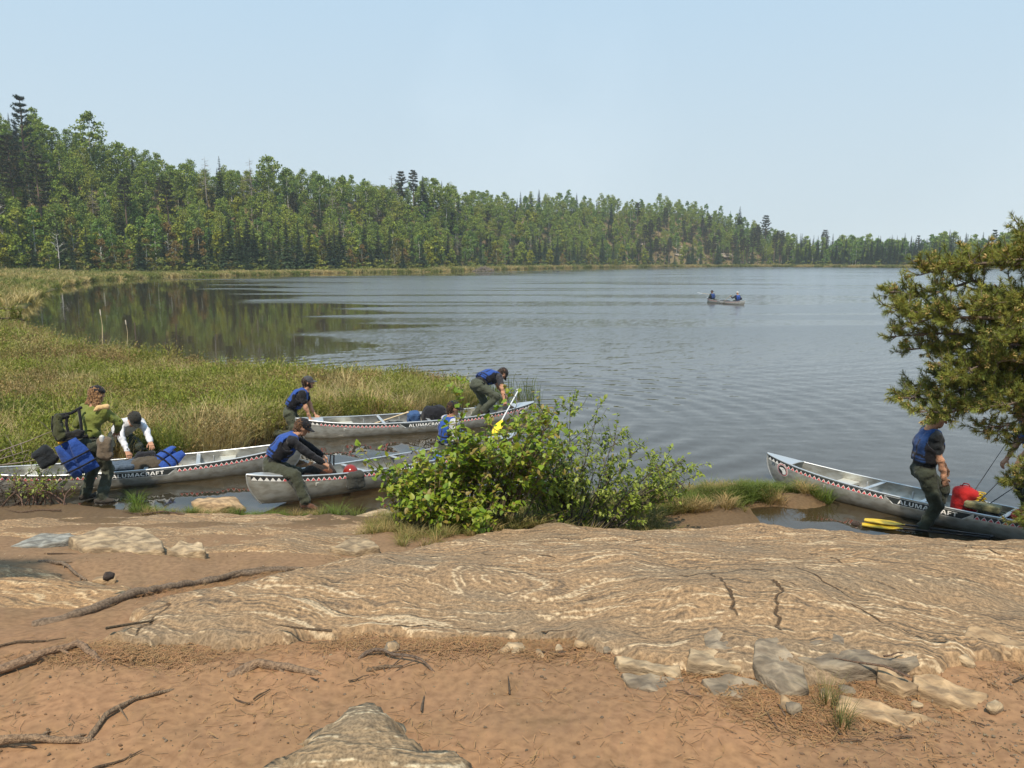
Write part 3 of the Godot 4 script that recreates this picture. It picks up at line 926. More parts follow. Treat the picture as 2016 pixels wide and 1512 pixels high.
func tufted_pine(sd: int, h: float, rad: float, bare: float, col: Color, bark: Color, layers := 11, plume := false) -> Array:
	rng.seed = sd
	var t := MB.new()
	t.col = bark
	t.tube([Vector3(0, -0.5, 0), Vector3(0.1, h * 0.4, 0), Vector3(-0.08, h * 0.75, 0.05), Vector3(0, h * 0.98, 0)], [h * 0.015, h * 0.012, h * 0.008, 0.03], 7)
	var c := MB.new()
	for k in layers:
		var s := (k + rf(0.0, 0.6)) / layers
		var y := lerpf(h * bare, h * 0.98, s)
		var r := rad * (lerpf(1.0, 0.35, s) if plume else sin(PI * clampf(0.22 + 0.66 * s, 0, 1))) * (rf(0.75, 1.1) if not plume else rf(0.45, 1.15))
		var m := 5 if plume else 6
		var a0 := rf(0, TAU)
		for q in m:
			if rng.randf() < 0.15: continue
			var a := a0 + TAU * q / m + rf(-0.4, 0.4)
			var up := rf(0.05, 0.35) if not plume else rf(0.25, 0.75)
			var tip := Vector3(cos(a) * r, y + r * up, sin(a) * r)
			t.col = bark
			t.tube([Vector3(0, y, 0), tip * Vector3(0.55, 0, 0.55) + Vector3(0, y + r * up * 0.25, 0), tip], [h * 0.004 + 0.01, h * 0.003, 0.012], 4)
			var st := 7 if plume else 4
			for e in st:
				var f := 0.35 + 0.65 * (e + rf(0, 0.6)) / st
				var at := Vector3(0, y, 0).lerp(tip, f) + Vector3(rf(-0.15, 0.15), rf(0, 0.12), rf(-0.15, 0.15)) * rad * 0.5
				var cr := rad * (rf(0.13, 0.24) if not plume else rf(0.09, 0.16))
				for z in 26:
					var dd := (rdir() * Vector3(1, 0.8, 1) + Vector3(0, 0.45, 0)).normalized()
					var sd2 := dd.cross(rdir()).normalized() * cr * 0.13
					mb_needle(c, at + dd * cr * 0.15, at + dd * cr * rf(0.8, 1.3), sd2, col)
	return [t.mesh(), c.mesh()]
func mb_needle(mb: MB, a: Vector3, b: Vector3, s: Vector3, col: Color) -> void:
	mb.col = jit(col, 0.25)
	mb.tri(a - s, a + s, b)
func snag(sd: int, h: float, col: Color, fork := false) -> Array:
	rng.seed = sd
	var t := MB.new()
	t.col = col
	t.tube([Vector3(0, -0.5, 0), Vector3(0.15, h * 0.5, 0), Vector3(0, h, 0.1)], [h * 0.011, h * 0.008, 0.015], 6)
	var c := MB.new()
	c.col = col
	for k in 34 if not fork else 16:
		var y := h * rf(0.35, 0.97)
		var a := rf(0, TAU)
		var l := (h - y) * 0.28 + rf(0.2, 0.7)
		var e := Vector3(cos(a) * l, y + l * (rf(0.4, 1.0) if fork else rf(-0.3, 0.25)), sin(a) * l)
		c.tube([Vector3(0, y, 0), Vector3(e.x * 0.5, y + (e.y - y) * 0.35, e.z * 0.5), e], [0.035, 0.025, 0.008], 4)
		for q in 3:
			c.tube([e * Vector3(0.6, 0, 0.6) + Vector3(0, lerpf(y, e.y, 0.6), 0), e + rdir() * l * 0.35], [0.015, 0.005], 3)
	return [t.mesh(), c.mesh()]
var kinds := {}
func plant_tree(kind: String, x: float, d: float, scale := 1.0, stretch := 1.0, base := 1e9) -> Node3D:
	var k: Dictionary = kinds[kind]
	var pick: Array = k.meshes[rng.randi() % k.meshes.size()]
	var y := gh(x, d) if base > 1e8 else base
	var o := thing(k.name, k.label, "tree" if k.name.ends_with("tree") or k.name.ends_with("snag") else "shrub", Vector3(x, y - 0.1, -d), rf(0, TAU), k.group)
	o.scale = Vector3(scale, scale * stretch, scale)
	part("trunk", pick[0], M.bark, o)
	part("crown" if not k.name.ends_with("snag") else "dead_branches", pick[1], k.mat, o)
	return o
func kind(key: String, name_: String, label: String, group: String, meshes: Array, m: Material) -> void:
	kinds[key] = {"name": name_, "label": label, "group": group, "meshes": meshes, "mat": m}
func make_forest() -> void:
	var birch := Color(0.62, 0.60, 0.54)
	var asp := Color(0.40, 0.40, 0.34)
	var dg := Color(0.05, 0.078, 0.036)
	kind("spruce", "spruce_tree", "dark green cone shaped spruce in the lakeside forest", "spruces of the far shore", [spruce(1, 10, 1.9, dg), spruce(2, 10, 1.6, dg * 1.15), spruce(3, 10, 2.2, Color(0.034, 0.055, 0.03)), spruce(4, 10, 1.4, dg)], M.needle)
	kind("thin_spruce", "narrow_spruce_tree", "thin blackish spire of a spruce along the low far shore", "black spruces of the far shore", [spruce(5, 10, 1.25, Color(0.04, 0.058, 0.034)), spruce(6, 10, 1.5, Color(0.042, 0.06, 0.034)), spruce(7, 10, 1.35, Color(0.046, 0.066, 0.038))], M.needle)
	var ag := Color(0.20, 0.26, 0.05)
	kind("aspen", "aspen_tree", "mid green aspen with rounded crown on the hillside", "aspens on the hillside", [broadleaf(11, 12, 3.9, 0.2, ag, asp), broadleaf(12, 12, 3.3, 0.16, ag * 1.1, birch), broadleaf(13, 12, 4.3, 0.24, Color(0.175, 0.24, 0.055), asp), broadleaf(14, 12, 3.2, 0.3, ag, birch)], M.foliage)
	var pg := Color(0.235, 0.285, 0.055)
	kind("poplar", "poplar_tree", "light yellow green poplar with a soft full crown on the hillside", "light green poplars on the hillside", [broadleaf(61, 12, 3.6, 0.14, pg, asp), broadleaf(62, 12, 3.2, 0.12, Color(0.21, 0.275, 0.055), birch), broadleaf(63, 12, 4.0, 0.16, Color(0.25, 0.28, 0.055), asp)], M.foliage)
	kind("tall_aspen", "tall_aspen_tree", "tall aspen with bare pale stem and clumped crown on the ridge", "tall aspens standing above the ridge", [broadleaf(15, 14, 3.5, 0.46, ag * 0.95, birch, 64), broadleaf(16, 14, 3.0, 0.46, ag, birch, 56), broadleaf(17, 14, 3.3, 0.5, Color(0.16, 0.23, 0.055), asp, 58)], M.foliage)
	var yg := Color(0.27, 0.285, 0.04)
	kind("maple", "young_tree", "yellow green young broadleaf tree at the forest edge", "young yellow green trees at the forest edge", [broadleaf(21, 7, 1.9, 0.12, yg, asp, 60, 0.52), broadleaf(22, 7, 1.6, 0.15, Color(0.24, 0.275, 0.045), asp, 56, 0.52), broadleaf(23, 7, 2.1, 0.1, Color(0.21, 0.26, 0.045), asp, 62, 0.52)], M.foliage)
	kind("russet", "budding_tree", "russet tinged tree just coming into leaf at the forest edge", "russet budding trees", [broadleaf(24, 7, 1.9, 0.15, Color(0.21, 0.145, 0.05), asp, 46, 0.38, 0.8), broadleaf(25, 7, 1.6, 0.2, Color(0.18, 0.155, 0.045), asp, 42, 0.38, 0.8)], M.foliage)
	kind("birch", "birch_tree", "light green birch with thin white stem in the forest", "white stemmed birches", [broadleaf(31, 11, 2.7, 0.2, Color(0.15, 0.235, 0.055), birch, 50, 0.5), broadleaf(32, 11, 2.4, 0.26, Color(0.135, 0.22, 0.05), birch, 44, 0.5)], M.foliage)
	var pb := Color(0.14, 0.095, 0.07)
	kind("jack_pine", "jack_pine_tree", "scraggly dark brownish jack pine with bare lower trunk", "jack pines in the forest", [tufted_pine(41, 15, 2.3, 0.45, Color(0.052, 0.056, 0.032), pb), tufted_pine(42, 15, 2.0, 0.55, Color(0.048, 0.056, 0.030), pb), tufted_pine(43, 15, 1.7, 0.5, Color(0.056, 0.056, 0.034), pb)], M.needle)
	kind("white_pine", "white_pine_tree", "tall white pine with layered plume branches above the treetops", "white pines above the treetops", [tufted_pine(44, 16, 2.7, 0.30, Color(0.042, 0.068, 0.042), pb, 10, true)], M.needle)
	kind("snag", "grey_snag", "bare grey dead tree among the living ones", "dead grey trees", [snag(51, 10, Color(0.26, 0.235, 0.215)), snag(52, 10, Color(0.22, 0.19, 0.17))], M.bark)
	kind("white_snag", "white_snag", "bare white forked dead birch among the trees", "dead white birches", [snag(53, 9, Color(0.6, 0.58, 0.53), true)], M.bark)
	rng.seed = 777
	var count := {}
	# named landmarks of the skyline: kind, u = x / d, distance, height
	for q: Array in [["white_pine", -0.613, 205, 24, 16], ["tall_aspen", -0.531, 226, 20, 14], ["tall_aspen", -0.498, 228, 17, 14], ["jack_pine", -0.491, 205, 17, 15], ["jack_pine", -0.438, 203, 19, 15], ["jack_pine", -0.60, 186, 22, 15], ["jack_pine", -0.633, 190, 23, 15], ["jack_pine", -0.655, 200, 22, 15], ["spruce", -0.369, 240, 18, 10], ["snag", -0.387, 242, 15, 10], ["snag", -0.331, 250, 18, 10], ["tall_aspen", -0.31, 255, 18, 14], ["tall_aspen", -0.285, 258, 16, 14], ["tall_aspen", -0.41, 235, 16, 14], ["tall_aspen", -0.245, 268, 16, 14], ["snag", -0.228, 268, 13, 10], ["tall_aspen", -0.215, 276, 16, 14], ["tall_aspen", -0.185, 282, 16, 14], ["snag", -0.152, 300, 17, 10], ["jack_pine", -0.140, 302, 18, 15], ["jack_pine", -0.125, 303, 18, 15], ["spruce", -0.113, 303, 18, 10], ["tall_aspen", -0.098, 304, 18, 14], ["tall_aspen", -0.085, 305, 18, 14], ["spruce", -0.068, 316, 17, 10], ["spruce", 0.29, 470, 20, 10], ["jack_pine", 0.324, 462, 22, 15], ["jack_pine", 0.40, 455, 17, 15], ["white_pine", 0.617, 345, 17, 16], ["white_pine", 0.52, 380, 15, 16], ["white_snag", -0.582, 170, 8.5, 9], ["white_snag", -0.66, 178, 14, 9], ["white_snag", -0.44, 196, 9, 9], ["birch", -0.525, 178, 12, 11], ["birch", -0.455, 190, 13, 11], ["maple", -0.375, 204, 8.5, 7], ["spruce", -0.63, 168, 12, 10], ["spruce", -0.55, 180, 9, 10], ["russet", -0.47, 186, 8, 7]]:
		plant_tree(q[0], q[1] * q[2], q[2], float(q[3]) / float(q[4]))
		count[q[0]] = int(count.get(q[0], 0)) + 1
	# the wood itself: rows that follow the shore and climb the hill
	for row in 10:
		var u := -0.74
		while u < 0.73:
			var far_side := u > 0.36
			var ff := pl(FOREST, u)
			var s := row / 8.0
			var back := (row * 8.0 if not far_side else row * 5.0) + rf(-3.5, 3.5) + (1.5 if row == 0 else 0.0)
			if row == 0 and rng.randf() < 0.35: back -= 4.0
			var d := ff + maxf(back, -3.0)
			var x := u * d
			var n := nz.get_noise_2d(x * 1.4, d * 1.4)
			var r := rng.randf()
			var key := "aspen"
			var hh := 12.0
			if far_side:
				if row > 6: u += 0.02; continue
				key = "thin_spruce" if r < 0.72 else ("aspen" if r < 0.86 else "birch")
				hh = rf(10, 15) if row > 0 else rf(7, 12)
			elif row == 0:
				var sp := 0.30 if u < -0.37 else 0.55
				key = "spruce" if r < sp + n * 0.5 else ("maple" if r < 0.72 else ("russet" if r < 0.92 else "spruce"))
				hh = rf(3.5, 8.0) if key != "spruce" else rf(5.5, 13.5)
			elif row == 1:
				key = "spruce" if r < (0.34 if u < -0.37 else 0.55) + n * 0.5 else ("maple" if r < 0.68 else ("russet" if r < 0.8 else "birch"))
				hh = rf(6.5, 12.0) if key != "spruce" else rf(9.0, 15.0)
			elif row < 6:
				key = "aspen" if r < 0.30 else ("poplar" if r < 0.55 + n * 0.3 else ("birch" if r < 0.64 else ("spruce" if r < 0.76 + n * 0.3 else ("jack_pine" if r < 0.86 else ("maple" if r < 0.95 else "snag")))))
				hh = rf(7.5, 11.0)
			else:
				key = "aspen" if r < 0.42 else ("poplar" if r < 0.66 + n * 0.3 else ("tall_aspen" if r < 0.72 else ("spruce" if r < 0.86 else ("birch" if r < 0.985 else "snag"))))
				hh = rf(7.5, 10.5)
			if u > 0.15 and u < 0.36 and row < 6:
				if r > 0.62: key = "jack_pine"; hh = rf(11, 16)
				if u > 0.2 and u < 0.33 and row in [1, 2] and rng.randf() < 0.55: u += 0.012; continue
			if int(count.get(key, 0)) < 290:
				count[key] = int(count.get(key, 0)) + 1
				var nat := {"spruce": 10, "thin_spruce": 10, "aspen": 12, "poplar": 12, "tall_aspen": 14, "maple": 7, "russet": 7, "birch": 11, "jack_pine": 15, "snag": 10}
				plant_tree(key, x, d, hh / float(nat[key]) * rf(0.9, 1.1), rf(0.9, 1.12))
			var gap := 2.9 if row < 2 else 3.3
			u += gap * rf(0.7, 1.35) / d * (0.75 if far_side else 1.0)
	# undergrowth under and between the trees
	rng.seed = 91
	var bushes := []
	var cols := []
	var mb := MB.new()
	for k in 12: leafy(mb, Vector3(rf(-0.8, 0.8), rf(0.2, 1.5), rf(-0.8, 0.8)), 0.5, 12, 0.42, Color(1, 1, 1))
	for k in 3600:
		var u := rf(-0.76, 0.76)
		var d := pl(FOREST, u) + pow(rng.randf(), 1.3) * 75.0 - 3.0
		var x := u * d
		if u > 0.19 and u < 0.33 and nz.get_noise_2d(x * 3.0, d * 3.0) > 0.05 and d - pl(FOREST, u) < 60.0: continue
		var s := rf(0.8, 2.0)
		bushes.append(Transform3D(Basis(Vector3.UP, rf(0, TAU)).scaled(Vector3(s, s * rf(0.8, 1.3), s)), Vector3(x, gh(x, d) - 0.2, -d)))
		var e := clampf(0.5 + nz.get_noise_2d(x * 5.0, d * 5.0), 0, 1)
		cols.append(jit(Color(0.085, 0.135, 0.036).lerp(Color(0.20, 0.21, 0.04), e).lerp(Color(0.19, 0.14, 0.06), 0.6 if rng.randf() < 0.15 else 0.0), 0.25))
	tag(many("undergrowth", mb.mesh(), M.foliage, self, bushes, cols), "low leafy undergrowth filling the far forest floor", "undergrowth")
	# bare bedrock showing on the hillside
	for q: Array in [[0.232, 470, 17, 3.0, 9, 0], [0.215, 440, 14, 2.2, 8, 1], [0.238, 432, 13, 2.4, 7, 2], [0.18, 431, 9, 1.8, 6, 3], [0.30, 434, 10, 3, 8, 4], [0.275, 440, 9, 2.2, 7, 5], [0.215, 428, 6, 1.5, 5, 6], [0.16, 432, 8, 1.6, 6, 7]]:
		var x: float = q[0] * q[1]
		var o := part("hillside_bedrock", stone_mesh(Vector3(q[2], q[3], q[4]), 300 + int(q[5]), 11, 10.0, Color(0.30, 0.255, 0.215)), M.stone, self, Transform3D(Basis.from_euler(Vector3(0.25, rf(-0.3, 0.3), 0)), Vector3(x, gh(x, q[1]) + 0.3, -float(q[1]))))
		tag(o, "pale bedrock patch showing between the trees of the far hill", "rock", "bedrock patches on the far hill")

# ---------------------------------------------------------------- marsh, sedge and reeds
func blade_tuft(n: int, h: float, spread: float, w: float) -> ArrayMesh:
	var mb := MB.new()
	for k in n:
		var a := rf(0, TAU)
		var o := Vector3(cos(a), 0, sin(a)) * rf(0, spread * 0.35)
		var dir := Vector3(cos(a + rf(-0.8, 0.8)), 0, sin(a + rf(-0.8, 0.8)))
		var hh := h * rf(0.55, 1.1)
		var bend := spread * rf(0.3, 1.4)
		var s := dir.cross(Vector3.UP).rotated(Vector3.UP, rf(-0.7, 0.7)) * w * 0.5
		var m := o + dir * bend * 0.35 + Vector3(0, hh * 0.62, 0)
		var t := o + dir * bend + Vector3(0, hh * rf(0.8, 1.0), 0)
		mb.col = jit(Color(1, 1, 1), 0.22)
		var a0 := mb.p(o - s); var a1 := mb.p(o + s); var b0 := mb.p(m - s * 0.8); var b1 := mb.p(m + s * 0.8); var e := mb.p(t)
		mb.q4(a0, a1, b1, b0)
		mb.f(b0, b1, e)
	return mb.mesh()
func heath(n: int, h: float, leaf: float) -> ArrayMesh:    # small upright shrublet
	var mb := MB.new()
	for k in n:
		var a := rf(0, TAU)
		var r := rf(0, 0.22)
		var top := Vector3(cos(a) * r * 1.5, h * rf(0.6, 1.1), sin(a) * r * 1.5)
		var bot := Vector3(cos(a) * r * 0.5, 0, sin(a) * r * 0.5)
		mb.col = Color(0.7, 0.5, 0.45)
		var s := rdir().cross(Vector3.UP).normalized() * 0.004
		mb.tri(bot - s, bot + s, top)
		for e in 9:
			var f := rf(0.35, 1.02)
			var q := bot.lerp(top, f)
			var dd := (rdir() * Vector3(1, 0.3, 1) + Vector3(0, 0.9, 0)).normalized()
			var w := dd.cross(rdir()).normalized() * leaf * 0.22
			mb.col = jit(Color(1, 1, 1), 0.25)
			mb.quad(q, q + dd * leaf * 0.5 - w, q + dd * leaf, q + dd * leaf * 0.5 + w)
	return mb.mesh()
func make_marsh() -> void:
	rng.seed = 4242
	var hm := [heath(26, 0.62, 0.055), heath(28, 0.5, 0.05)]
	var gm := [blade_tuft(56, 0.70, 0.34, 0.009), blade_tuft(52, 0.55, 0.55, 0.009)]
	var hw := [[], []]
	var hc := [[], []]
	var gw := [[], []]
	var gc := [[], []]
	for k in 17000:
		var d := 11.3 * pow(5.0, pow(rng.randf(), 1.25))
		var u := rf(-0.95, -0.02)
		var x := u * d
		if x > -0.8: continue
		var e := minf(d - pl(MARSH_FRONT, x), pl(MARSH_BACK, x) - d)
		if e < -0.15 + rf(-0.12, 0.1): continue
		var n := nz.get_noise_2d(x * 9.0, d * 9.0)
		var n2 := nz.get_noise_2d(x * 22.0 + 70.0, d * 22.0)
		var edge_dist := d - pl(MARSH_FRONT, x)
		var sedge := 1.0 - smoothstep(0.7, 2.4, edge_dist + n * 2.5)
		var y := gh(x, d) - 0.03
		var s := rf(0.7, 1.2)
		if d > 24.0: s *= 1.35
		if d > pl(MARSH_BACK, x) - 1.6: s *= 0.85
		if x > -3.0: s *= 0.95
		var b := rng.randi() % 2
		if rng.randf() < 0.28 + sedge * 0.5:
			gw[b].append(Transform3D(Basis(Vector3.UP, rf(0, TAU)).scaled(Vector3(s, s * rf(0.8, 1.15), s)), Vector3(x, y, -d)))
			var tan := smoothstep(-0.45, 0.2, n2 + rf(-0.25, 0.25)) * (1.0 if sedge > 0.3 else 0.75)
			gc[b].append(jit(Color(0.20, 0.235, 0.05).lerp(Color(0.62, 0.49, 0.27), tan), 0.2))
		else:
			hw[b].append(Transform3D(Basis(Vector3.UP, rf(0, TAU)).scaled(Vector3(s, s * rf(0.75, 1.1), s)), Vector3(x, y, -d)))
			var gr := smoothstep(-0.3, 0.25, n + 0.12 + rf(-0.12, 0.12))
			hc[b].append(jit(Color(0.32, 0.24, 0.11).lerp(Color(0.24, 0.265, 0.052), gr), 0.25))
	for b in 2:
		tag(many("marsh_heath", hm[b], M.foliage, self, hw[b], hc[b]), ["olive green low heath shrubs covering the marsh behind the canoes", "shorter brownish heath shrubs mixed through the marsh"][b], "marsh plants")
		tag(many("marsh_sedge", gm[b], M.foliage, self, gw[b], gc[b]), ["upright green and straw coloured sedge along the marsh edge", "bent dry sedge lying over in the marsh"][b], "marsh grass")
	# sedge meadow along the far shore
	var bw := []
	var bc := []
	var big := blade_tuft(26, 0.95, 0.7, 0.06)
	for k in 9000:
		var u := rf(-0.80, 0.56)
		var fs := pl(FAR_SHORE, u)
		var ff := pl(FOREST, u)
		var d := lerpf(fs - 1.0, ff + 2.0, rng.randf())
		var x := u * d
		var n := nz.get_noise_2d(x * 2.2, d * 4.0)
		bw.append(Transform3D(Basis(Vector3.UP, rf(0, TAU)).scaled(Vector3.ONE * rf(0.7, 1.3) * (1.0 if d < 250 else 1.4)), Vector3(x, gh(x, d) - 0.05, -d)))
		bc.append(jit(Color(0.16, 0.185, 0.045).lerp(Color(0.46, 0.37, 0.18), clampf(0.42 + n * 1.6 + rf(-0.2, 0.2), 0, 1)), 0.2))
	tag(many("sedge_meadow", big, M.foliage, self, bw, bc), "pale straw and green sedge meadow fringing the far shore", "sedge meadow")
	# sparse rushes standing in the water at the marsh tip
	rng.seed = 5
	var rw := []
	var rc := []
	var rush := blade_tuft(5, 0.62, 0.10, 0.010)
	for k in 130:
		var x := rf(-1.2, 0.75)
		var d := 18.4 + rf(-0.3, 2.2)
		if rng.randf() < smoothstep(-0.8, 0.9, x) * 0.85: continue
		rw.append(Transform3D(Basis(Vector3.UP, rf(0, TAU)).scaled(Vector3.ONE * rf(0.7, 1.2)), Vector3(x, -0.08, -d)))
		rc.append(jit(Color(0.10, 0.13, 0.035), 0.2))
	tag(many("rushes", rush, M.foliage, self, rw, rc), "thin green rushes standing in the water off the marsh tip", "rushes")
	# grass on the landing bank
	var tw := []
	var tc := []
	var bank := blade_tuft(34, 0.22, 0.2, 0.007)
	for k in 5200:
		var x := rf(-5.0, 4.7)
		var e := rf(-0.05, 1.5)
		var d := pl(SHORE, x) - e
		if x < -1.2 and x > -3.0 and rng.randf() < 0.5: continue
		if x < -1.5 and d < 9.45: continue
		if x > 3.0 and d < 10.5 and rng.randf() < 0.8: continue
		if x < -3.4 and rng.randf() < 0.55: continue
		if inside(SHEET, x, d) > -0.02 or near_h(x, d) < 0.02: continue
		if nz.get_noise_2d(x * 30.0, d * 30.0) < -0.18: continue
		var s := rf(0.4, 1.1) * (1.0 if x > -1.2 else 0.62)
		tw.append(Transform3D(Basis(Vector3.UP, rf(0, TAU)).scaled(Vector3(s, s, s)), Vector3(x, near_h(x, d) - 0.02, -d)))
		tc.append(jit(Color(0.12, 0.165, 0.032).lerp(Color(0.38, 0.27, 0.13), smoothstep(-0.05, 0.45, nz.get_noise_2d(x * 40.0 + 9.0, d * 40.0) + rf(-0.15, 0.15))), 0.2))
	for k in 900:
		var x := rf(-1.6, 1.5)
		var d := rf(7.0, 9.4)
		if inside(SHEET, x, d) > -0.03 or x > -1.2 + (9.4 - d) * 1.6: continue
		if d < 7.6 and x < -1.15: continue
		var s := rf(0.3, 0.8)
		tw.append(Transform3D(Basis(Vector3.UP, rf(0, TAU)).scaled(Vector3(s, s, s)), Vector3(x, near_h(x, d) - 0.02, -d)))
		tc.append(jit(Color(0.13, 0.16, 0.035).lerp(Color(0.36, 0.26, 0.12), rng.randf()), 0.2))
	for k in 1500:
		var x := rf(-1.2, 1.9)
		var d := 8.0 + rf(0.0, 2.4)
		if inside(SHEET, x, d) > -0.01: continue
		var s := rf(0.6, 1.25)
		tw.append(Transform3D(Basis(Vector3.UP, rf(0, TAU)).scaled(Vector3(s, s, s)), Vector3(x, near_h(x, d) - 0.02, -d)))
		tc.append(jit(Color(0.13, 0.16, 0.035).lerp(Color(0.38, 0.27, 0.13), rng.randf() * 0.8), 0.2))
	tag(many("bank_grass", bank, M.foliage, self, tw, tc), "short green and dry grass on the landing bank", "grass")
	# single tufts one can point to
	var tuft := [blade_tuft(90, 0.30, 0.22, 0.006), blade_tuft(120, 0.42, 0.30, 0.008)]
	for q: Array in [[1.27, 2.86, 0.45, 0, "small dry grass tuft growing against the blocky grey rock", Color(0.19, 0.165, 0.065)], [1.26, 2.70, 0.42, 0, "olive grass tuft left of the long tan stone", Color(0.14, 0.14, 0.05)], [4.45, 11.25, 0.85, 1, "bright green grass tuft in front of the numbered canoe bow", Color(0.12, 0.20, 0.03)], [4.6, 10.85, 0.75, 1, "spreading grass tuft on a hummock at the muddy inlet", Color(0.13, 0.19, 0.035)], [-2.35, 9.95, 0.8, 1, "grass tuft beside the seated man's boot", Color(0.13, 0.185, 0.04)], [-2.15, 10.25, 0.7, 1, "taller grass tuft against the canoe hull by the shrub", Color(0.15, 0.18, 0.045)], [-5.45, 10.75, 0.8, 1, "bright grass clump behind the standing person's shoe", Color(0.12, 0.19, 0.03)], [3.0, 11.2, 0.75, 1, "grass tuft between two pale stones on the bank", Color(0.12, 0.18, 0.035)]]:
		var m: StandardMaterial3D = M.foliage.duplicate()
		m.albedo_color = (q[5] as Color).linear_to_srgb()
		var o := part("grass_tuft", tuft[q[3]], m, self, Transform3D(Basis().scaled(Vector3.ONE * float(q[2])), Vector3(q[0], near_h(q[0], q[1]) - 0.02, -float(q[1]))))
		tag(o, q[4], "grass tuft")
	# last year's cattails
	for q: Array in [[-17.4, 32.5, 1.25, true], [-16.7, 31.2, 1.35, true], [-15.4, 30.6, 1.0, true]]:
		var o := thing("cattail", "dry pale cattail stalk standing above the marsh plants", "cattail", Vector3(q[0], 0.05, -float(q[1])), 0.0, "old cattails in the marsh")
		var st := MB.new()
		st.col = Color(0.55, 0.44, 0.26)
		st.tube([Vector3.ZERO, Vector3(0.06, q[2] * 0.6, 0), Vector3(0.02, q[2], 0)], [0.011, 0.009, 0.005], 5)
		part("stalk", st.mesh(), M.bark, o)
		var hd := MB.new()
		hd.col = Color(0.62, 0.55, 0.42)
		hd.tube([Vector3(0.03, q[2] * 0.92, 0), Vector3(0.02, q[2] * 1.02, 0), Vector3(0.015, q[2] * 1.1, 0)], [0.018, 0.022, 0.012], 7)
		part("seed_head", hd.mesh(), M.bark, o)

# ---------------------------------------------------------------- shrubs at the landing
func leaf_mesh(l: float, w: float, fold: float, col: Color) -> ArrayMesh:     # ovate leaf with a folded midrib, stalk at the origin, along +z
	var mb := MB.new()
	mb.col = col
	var mid := []
	var le := []
	var ri := []
	for k in 6:
		var t := k / 5.0
		var ww := w * 0.5 * pow(sin(PI * pow(t, 0.75)), 0.85) if k > 0 and k < 5 else 0.0
		var y := -0.16 * l * t * t
		mid.append(mb.p(Vector3(0, y, l * (0.08 + t))))
		if ww > 0.0:
			le.append(mb.p(Vector3(-ww, y + ww * fold, l * (0.06 + t * 0.98))))
			ri.append(mb.p(Vector3(ww, y + ww * fold, l * (0.06 + t * 0.98))))
	for sd: Array in [le, ri]:
		var s: bool = sd == le
		for k in 5:
			var a: int = mid[k]; var b: int = mid[k + 1]
			if k == 0: (mb.f(a, b, sd[0]) if s else mb.f(a, sd[0], b))
			elif k == 4: (mb.f(a, b, sd[3]) if s else mb.f(a, sd[3], b))
			else: (mb.q4(a, b, sd[k], sd[k - 1]) if s else mb.q4(a, sd[k - 1], sd[k], b))
	var st := mb.p(Vector3(-0.0015, 0, -l * 0.2))
	mb.f(st, mid[0], mb.p(Vector3(0.0015, 0, -l * 0.2)))
	return mb.mesh()
func leaf_at(at: Vector3, out: Vector3, sc: float) -> Transform3D:      # the leaf points outward and a little down, its face to the sky
	var z := (out + Vector3(0, -0.25, 0) + rdir() * 0.35).normalized()
	var y := (Vector3.UP + rdir() * 0.45)
	y = (y - z * y.dot(z)).normalized()
	return Transform3D(Basis(y.cross(z), y, z).scaled(Vector3.ONE * sc), at)
func shrub(called: String, label: String, stems: Array, base: Vector3, kinds_: Array, per: int, lsize: Vector2, bark: Color, single := 290, twigs := 5, tw := 0.3) -> Node3D:
	var o := thing(called, label, "shrub", base)
	var spots := []
	for e: Array in stems:
		var foot := Vector3(e[3], 0, e[4]) if e.size() > 3 else Vector3(rf(-0.25, 0.25), 0, rf(-0.2, 0.2))
		foot.y = near_h(base.x + foot.x, -(base.z + foot.z)) - base.y - 0.03
		var tip := Vector3(e[0], e[1], e[2])
		var mb := MB.new()
		mb.col = jit(bark, 0.2)
		var path := []
		var rad := []
		for k in 7:
			var t := k / 6.0
			path.append(foot.lerp(tip, t) + Vector3(0, sin(t * PI) * 0.12, 0) + rdir() * 0.025)
			rad.append(lerpf(0.011, 0.0025, t))
		mb.tube(path, rad, 5)
		for k in twigs:
			var t := rf(0.22, 0.97)
			var a: Vector3 = foot.lerp(tip, t) + Vector3(0, sin(t * PI) * 0.12, 0)
			var dir := ((tip - foot).normalized() * 0.6 + rdir() * Vector3(1, 0.6, 1) + Vector3(0, 0.25, 0)).normalized()
			var l := tw * rf(0.5, 1.2) * (1.15 - t * 0.5)
			var b := a + dir * l * 0.55 + rdir() * 0.02
			var c := a + dir * l + Vector3(0, 0.03, 0)
			mb.tube([a, b, c], [0.0045, 0.003, 0.0015], 4)
			for q in per:
				var f := rf(0.15, 1.05)
				var at := a.lerp(b, f * 2.0) if f < 0.5 else b.lerp(c, f * 2.0 - 1.0)
				var side := dir.cross(rdir()).normalized()
				spots.append([at, (side + dir * 0.6).normalized()])
		for q in per:
			spots.append([foot.lerp(tip, rf(0.45, 1.02)) + Vector3(0, 0.05, 0), (tip - foot).normalized() + rdir()])
		part("stem", mb.mesh(), M.bark, o)
	# the leaves that face the open side, singly; the rest as one mass
	spots.sort_custom(func(a, b): return a[0].z + a[0].y * 0.5 > b[0].z + b[0].y * 0.5)
	var rest := []
	for k in kinds_.size(): rest.append([])
	for k in spots.size():
		var s: Array = spots[k]
		var which := rng.randi() % kinds_.size()
		var tr := leaf_at(s[0], s[1], rf(lsize.x, lsize.y))
		if k % 2 == 0 and k / 2 < single: part("leaf", kinds_[which], M.leaf, o, tr)
		else: rest[which].append(tr)
	for k in kinds_.size():
		if rest[k].size(): many("foliage", kinds_[k], M.leaf, o, rest[k])
	return o
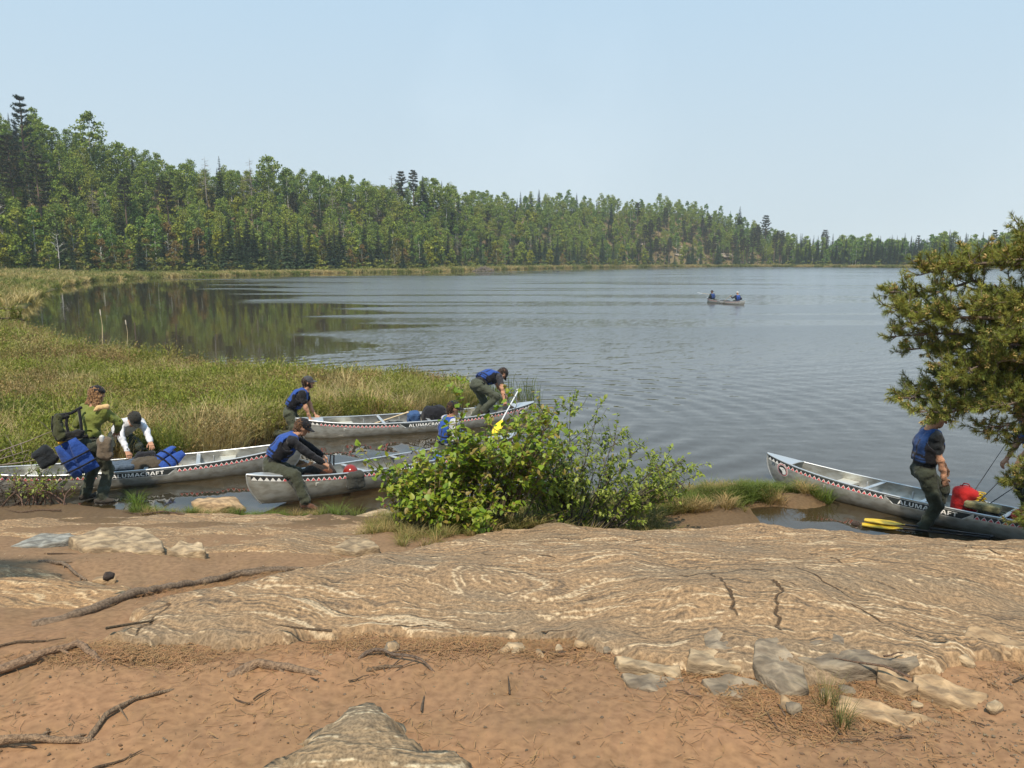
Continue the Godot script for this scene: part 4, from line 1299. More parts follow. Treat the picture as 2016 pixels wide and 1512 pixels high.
func make_shrubs() -> void:
	rng.seed = 600
	var big := [leaf_mesh(1.0, 0.78, 0.22, Color(0.20, 0.30, 0.022)), leaf_mesh(1.0, 0.70, 0.35, Color(0.25, 0.335, 0.028)), leaf_mesh(1.0, 0.74, 0.12, Color(0.155, 0.25, 0.02)), leaf_mesh(1.0, 0.66, 0.3, Color(0.30, 0.33, 0.035)), leaf_mesh(1.0, 0.6, 0.5, Color(0.22, 0.28, 0.03)), leaf_mesh(1.0, 0.62, 0.4, Color(0.26, 0.20, 0.05))]
	var st := []
	for k in 58:
		var x := rf(-0.82, 1.3)
		var top := pl([[-1.0, 0.5], [-0.7, 0.68], [-0.4, 0.82], [-0.12, 0.92], [0.03, 1.30], [0.15, 1.16], [0.55, 1.14], [0.8, 1.34], [1.1, 1.34], [1.3, 1.1]], x)
		st.append([x, top * rf(0.58, 1.0), rf(-0.35, 0.62), x * 0.45 + rf(-0.1, 0.1), rf(-0.15, 0.25)])
	for k in 18: st.append([rf(-0.8, 0.7), rf(0.16, 0.5), rf(0.35, 0.85), rf(-0.45, 0.3), rf(0.1, 0.35)])
	for e: Array in [[0.05, 1.66, -0.1, 0.05, 0], [0.0, 1.48, 0.05, 0.0, 0.1], [-1.0, 0.86, 0.2, -0.4, 0.1], [0.7, 1.52, -0.1, 0.3, 0]]: st.append(e)
	shrub("leafy_shrub", "bright green broad leaved shrub on the bank in front of the canoes", st, Vector3(-0.62, near_h(-0.62, 8.35), -8.35), big, 9, Vector2(0.045, 0.088), Color(0.12, 0.09, 0.06), 295, 7, 0.38)
	rng.seed = 601
	var small := [leaf_mesh(1.0, 0.5, 0.2, Color(0.24, 0.31, 0.04)), leaf_mesh(1.0, 0.46, 0.3, Color(0.29, 0.34, 0.055)), leaf_mesh(1.0, 0.52, 0.1, Color(0.19, 0.25, 0.036))]
	st = []
	for k in 40:
		var a := rf(-1.0, 1.0)
		st.append([0.30 + a * 1.12, (1.25 - a * 0.30) * rf(0.45, 1.0), rf(-0.5, 0.4), a * 0.3 + rf(-0.15, 0.15), rf(-0.2, 0.2)])
	for e: Array in [[-0.02, 1.68, -0.1, 0.02, 0], [0.28, 1.66, 0.0, 0.05, 0], [-0.3, 1.55, -0.15, 0, 0], [0.62, 1.38, -0.1, 0.1, 0], [1.5, 0.82, 0.0, 0.3, 0], [1.42, 0.98, -0.2, 0.3, 0], [1.35, 1.05, 0.1, 0.3, 0]]: st.append(e)
	var al := shrub("alder_shrub", "dark stemmed alder shrub with small sparse leaves by the water", st, Vector3(0.72, near_h(0.72, 8.95), -8.95), small, 14, Vector2(0.038, 0.074), Color(0.085, 0.07, 0.058), 295, 9, 0.42)
	for k in 14:
		var c := MB.new()
		c.col = Color(0.30, 0.22, 0.07) if k % 3 else Color(0.05, 0.04, 0.03)
		var a := Vector3(rf(-0.2, 1.5), rf(0.7, 1.2), rf(-0.2, 0.3))
		c.tube([a, a - Vector3(0.004, 0.03, 0), a - Vector3(0, 0.062, 0)], [0.006, 0.009, 0.005], 5)
		part("catkin", c.mesh(), M.bark, al)
	# seedlings and low brush
	rng.seed = 602
	for q: Array in [[-0.95, 7.95, 0.30, "low green seedling on the grass before the leafy shrub"], [0.35, 8.4, 0.30, "low yellow green seedling at the rock edge below the alder"], [2.35, 10.6, 0.4, "pale green sprout on the grassy bank right of the alder"]]:
		st = []
		for k in 10: st.append([rf(-0.25, 0.25), rf(0.5, 1.0) * float(q[2]), rf(-0.2, 0.2)])
		shrub("seedling", q[3], st, Vector3(q[0], near_h(q[0], q[1]), -float(q[1])), big, 3, Vector2(0.03, 0.055), Color(0.12, 0.09, 0.06), 40, 2, 0.14)
	rng.seed = 603
	st = []
	for k in 26: st.append([rf(-0.75, 0.75), rf(0.14, 0.48), rf(-0.3, 0.3), rf(-0.5, 0.5), rf(-0.2, 0.2)])
	shrub("blueberry_bush", "low twiggy green bush beside the standing person's legs", st, Vector3(-6.75, near_h(-6.75, 10.55), -10.55), small, 5, Vector2(0.03, 0.055), Color(0.13, 0.08, 0.06), 200, 4, 0.2)
	# bare dead branches reaching in over the left canoe
	rng.seed = 604
	var o := thing("dead_branch", "bare grey dead branch leaning over the end of the left canoe", "branch", Vector3(-8.2, 0.35, -10.7))
	for e: Array in [[1.9, 0.85, 0.1], [1.5, 0.55, 0.3], [1.75, 0.42, 0.15], [0.9, 1.1, 0.0]]:
		var mb := MB.new()
		mb.col = Color(0.2, 0.165, 0.14)
		var tip := Vector3(e[0], e[1], e[2])
		mb.tube([Vector3(rf(-0.3, 0), -0.3, rf(-0.1, 0.1)), tip * 0.35 + Vector3(0, 0.08, 0), tip * 0.7 + Vector3(0, 0.02, 0), tip], [0.018, 0.013, 0.008, 0.003], 5)
		for k in 9:
			var a := tip * rf(0.3, 0.95) + Vector3(0, 0.04, 0)
			var dd := (rdir() + Vector3(0.5, 0.2, 0)).normalized() * rf(0.1, 0.35)
			mb.tube([a, a + dd * 0.5 + Vector3(0, 0.02, 0), a + dd], [0.005, 0.004, 0.0015], 4)
		part("limb", mb.mesh(), M.bark, o)
	# heap of dark dead twigs on the bank
	var hp := thing("brush_pile", "dark tangle of dead twigs on the bank at the left canoe's end", "brush", Vector3(-7.3, near_h(-7.3, 10.5), -10.5))
	for b in 5:
		var mb := MB.new()
		mb.col = Color(0.10, 0.075, 0.06)
		for k in 26:
			var a := Vector3(rf(-0.5, 0.5), rf(0, 0.32), rf(-0.25, 0.25))
			var dd := (rdir() * Vector3(1, 0.5, 0.8)).normalized() * rf(0.15, 0.4)
			mb.tube([a, a + dd * 0.5 + rdir() * 0.02, a + dd], [0.005, 0.004, 0.002], 3)
		part("twigs", mb.mesh(), M.bark, hp)

# ---------------------------------------------------------------- the pine that leans in from the right
func tuft_mesh(n: int, l: float, w: float, shoot: float) -> ArrayMesh:     # needles round a shoot that runs along +y
	var mb := MB.new()
	mb.col = Color(0.5, 0.3, 0.12)
	mb.tube([Vector3.ZERO, Vector3(0, shoot, 0)], [0.0035, 0.0025], 4)
	for k in n:
		var y := shoot * pow(rng.randf(), 0.8)
		var a := rf(0, TAU)
		var dir := Vector3(cos(a), rf(0.45, 1.5), sin(a)).normalized()
		var s := dir.cross(rdir()).normalized() * w * 0.5
		var p0 := Vector3(0, y, 0)
		var p1 := p0 + dir * l * rf(0.75, 1.1)
		mb.col = jit(Color(1, 1, 1), 0.25)
		mb.quad(p0 - s, p0 + s, p1 + s * 0.5, p1 - s * 0.5)
	return mb.mesh()
func cone_cluster() -> ArrayMesh:
	var mb := MB.new()
	for k in 5:
		var a := TAU * k / 5.0
		var dir := Vector3(cos(a) * 0.6, 1.0, sin(a) * 0.6).normalized()
		mb.col = jit(Color(0.52, 0.40, 0.16), 0.2)
		var o := Vector3(cos(a), 0, sin(a)) * 0.007
		mb.tube([o, o + dir * 0.014, o + dir * 0.027], [0.0045, 0.006, 0.003], 5)
	return mb.mesh()
func upto(dir: Vector3) -> Basis:
	var y := dir.normalized()
	var x := y.cross(rdir()).normalized()
	return Basis(x, y, x.cross(y))
func needle_tree(o: Node3D, trunk_top: float, limbs: Array, dens: float, cones: float, tr := 0.12) -> void:
	var tm := MB.new()
	tm.col = Color(0.15, 0.11, 0.085)
	var path := []
	var rad := []
	for k in 9:
		var t := k / 8.0
		path.append(Vector3(sin(t * 5.0) * 0.06, trunk_top * t - 0.2 * (1.0 - t), cos(t * 4.0) * 0.05 - 0.05))
		rad.append(lerpf(tr, 0.02, t))
	tm.tube(path, rad, 9, 0.04)
	part("trunk", tm.mesh(), M.bark_rough, o)
	var tufts := []
	var tcol := []
	var cn := []
	for e: Array in limbs:
		var tip := Vector3(e[0], e[1], e[2])
		var start := Vector3(0, clampf(tip.y - float(e[3]), 0.4, trunk_top * 0.95), 0)
		var mb := MB.new()
		mb.col = Color(0.13, 0.10, 0.08)
		var pts := []
		var rr := []
		var len_ := (tip - start).length()
		for k in 9:
			var t := k / 8.0
			var q := start.lerp(tip, t)
			q.y += sin(t * PI) * len_ * 0.05 - sin(t * PI * 0.5) * 0.0
			q += rdir() * 0.035 * len_ * (1.0 if k > 0 and k < 8 else 0.0)
			pts.append(q)
			rr.append(lerpf(0.012 + 0.012 * len_, 0.004, t))
		mb.tube(pts, rr, 6)
		var n := int(len_ * 9.0 * dens)
		for k in n:
			var t := pow(rf(0.05, 1.0), 0.75)
			var fi := t * 8.0
			var a: Vector3 = pts[int(fi)].lerp(pts[mini(int(fi) + 1, 8)], fi - int(fi))
			var ld: Vector3 = (pts[mini(int(fi) + 1, 8)] - pts[maxi(int(fi) - 1, 0)]).normalized()
			var dir := (ld * 0.75 + rdir() * Vector3(1, 0.75, 1) + Vector3(0, 0.18, 0)).normalized()
			var l := rf(0.14, 0.36) * lerpf(1.15, 0.5, t)
			var b := a + dir * l * 0.5 - Vector3(0, 0.01, 0)
			var c := a + dir * l + Vector3(0, 0.03, 0)
			mb.tube([a, b, c], [0.006, 0.0045, 0.003], 4)
			for q in 4:
				var f := 0.3 + 0.7 * q / 3.0
				var at := a.lerp(b, f * 2.0) if f < 0.5 else b.lerp(c, f * 2.0 - 1.0)
				var td := (dir + rdir() * (0.75 if q < 3 else 0.2) + Vector3(0, 0.35, 0)).normalized()
				tufts.append(Transform3D(upto(td).scaled(Vector3.ONE * rf(0.75, 1.25)), at))
				tcol.append(jit(Color(0.175, 0.205, 0.046).lerp(Color(0.30, 0.30, 0.056), rng.randf() * rng.randf()), 0.25))
				if rng.randf() < cones * (0.5 if q < 3 else 1.0): cn.append(Transform3D(upto(td).scaled(Vector3.ONE * rf(0.8, 1.3)), at + td * 0.035))
		part("branch", mb.mesh(), M.bark, o)
	many("needles", tuft_mesh(46, 0.046, 0.0028, 0.05), M.needle, o, tufts, tcol)
	if cn.size(): many("pollen_cones", cone_cluster(), M.leaf, o, cn)
func make_pine() -> void:
	rng.seed = 707
	var base := Vector3(6.7, near_h(6.7, 7.5), -7.5)
	var o := thing("pine_tree", "dark pine dotted with yellow pollen cones leaning in at the shore", "tree", base)
	var limbs := []
	# tips as seen from the landing: x, y, depth and how far below them the limb leaves the trunk
	for e: Array in [[4.70, 3.88, 7.4, 0.2], [4.95, 3.72, 7.6, 0.3], [3.74, 3.46, 7.3, 0.3], [4.2, 3.55, 7.7, 0.3], [4.45, 3.6, 7.1, 0.3], [3.52, 3.16, 7.3, 0.3], [3.66, 3.3, 7.6, 0.3], [3.58, 2.86, 7.5, 0.25], [3.62, 3.0, 7.2, 0.3], [3.92, 2.62, 7.3, 0.2], [3.86, 2.72, 7.7, 0.2], [4.2, 2.95, 6.9, 0.2], [4.1, 3.2, 7.0, 0.2], [4.3, 2.45, 7.5, 0.1], [4.45, 2.75, 7.2, 0.2], [3.78, 2.26, 7.5, -0.1], [3.82, 2.16, 7.3, -0.1], [4.0, 2.34, 7.7, 0.0], [4.12, 2.20, 7.4, -0.1], [4.35, 2.24, 7.1, 0.0], [4.55, 1.98, 7.4, -0.15], [4.7, 2.1, 7.7, -0.1], [4.0, 2.5, 7.1, 0.0], [4.3, 2.4, 7.8, 0.1], [4.2, 2.7, 7.5, 0.1], [4.9, 1.62, 7.3, -0.2], [5.0, 1.42, 7.5, -0.25], [5.0, 1.15, 7.2, -0.3], [5.0, 2.3, 6.9, 0.1], [5.1, 2.9, 6.9, 0.2], [5.2, 3.4, 7.0, 0.3], [4.9, 3.1, 7.9, 0.2], [4.8, 2.5, 7.9, 0.1], [5.3, 1.7, 6.9, -0.1], [5.4, 1.25, 7.1, -0.2], [5.1, 0.95, 7.5, -0.3], [5.05, 1.3, 7.7, -0.2], [5.2, 1.5, 7.3, -0.1], [4.95, 1.75, 7.6, -0.1], [5.3, 1.1, 7.4, -0.3], [5.1, 2.0, 7.2, 0.0], [5.6, 3.9, 7.2, 0.4], [5.5, 4.3, 7.5, 0.4], [5.9, 4.8, 7.4, 0.4], [7.6, 3.2, 7.0, 0.3], [8.2, 2.4, 7.9, 0.2], [7.9, 1.6, 7.4, 0.0], [7.4, 4.2, 7.8, 0.3], [6.6, 3.0, 6.2, 0.3], [6.9, 2.0, 6.1, 0.1], [6.5, 2.6, 9.0, 0.2], [6.2, 5.3, 7.6, 0.3], [7.0, 5.2, 7.3, 0.3], [4.6, 6.3, 7.0, 0.3], [4.3, 6.9, 7.3, 0.4], [4.9, 7.3, 6.7, 0.4], [5.2, 6.6, 7.6, 0.3], [5.0, 7.9, 7.2, 0.4], [5.6, 7.5, 6.6, 0.4], [5.7, 8.3, 7.3, 0.4], [5.4, 6.2, 6.5, 0.3], [5.9, 6.9, 8.2, 0.3], [6.4, 8.7, 7.0, 0.3], [7.6, 7.2, 7.2, 0.3], [8.2, 6.3, 7.6, 0.3], [7.2, 8.2, 7.6, 0.3], [7.4, 6.4, 6.5, 0.3], [4.7, 6.5, 7.6, 0.3], [5.1, 6.9, 7.0, 0.3], [4.4, 6.4, 6.7, 0.3], [4.8, 6.7, 6.5, 0.3], [4.2, 6.6, 7.1, 0.3], [4.6, 7.2, 7.1, 0.3], [5.0, 6.3, 7.3, 0.3], [4.5, 6.1, 7.4, 0.2], [5.4, 7.1, 7.1, 0.3]]:
		limbs.append([e[0] + 0.10 - base.x, e[1] - 0.10 - base.y, -e[2] - base.z, e[3]])
	needle_tree(o, 8.6, limbs, 4.4, 0.2)
	# the tips of another pine just reaching in at the far left
	rng.seed = 708
	var b2 := Vector3(-11.4, 0.35, -14.2)
	var o2 := thing("young_pine_tree", "young pine with one dead twig reaching out over the marsh", "tree", b2)
	var l2 := []
	for e: Array in [[-9.1, 2.62, 14.0, 0.3], [-8.95, 2.42, 14.1, 0.2], [-9.3, 2.3, 13.8, 0.1], [-9.6, 2.75, 14.3, 0.3], [-9.9, 2.4, 14.0, 0.2], [-10.2, 2.9, 14.4, 0.3], [-10.6, 3.3, 14.0, 0.3], [-12.6, 2.4, 14.0, 0.2], [-10.4, 1.9, 14.6, 0.1]]:
		l2.append([e[0] - b2.x, e[1] - b2.y, -e[2] - b2.z, e[3]])
	needle_tree(o2, 3.4, l2, 1.3, 0.05, 0.06)
	# tall pines behind the landing whose shade falls on the right canoe and on the left of the ground
	rng.seed = 709
	kinds["shade"] = {"name": "tall_pine_tree", "label": "tall pine behind the landing that shades the shore", "group": "tall pines behind the landing", "meshes": [tufted_pine(45, 15, 2.6, 0.5, Color(0.05, 0.065, 0.028), Color(0.15, 0.1, 0.07), 15)], "mat": M.needle}
	for q: Array in [[-6.7, -0.9, 0.72], [9.5, -1.5, 0.9]]:
		plant_tree("shade", q[0], q[1], q[2], 1.0, 1.8)

# ---------------------------------------------------------------- canoes (local +x is the bow, y = 0 at the keel amidships)
const CL := 5.1
var canoes := []
func c_sheer(t: float) -> float: return 0.335 + 0.155 * pow(absf(t), 2.6)
func c_keel(t: float) -> float: return 0.045 * pow(absf(t), 5.0)
func c_beam(t: float) -> float: return 0.45 * pow(maxf(0.0, 1.0 - pow(absf(t), 2.35)), 0.80)
func c_skin(t: float, th: float, side: float, out := 0.0) -> Vector3:    # th 0 keel .. PI/2 gunwale
	var b := maxf(c_beam(t), 0.004)
	var k := c_keel(t)
	var c := cos(th)
	var y := k + (c_sheer(t) - k) * (1.0 - pow(maxf(c, 0.0), 0.8))
	var fr := (y - k) / (c_sheer(t) - k)
	var x := t * (CL * 0.5 - 0.20 * pow(1.0 - fr, 2.2) * pow(absf(t), 5.0))
	var z := b * pow(sin(th), 0.60) * (1.0 - 0.05 * pow(fr, 4.0)) + out
	return Vector3(x, y - out * 0.3 * c, side * z)
func c_mark(x: float, drop: float, side: float, out: float) -> Vector3:   # a point on the hull side, so far below the gunwale
	var t := clampf(x / (CL * 0.5), -0.995, 0.995)
	var f := 1.0 - drop / (c_sheer(t) - c_keel(t))
	return c_skin(t, acos(pow(maxf(1.0 - f, 0.0), 1.25)), side, out)
func c_tri(mb: MB, a: Vector2, b: Vector2, c: Vector2, side: float, out: float) -> void:
	var p := [c_mark(a.x * side, a.y, side, out), c_mark(b.x * side, b.y, side, out), c_mark(c.x * side, c.y, side, out)]
	mb.tri(p[0], p[1], p[2])
func c_oval(mb: MB, ctr: Vector2, r: Vector2, side: float, out: float, tilt := 0.0) -> void:
	for k in 24:
		var a0 := TAU * k / 24.0
		var a1 := TAU * (k + 1) / 24.0
		c_tri(mb, ctr, ctr + (Vector2(cos(a0), sin(a0)) * r).rotated(tilt), ctr + (Vector2(cos(a1), sin(a1)) * r).rotated(tilt), side, out)
func c_text(mb: MB, txt: String, ctr: Vector2, size: Vector2, side: float, out: float) -> void:
	var tm := TextMesh.new()
	var f := SystemFont.new()
	f.font_names = PackedStringArray(["Droid Sans"])
	f.font_weight = 800
	tm.font = f
	tm.text = txt
	tm.font_size = 48
	tm.pixel_size = 0.01
	tm.depth = 0.0
	var a := tm.get_mesh_arrays()
	var v: PackedVector3Array = a[Mesh.ARRAY_VERTEX]
	var ix: PackedInt32Array = a[Mesh.ARRAY_INDEX]
	var lo := Vector2(1e9, 1e9)
	var hi := -lo
	for q in v:
		lo = Vector2(minf(lo.x, q.x), minf(lo.y, q.y)); hi = Vector2(maxf(hi.x, q.x), maxf(hi.y, q.y))
	var sp := hi - lo
	for k in range(0, ix.size(), 3):
		var pp := []
		for e in 3:
			var q := v[ix[k + e]]
			pp.append(Vector2(ctr.x + ((q.x - lo.x) / sp.x - 0.5) * size.x, ctr.y - ((q.y - lo.y) / sp.y - 0.5) * size.y))
		c_tri(mb, pp[0], pp[1], pp[2], side, out)
func build_canoe() -> Node3D:
	var o := Node3D.new()
	var hull := MB.new()
	for side: float in [1.0, -1.0]:
		for inner in 2:
			hull.grid(48, 12, func(a: float, b: float) -> Vector3:
				var t := (a * 2.0 - 1.0) * (1.0 if (side > 0.0) != (inner == 1) else -1.0)
				t = signf(t) * (1.0 - pow(1.0 - absf(t), 1.35))
				var q := c_skin(t, b * PI * 0.5, side)
				q.z += side * 0.007 * ns.get_noise_3d(q.x * 70.0, q.y * 170.0, side * 40.0) * sin(b * PI)
				if inner == 1:
					q.z -= side * minf(0.006, absf(q.z))
					q.y += 0.006 * (1.0 - b)
				return q)
	part("hull", hull.mesh(), M.aluminium, o)
	for side: float in [1.0, -1.0]:
		var g := MB.new()
		var path := []
		var rad := []
		for k in 41:
			var t := -1.0 + 2.0 * k / 40.0
			t = signf(t) * (1.0 - pow(1.0 - absf(t), 1.25))
			path.append(c_skin(t, PI * 0.5, side, 0.002) + Vector3(0, 0.006, 0))
			rad.append(0.0135)
		g.tube(path, rad, 6)
		part("gunwale", g.mesh(), M.trim, o)
	for e: float in [1.0, -1.0]:
		var dk := MB.new()
		dk.grid(10, 6, func(a: float, b: float) -> Vector3:
			var t := e * lerpf(0.80, 0.995, a)
			var w := c_beam(t) * (b * 2.0 - 1.0) * e
			return Vector3(t * CL * 0.5, c_sheer(t) + 0.016 + 0.02 * (1.0 - pow(b * 2.0 - 1.0, 2.0)) * (1.0 - a), -w))
		part("deck", dk.mesh(), M.trim, o)
		var lip := MB.new()
		lip.tube([Vector3(e * 0.80 * CL * 0.5, c_sheer(0.8) + 0.012, -c_beam(0.8)), Vector3(e * 0.795 * CL * 0.5, c_sheer(0.8) + 0.03, 0), Vector3(e * 0.80 * CL * 0.5, c_sheer(0.8) + 0.012, c_beam(0.8))], [0.012, 0.012, 0.012], 6)
		part("deck_lip", lip.mesh(), M.trim, o)
		var st := MB.new()
		var path := []
		var rad := []
		for k in 9:
			path.append(c_skin(e, PI * 0.5 * k / 8.0, 1.0) * Vector3(1, 1, 0) + Vector3(e * 0.006, 0, 0))
			rad.append(0.012)
		st.tube(path, rad, 6)
		part("stem_band", st.mesh(), M.trim, o)
		var s := MB.new()
		var ts := 0.60 if e < 0 else 0.52
		s.box(Vector3(e * ts * CL * 0.5, c_sheer(ts) - 0.10, 0), Vector3(0.25, 0.02, c_beam(ts) * 1.86), Basis(), 0.006)
		s.box(Vector3(e * ts * CL * 0.5 + 0.12, c_sheer(ts) - 0.115, 0), Vector3(0.02, 0.05, c_beam(ts) * 1.84), Basis(), 0.004)
		s.box(Vector3(e * ts * CL * 0.5 - 0.12, c_sheer(ts) - 0.115, 0), Vector3(0.02, 0.05, c_beam(ts) * 1.84), Basis(), 0.004)
		part("seat", s.mesh(), M.seat, o)
	for t: float in [-0.33, 0.04, 0.34]:
		var w := MB.new()
		w.box(Vector3(t * CL * 0.5, c_sheer(t) - 0.012, 0), Vector3(0.062, 0.016, c_beam(t) * 1.95), Basis(), 0.005)
		part("thwart", w.mesh(), M.trim, o)
	for t: float in [-0.45, -0.15, 0.18, 0.43]:
		var r := MB.new()
		var path := []
		var rad := []
		for k in 13:
			var a := -1.0 + k / 6.0
			var q := c_skin(t, absf(a) * PI * 0.46, signf(a) if a != 0.0 else 1.0, -0.012)
			path.append(q + Vector3(0, 0.012 * (1.0 - absf(a)), 0)); rad.append(0.011)
		r.tube(path, rad, 5)
		part("rib", r.mesh(), M.trim, o)
	for side: float in [1.0, -1.0]:
		var panel := MB.new()
		var text := MB.new()
		var round_ := MB.new()
		var pitch := 0.078
		for sg: float in [-1.0, 1.0]:
			var band := MB.new()
			for k in 25:
				var x0 := sg * (0.56 + pitch * k)
				var x1 := x0 + sg * pitch
				var near_end := smoothstep(17.0, 22.0, k)
				var lo := minf(x0, x1)
				var hi := maxf(x0, x1)
				band.col = Color(0.03, 0.028, 0.028)
				c_tri(band, Vector2(lo, 0.012), Vector2(lo, 0.070), Vector2(hi, 0.070), side, 0.003)
				c_tri(band, Vector2(lo, 0.012), Vector2(hi, 0.070), Vector2(hi, 0.012), side, 0.003)
				band.col = Color(0.72, 0.70, 0.66)
				c_tri(band, Vector2(lo, 0.070), Vector2(hi, 0.070), Vector2((lo + hi) * 0.5, 0.018), side, 0.0045)
				if near_end < 0.5:
					band.col = Color(0.60, 0.085, 0.09)
					c_tri(band, Vector2(lo + 0.013, 0.066), Vector2(hi - 0.013, 0.066), Vector2((lo + hi) * 0.5, 0.030), side, 0.006)
			part("triangle_stripe", band.mesh(), M.painted, o)
		panel.col = Color(0.74, 0.73, 0.7)
		for q: Array in [[-0.56, 0.44, 0.010, 0.104, 0.0035], [-0.545, 0.425, 0.015, 0.097, 0.005]]:
			for k in 10:
				var a: float = lerpf(-1.0, 1.0, k / 10.0)
				var b: float = lerpf(-1.0, 1.0, (k + 1) / 10.0)
				var top: float = q[2]; var bot: float = q[3]
				var wt: float = -q[0]; var wb: float = q[1]
				c_tri(panel, Vector2(a * wt, top), Vector2(a * wb, bot), Vector2(b * wb, bot), side, q[4])
				c_tri(panel, Vector2(a * wt, top), Vector2(b * wb, bot), Vector2(b * wt, top), side, q[4])
			panel.col = Color(0.022, 0.024, 0.027)
		text.col = Color(0.78, 0.77, 0.74)
		c_text(text, "ALUMACRAFT", Vector2(0, 0.057), Vector2(0.74, 0.056), side, 0.0066)
		var bx := side * 2.20
		for q: Array in [[Vector2(bx, 0.125), Vector2(0.110, 0.098), Color(0.74, 0.73, 0.7), 0.003, 0.0], [Vector2(bx, 0.125), Vector2(0.102, 0.090), Color(0.42, 0.035, 0.05), 0.0045, 0.0], [Vector2(bx, 0.125), Vector2(0.088, 0.077), Color(0.74, 0.73, 0.7), 0.006, 0.0], [Vector2(bx, 0.125), Vector2(0.082, 0.071), Color(0.02, 0.02, 0.022), 0.0075, 0.0], [Vector2(bx + 0.016, 0.136), Vector2(0.056, 0.047), Color(0.74, 0.73, 0.7), 0.009, 0.5], [Vector2(bx - 0.020, 0.112), Vector2(0.036, 0.018), Color(0.74, 0.73, 0.7), 0.0095, 0.25], [Vector2(bx - 0.022, 0.150), Vector2(0.030, 0.016), Color(0.02, 0.02, 0.022), 0.0105, 0.7], [Vector2(bx + 0.018, 0.116), Vector2(0.011, 0.005), Color(0.02, 0.02, 0.022), 0.0105, 0.1]]:
			round_.col = q[2]
			c_oval(round_, q[0], q[1], side, q[3], q[4])
		var pn := part("name_panel", panel.mesh(), M.painted, o)
		part("lettering", text.mesh(), M.painted, pn)
		part("bow_emblem", round_.mesh(), M.painted, o)
	return o
func make_canoes() -> void:
	mat("seat", lin(0.52, 0.52, 0.46), 0.55, 0.3)
	var proto := build_canoe()
	for q: Array in [["weathered silver canoe lying between the marsh and two people loading it", Vector3(-5.99, -0.08, -12.02), 20.7, 0.0, 0.0], ["silver canoe along the marsh with a man standing bent over in its bow", Vector3(-1.91, -0.09, -15.85), 20.6, 0.0, 1.5], ["silver canoe with its stern on the bank and a man sitting on the stern deck", Vector3(-1.80, -0.04, -12.1), 41.2, -1.6, -3.0], ["silver canoe numbered 25 with red bags and yellow rope inside", Vector3(5.86, -0.09, -10.2), 133.8, 0.5, 4.0], ["small far canoe out on the open lake with two paddlers", Vector3(17.45, -0.12, -63.1), 110.0, 0.0, 0.0]]:
		var o: Node3D = proto.duplicate()
		o.name = numbered("canoe")
		add_child(o)
		o.position = q[1]
		o.rotation_degrees = Vector3(q[4], q[2], q[3])
		tag(o, q[0], "canoe", "aluminium canoes")
		canoes.append(o)
		if q[0].contains("25"):
			for side: float in [1.0, -1.0]:
				var nb := MB.new()
				nb.col = Color(0.04, 0.08, 0.12)
				c_text(nb, "25", Vector2(side * 2.40, 0.10), Vector2(0.075, 0.05), side, 0.004)
				part("bow_number", nb.mesh(), M.painted, o)
	proto.free()

# ---------------------------------------------------------------- people
enum {SKIN, SHIRT, PANTS, BOOT, SLEEVE, LIP, EYE, BEARD, BELT}
var head_tpl := {}
var hand_tpl := {}
func head_sdf() -> Sdf:
	if head_tpl.has("h"): return head_tpl.h
	var s := Sdf.new(Vector3(-0.12, -0.20, -0.15), Vector3(0.12, 0.15, 0.14), 0.0065)
	s.cap(Vector3(0, 0.035, 0.025), Vector3(0, 0.03, -0.012), 0.086, 0.082, 0.02, SKIN)
	s.cap(Vector3(0, -0.005, -0.03), Vector3(0, -0.075, -0.050), 0.066, 0.040, 0.03, SKIN)
	for sx: float in [-1.0, 1.0]:
		s.cap(Vector3(sx * 0.058, -0.01, -0.02), Vector3(sx * 0.035, -0.08, -0.045), 0.028, 0.020, 0.03, BEARD)
		s.cap(Vector3(sx * 0.083, 0.018, 0.012), Vector3(sx * 0.084, -0.022, 0.006), 0.014, 0.010, 0.008, SKIN)
	s.cap(Vector3(-0.034, 0.032, -0.083), Vector3(0.034, 0.032, -0.083), 0.012, 0.012, 0.012, SKIN)
	s.cap(Vector3(0, 0.018, -0.093), Vector3(0, -0.024, -0.112), 0.008, 0.014, 0.010, SKIN)
	s.cap(Vector3(0, -0.085, -0.062), Vector3(0, -0.098, -0.06), 0.028, 0.022, 0.02, BEARD)
	s.cap(Vector3(-0.018, -0.056, -0.086), Vector3(0.018, -0.056, -0.086), 0.009, 0.009, 0.005, LIP)
	for sx: float in [-1.0, 1.0]: s.cap(Vector3(sx * 0.032, 0.010, -0.086), Vector3(sx * 0.030, 0.010, -0.086), 0.0105, 0.0105, 0.003, EYE)
	s.cap(Vector3(0, -0.05, 0.022), Vector3(0, -0.19, 0.035), 0.052, 0.058, 0.03, SKIN)
	head_tpl.h = s
	return s
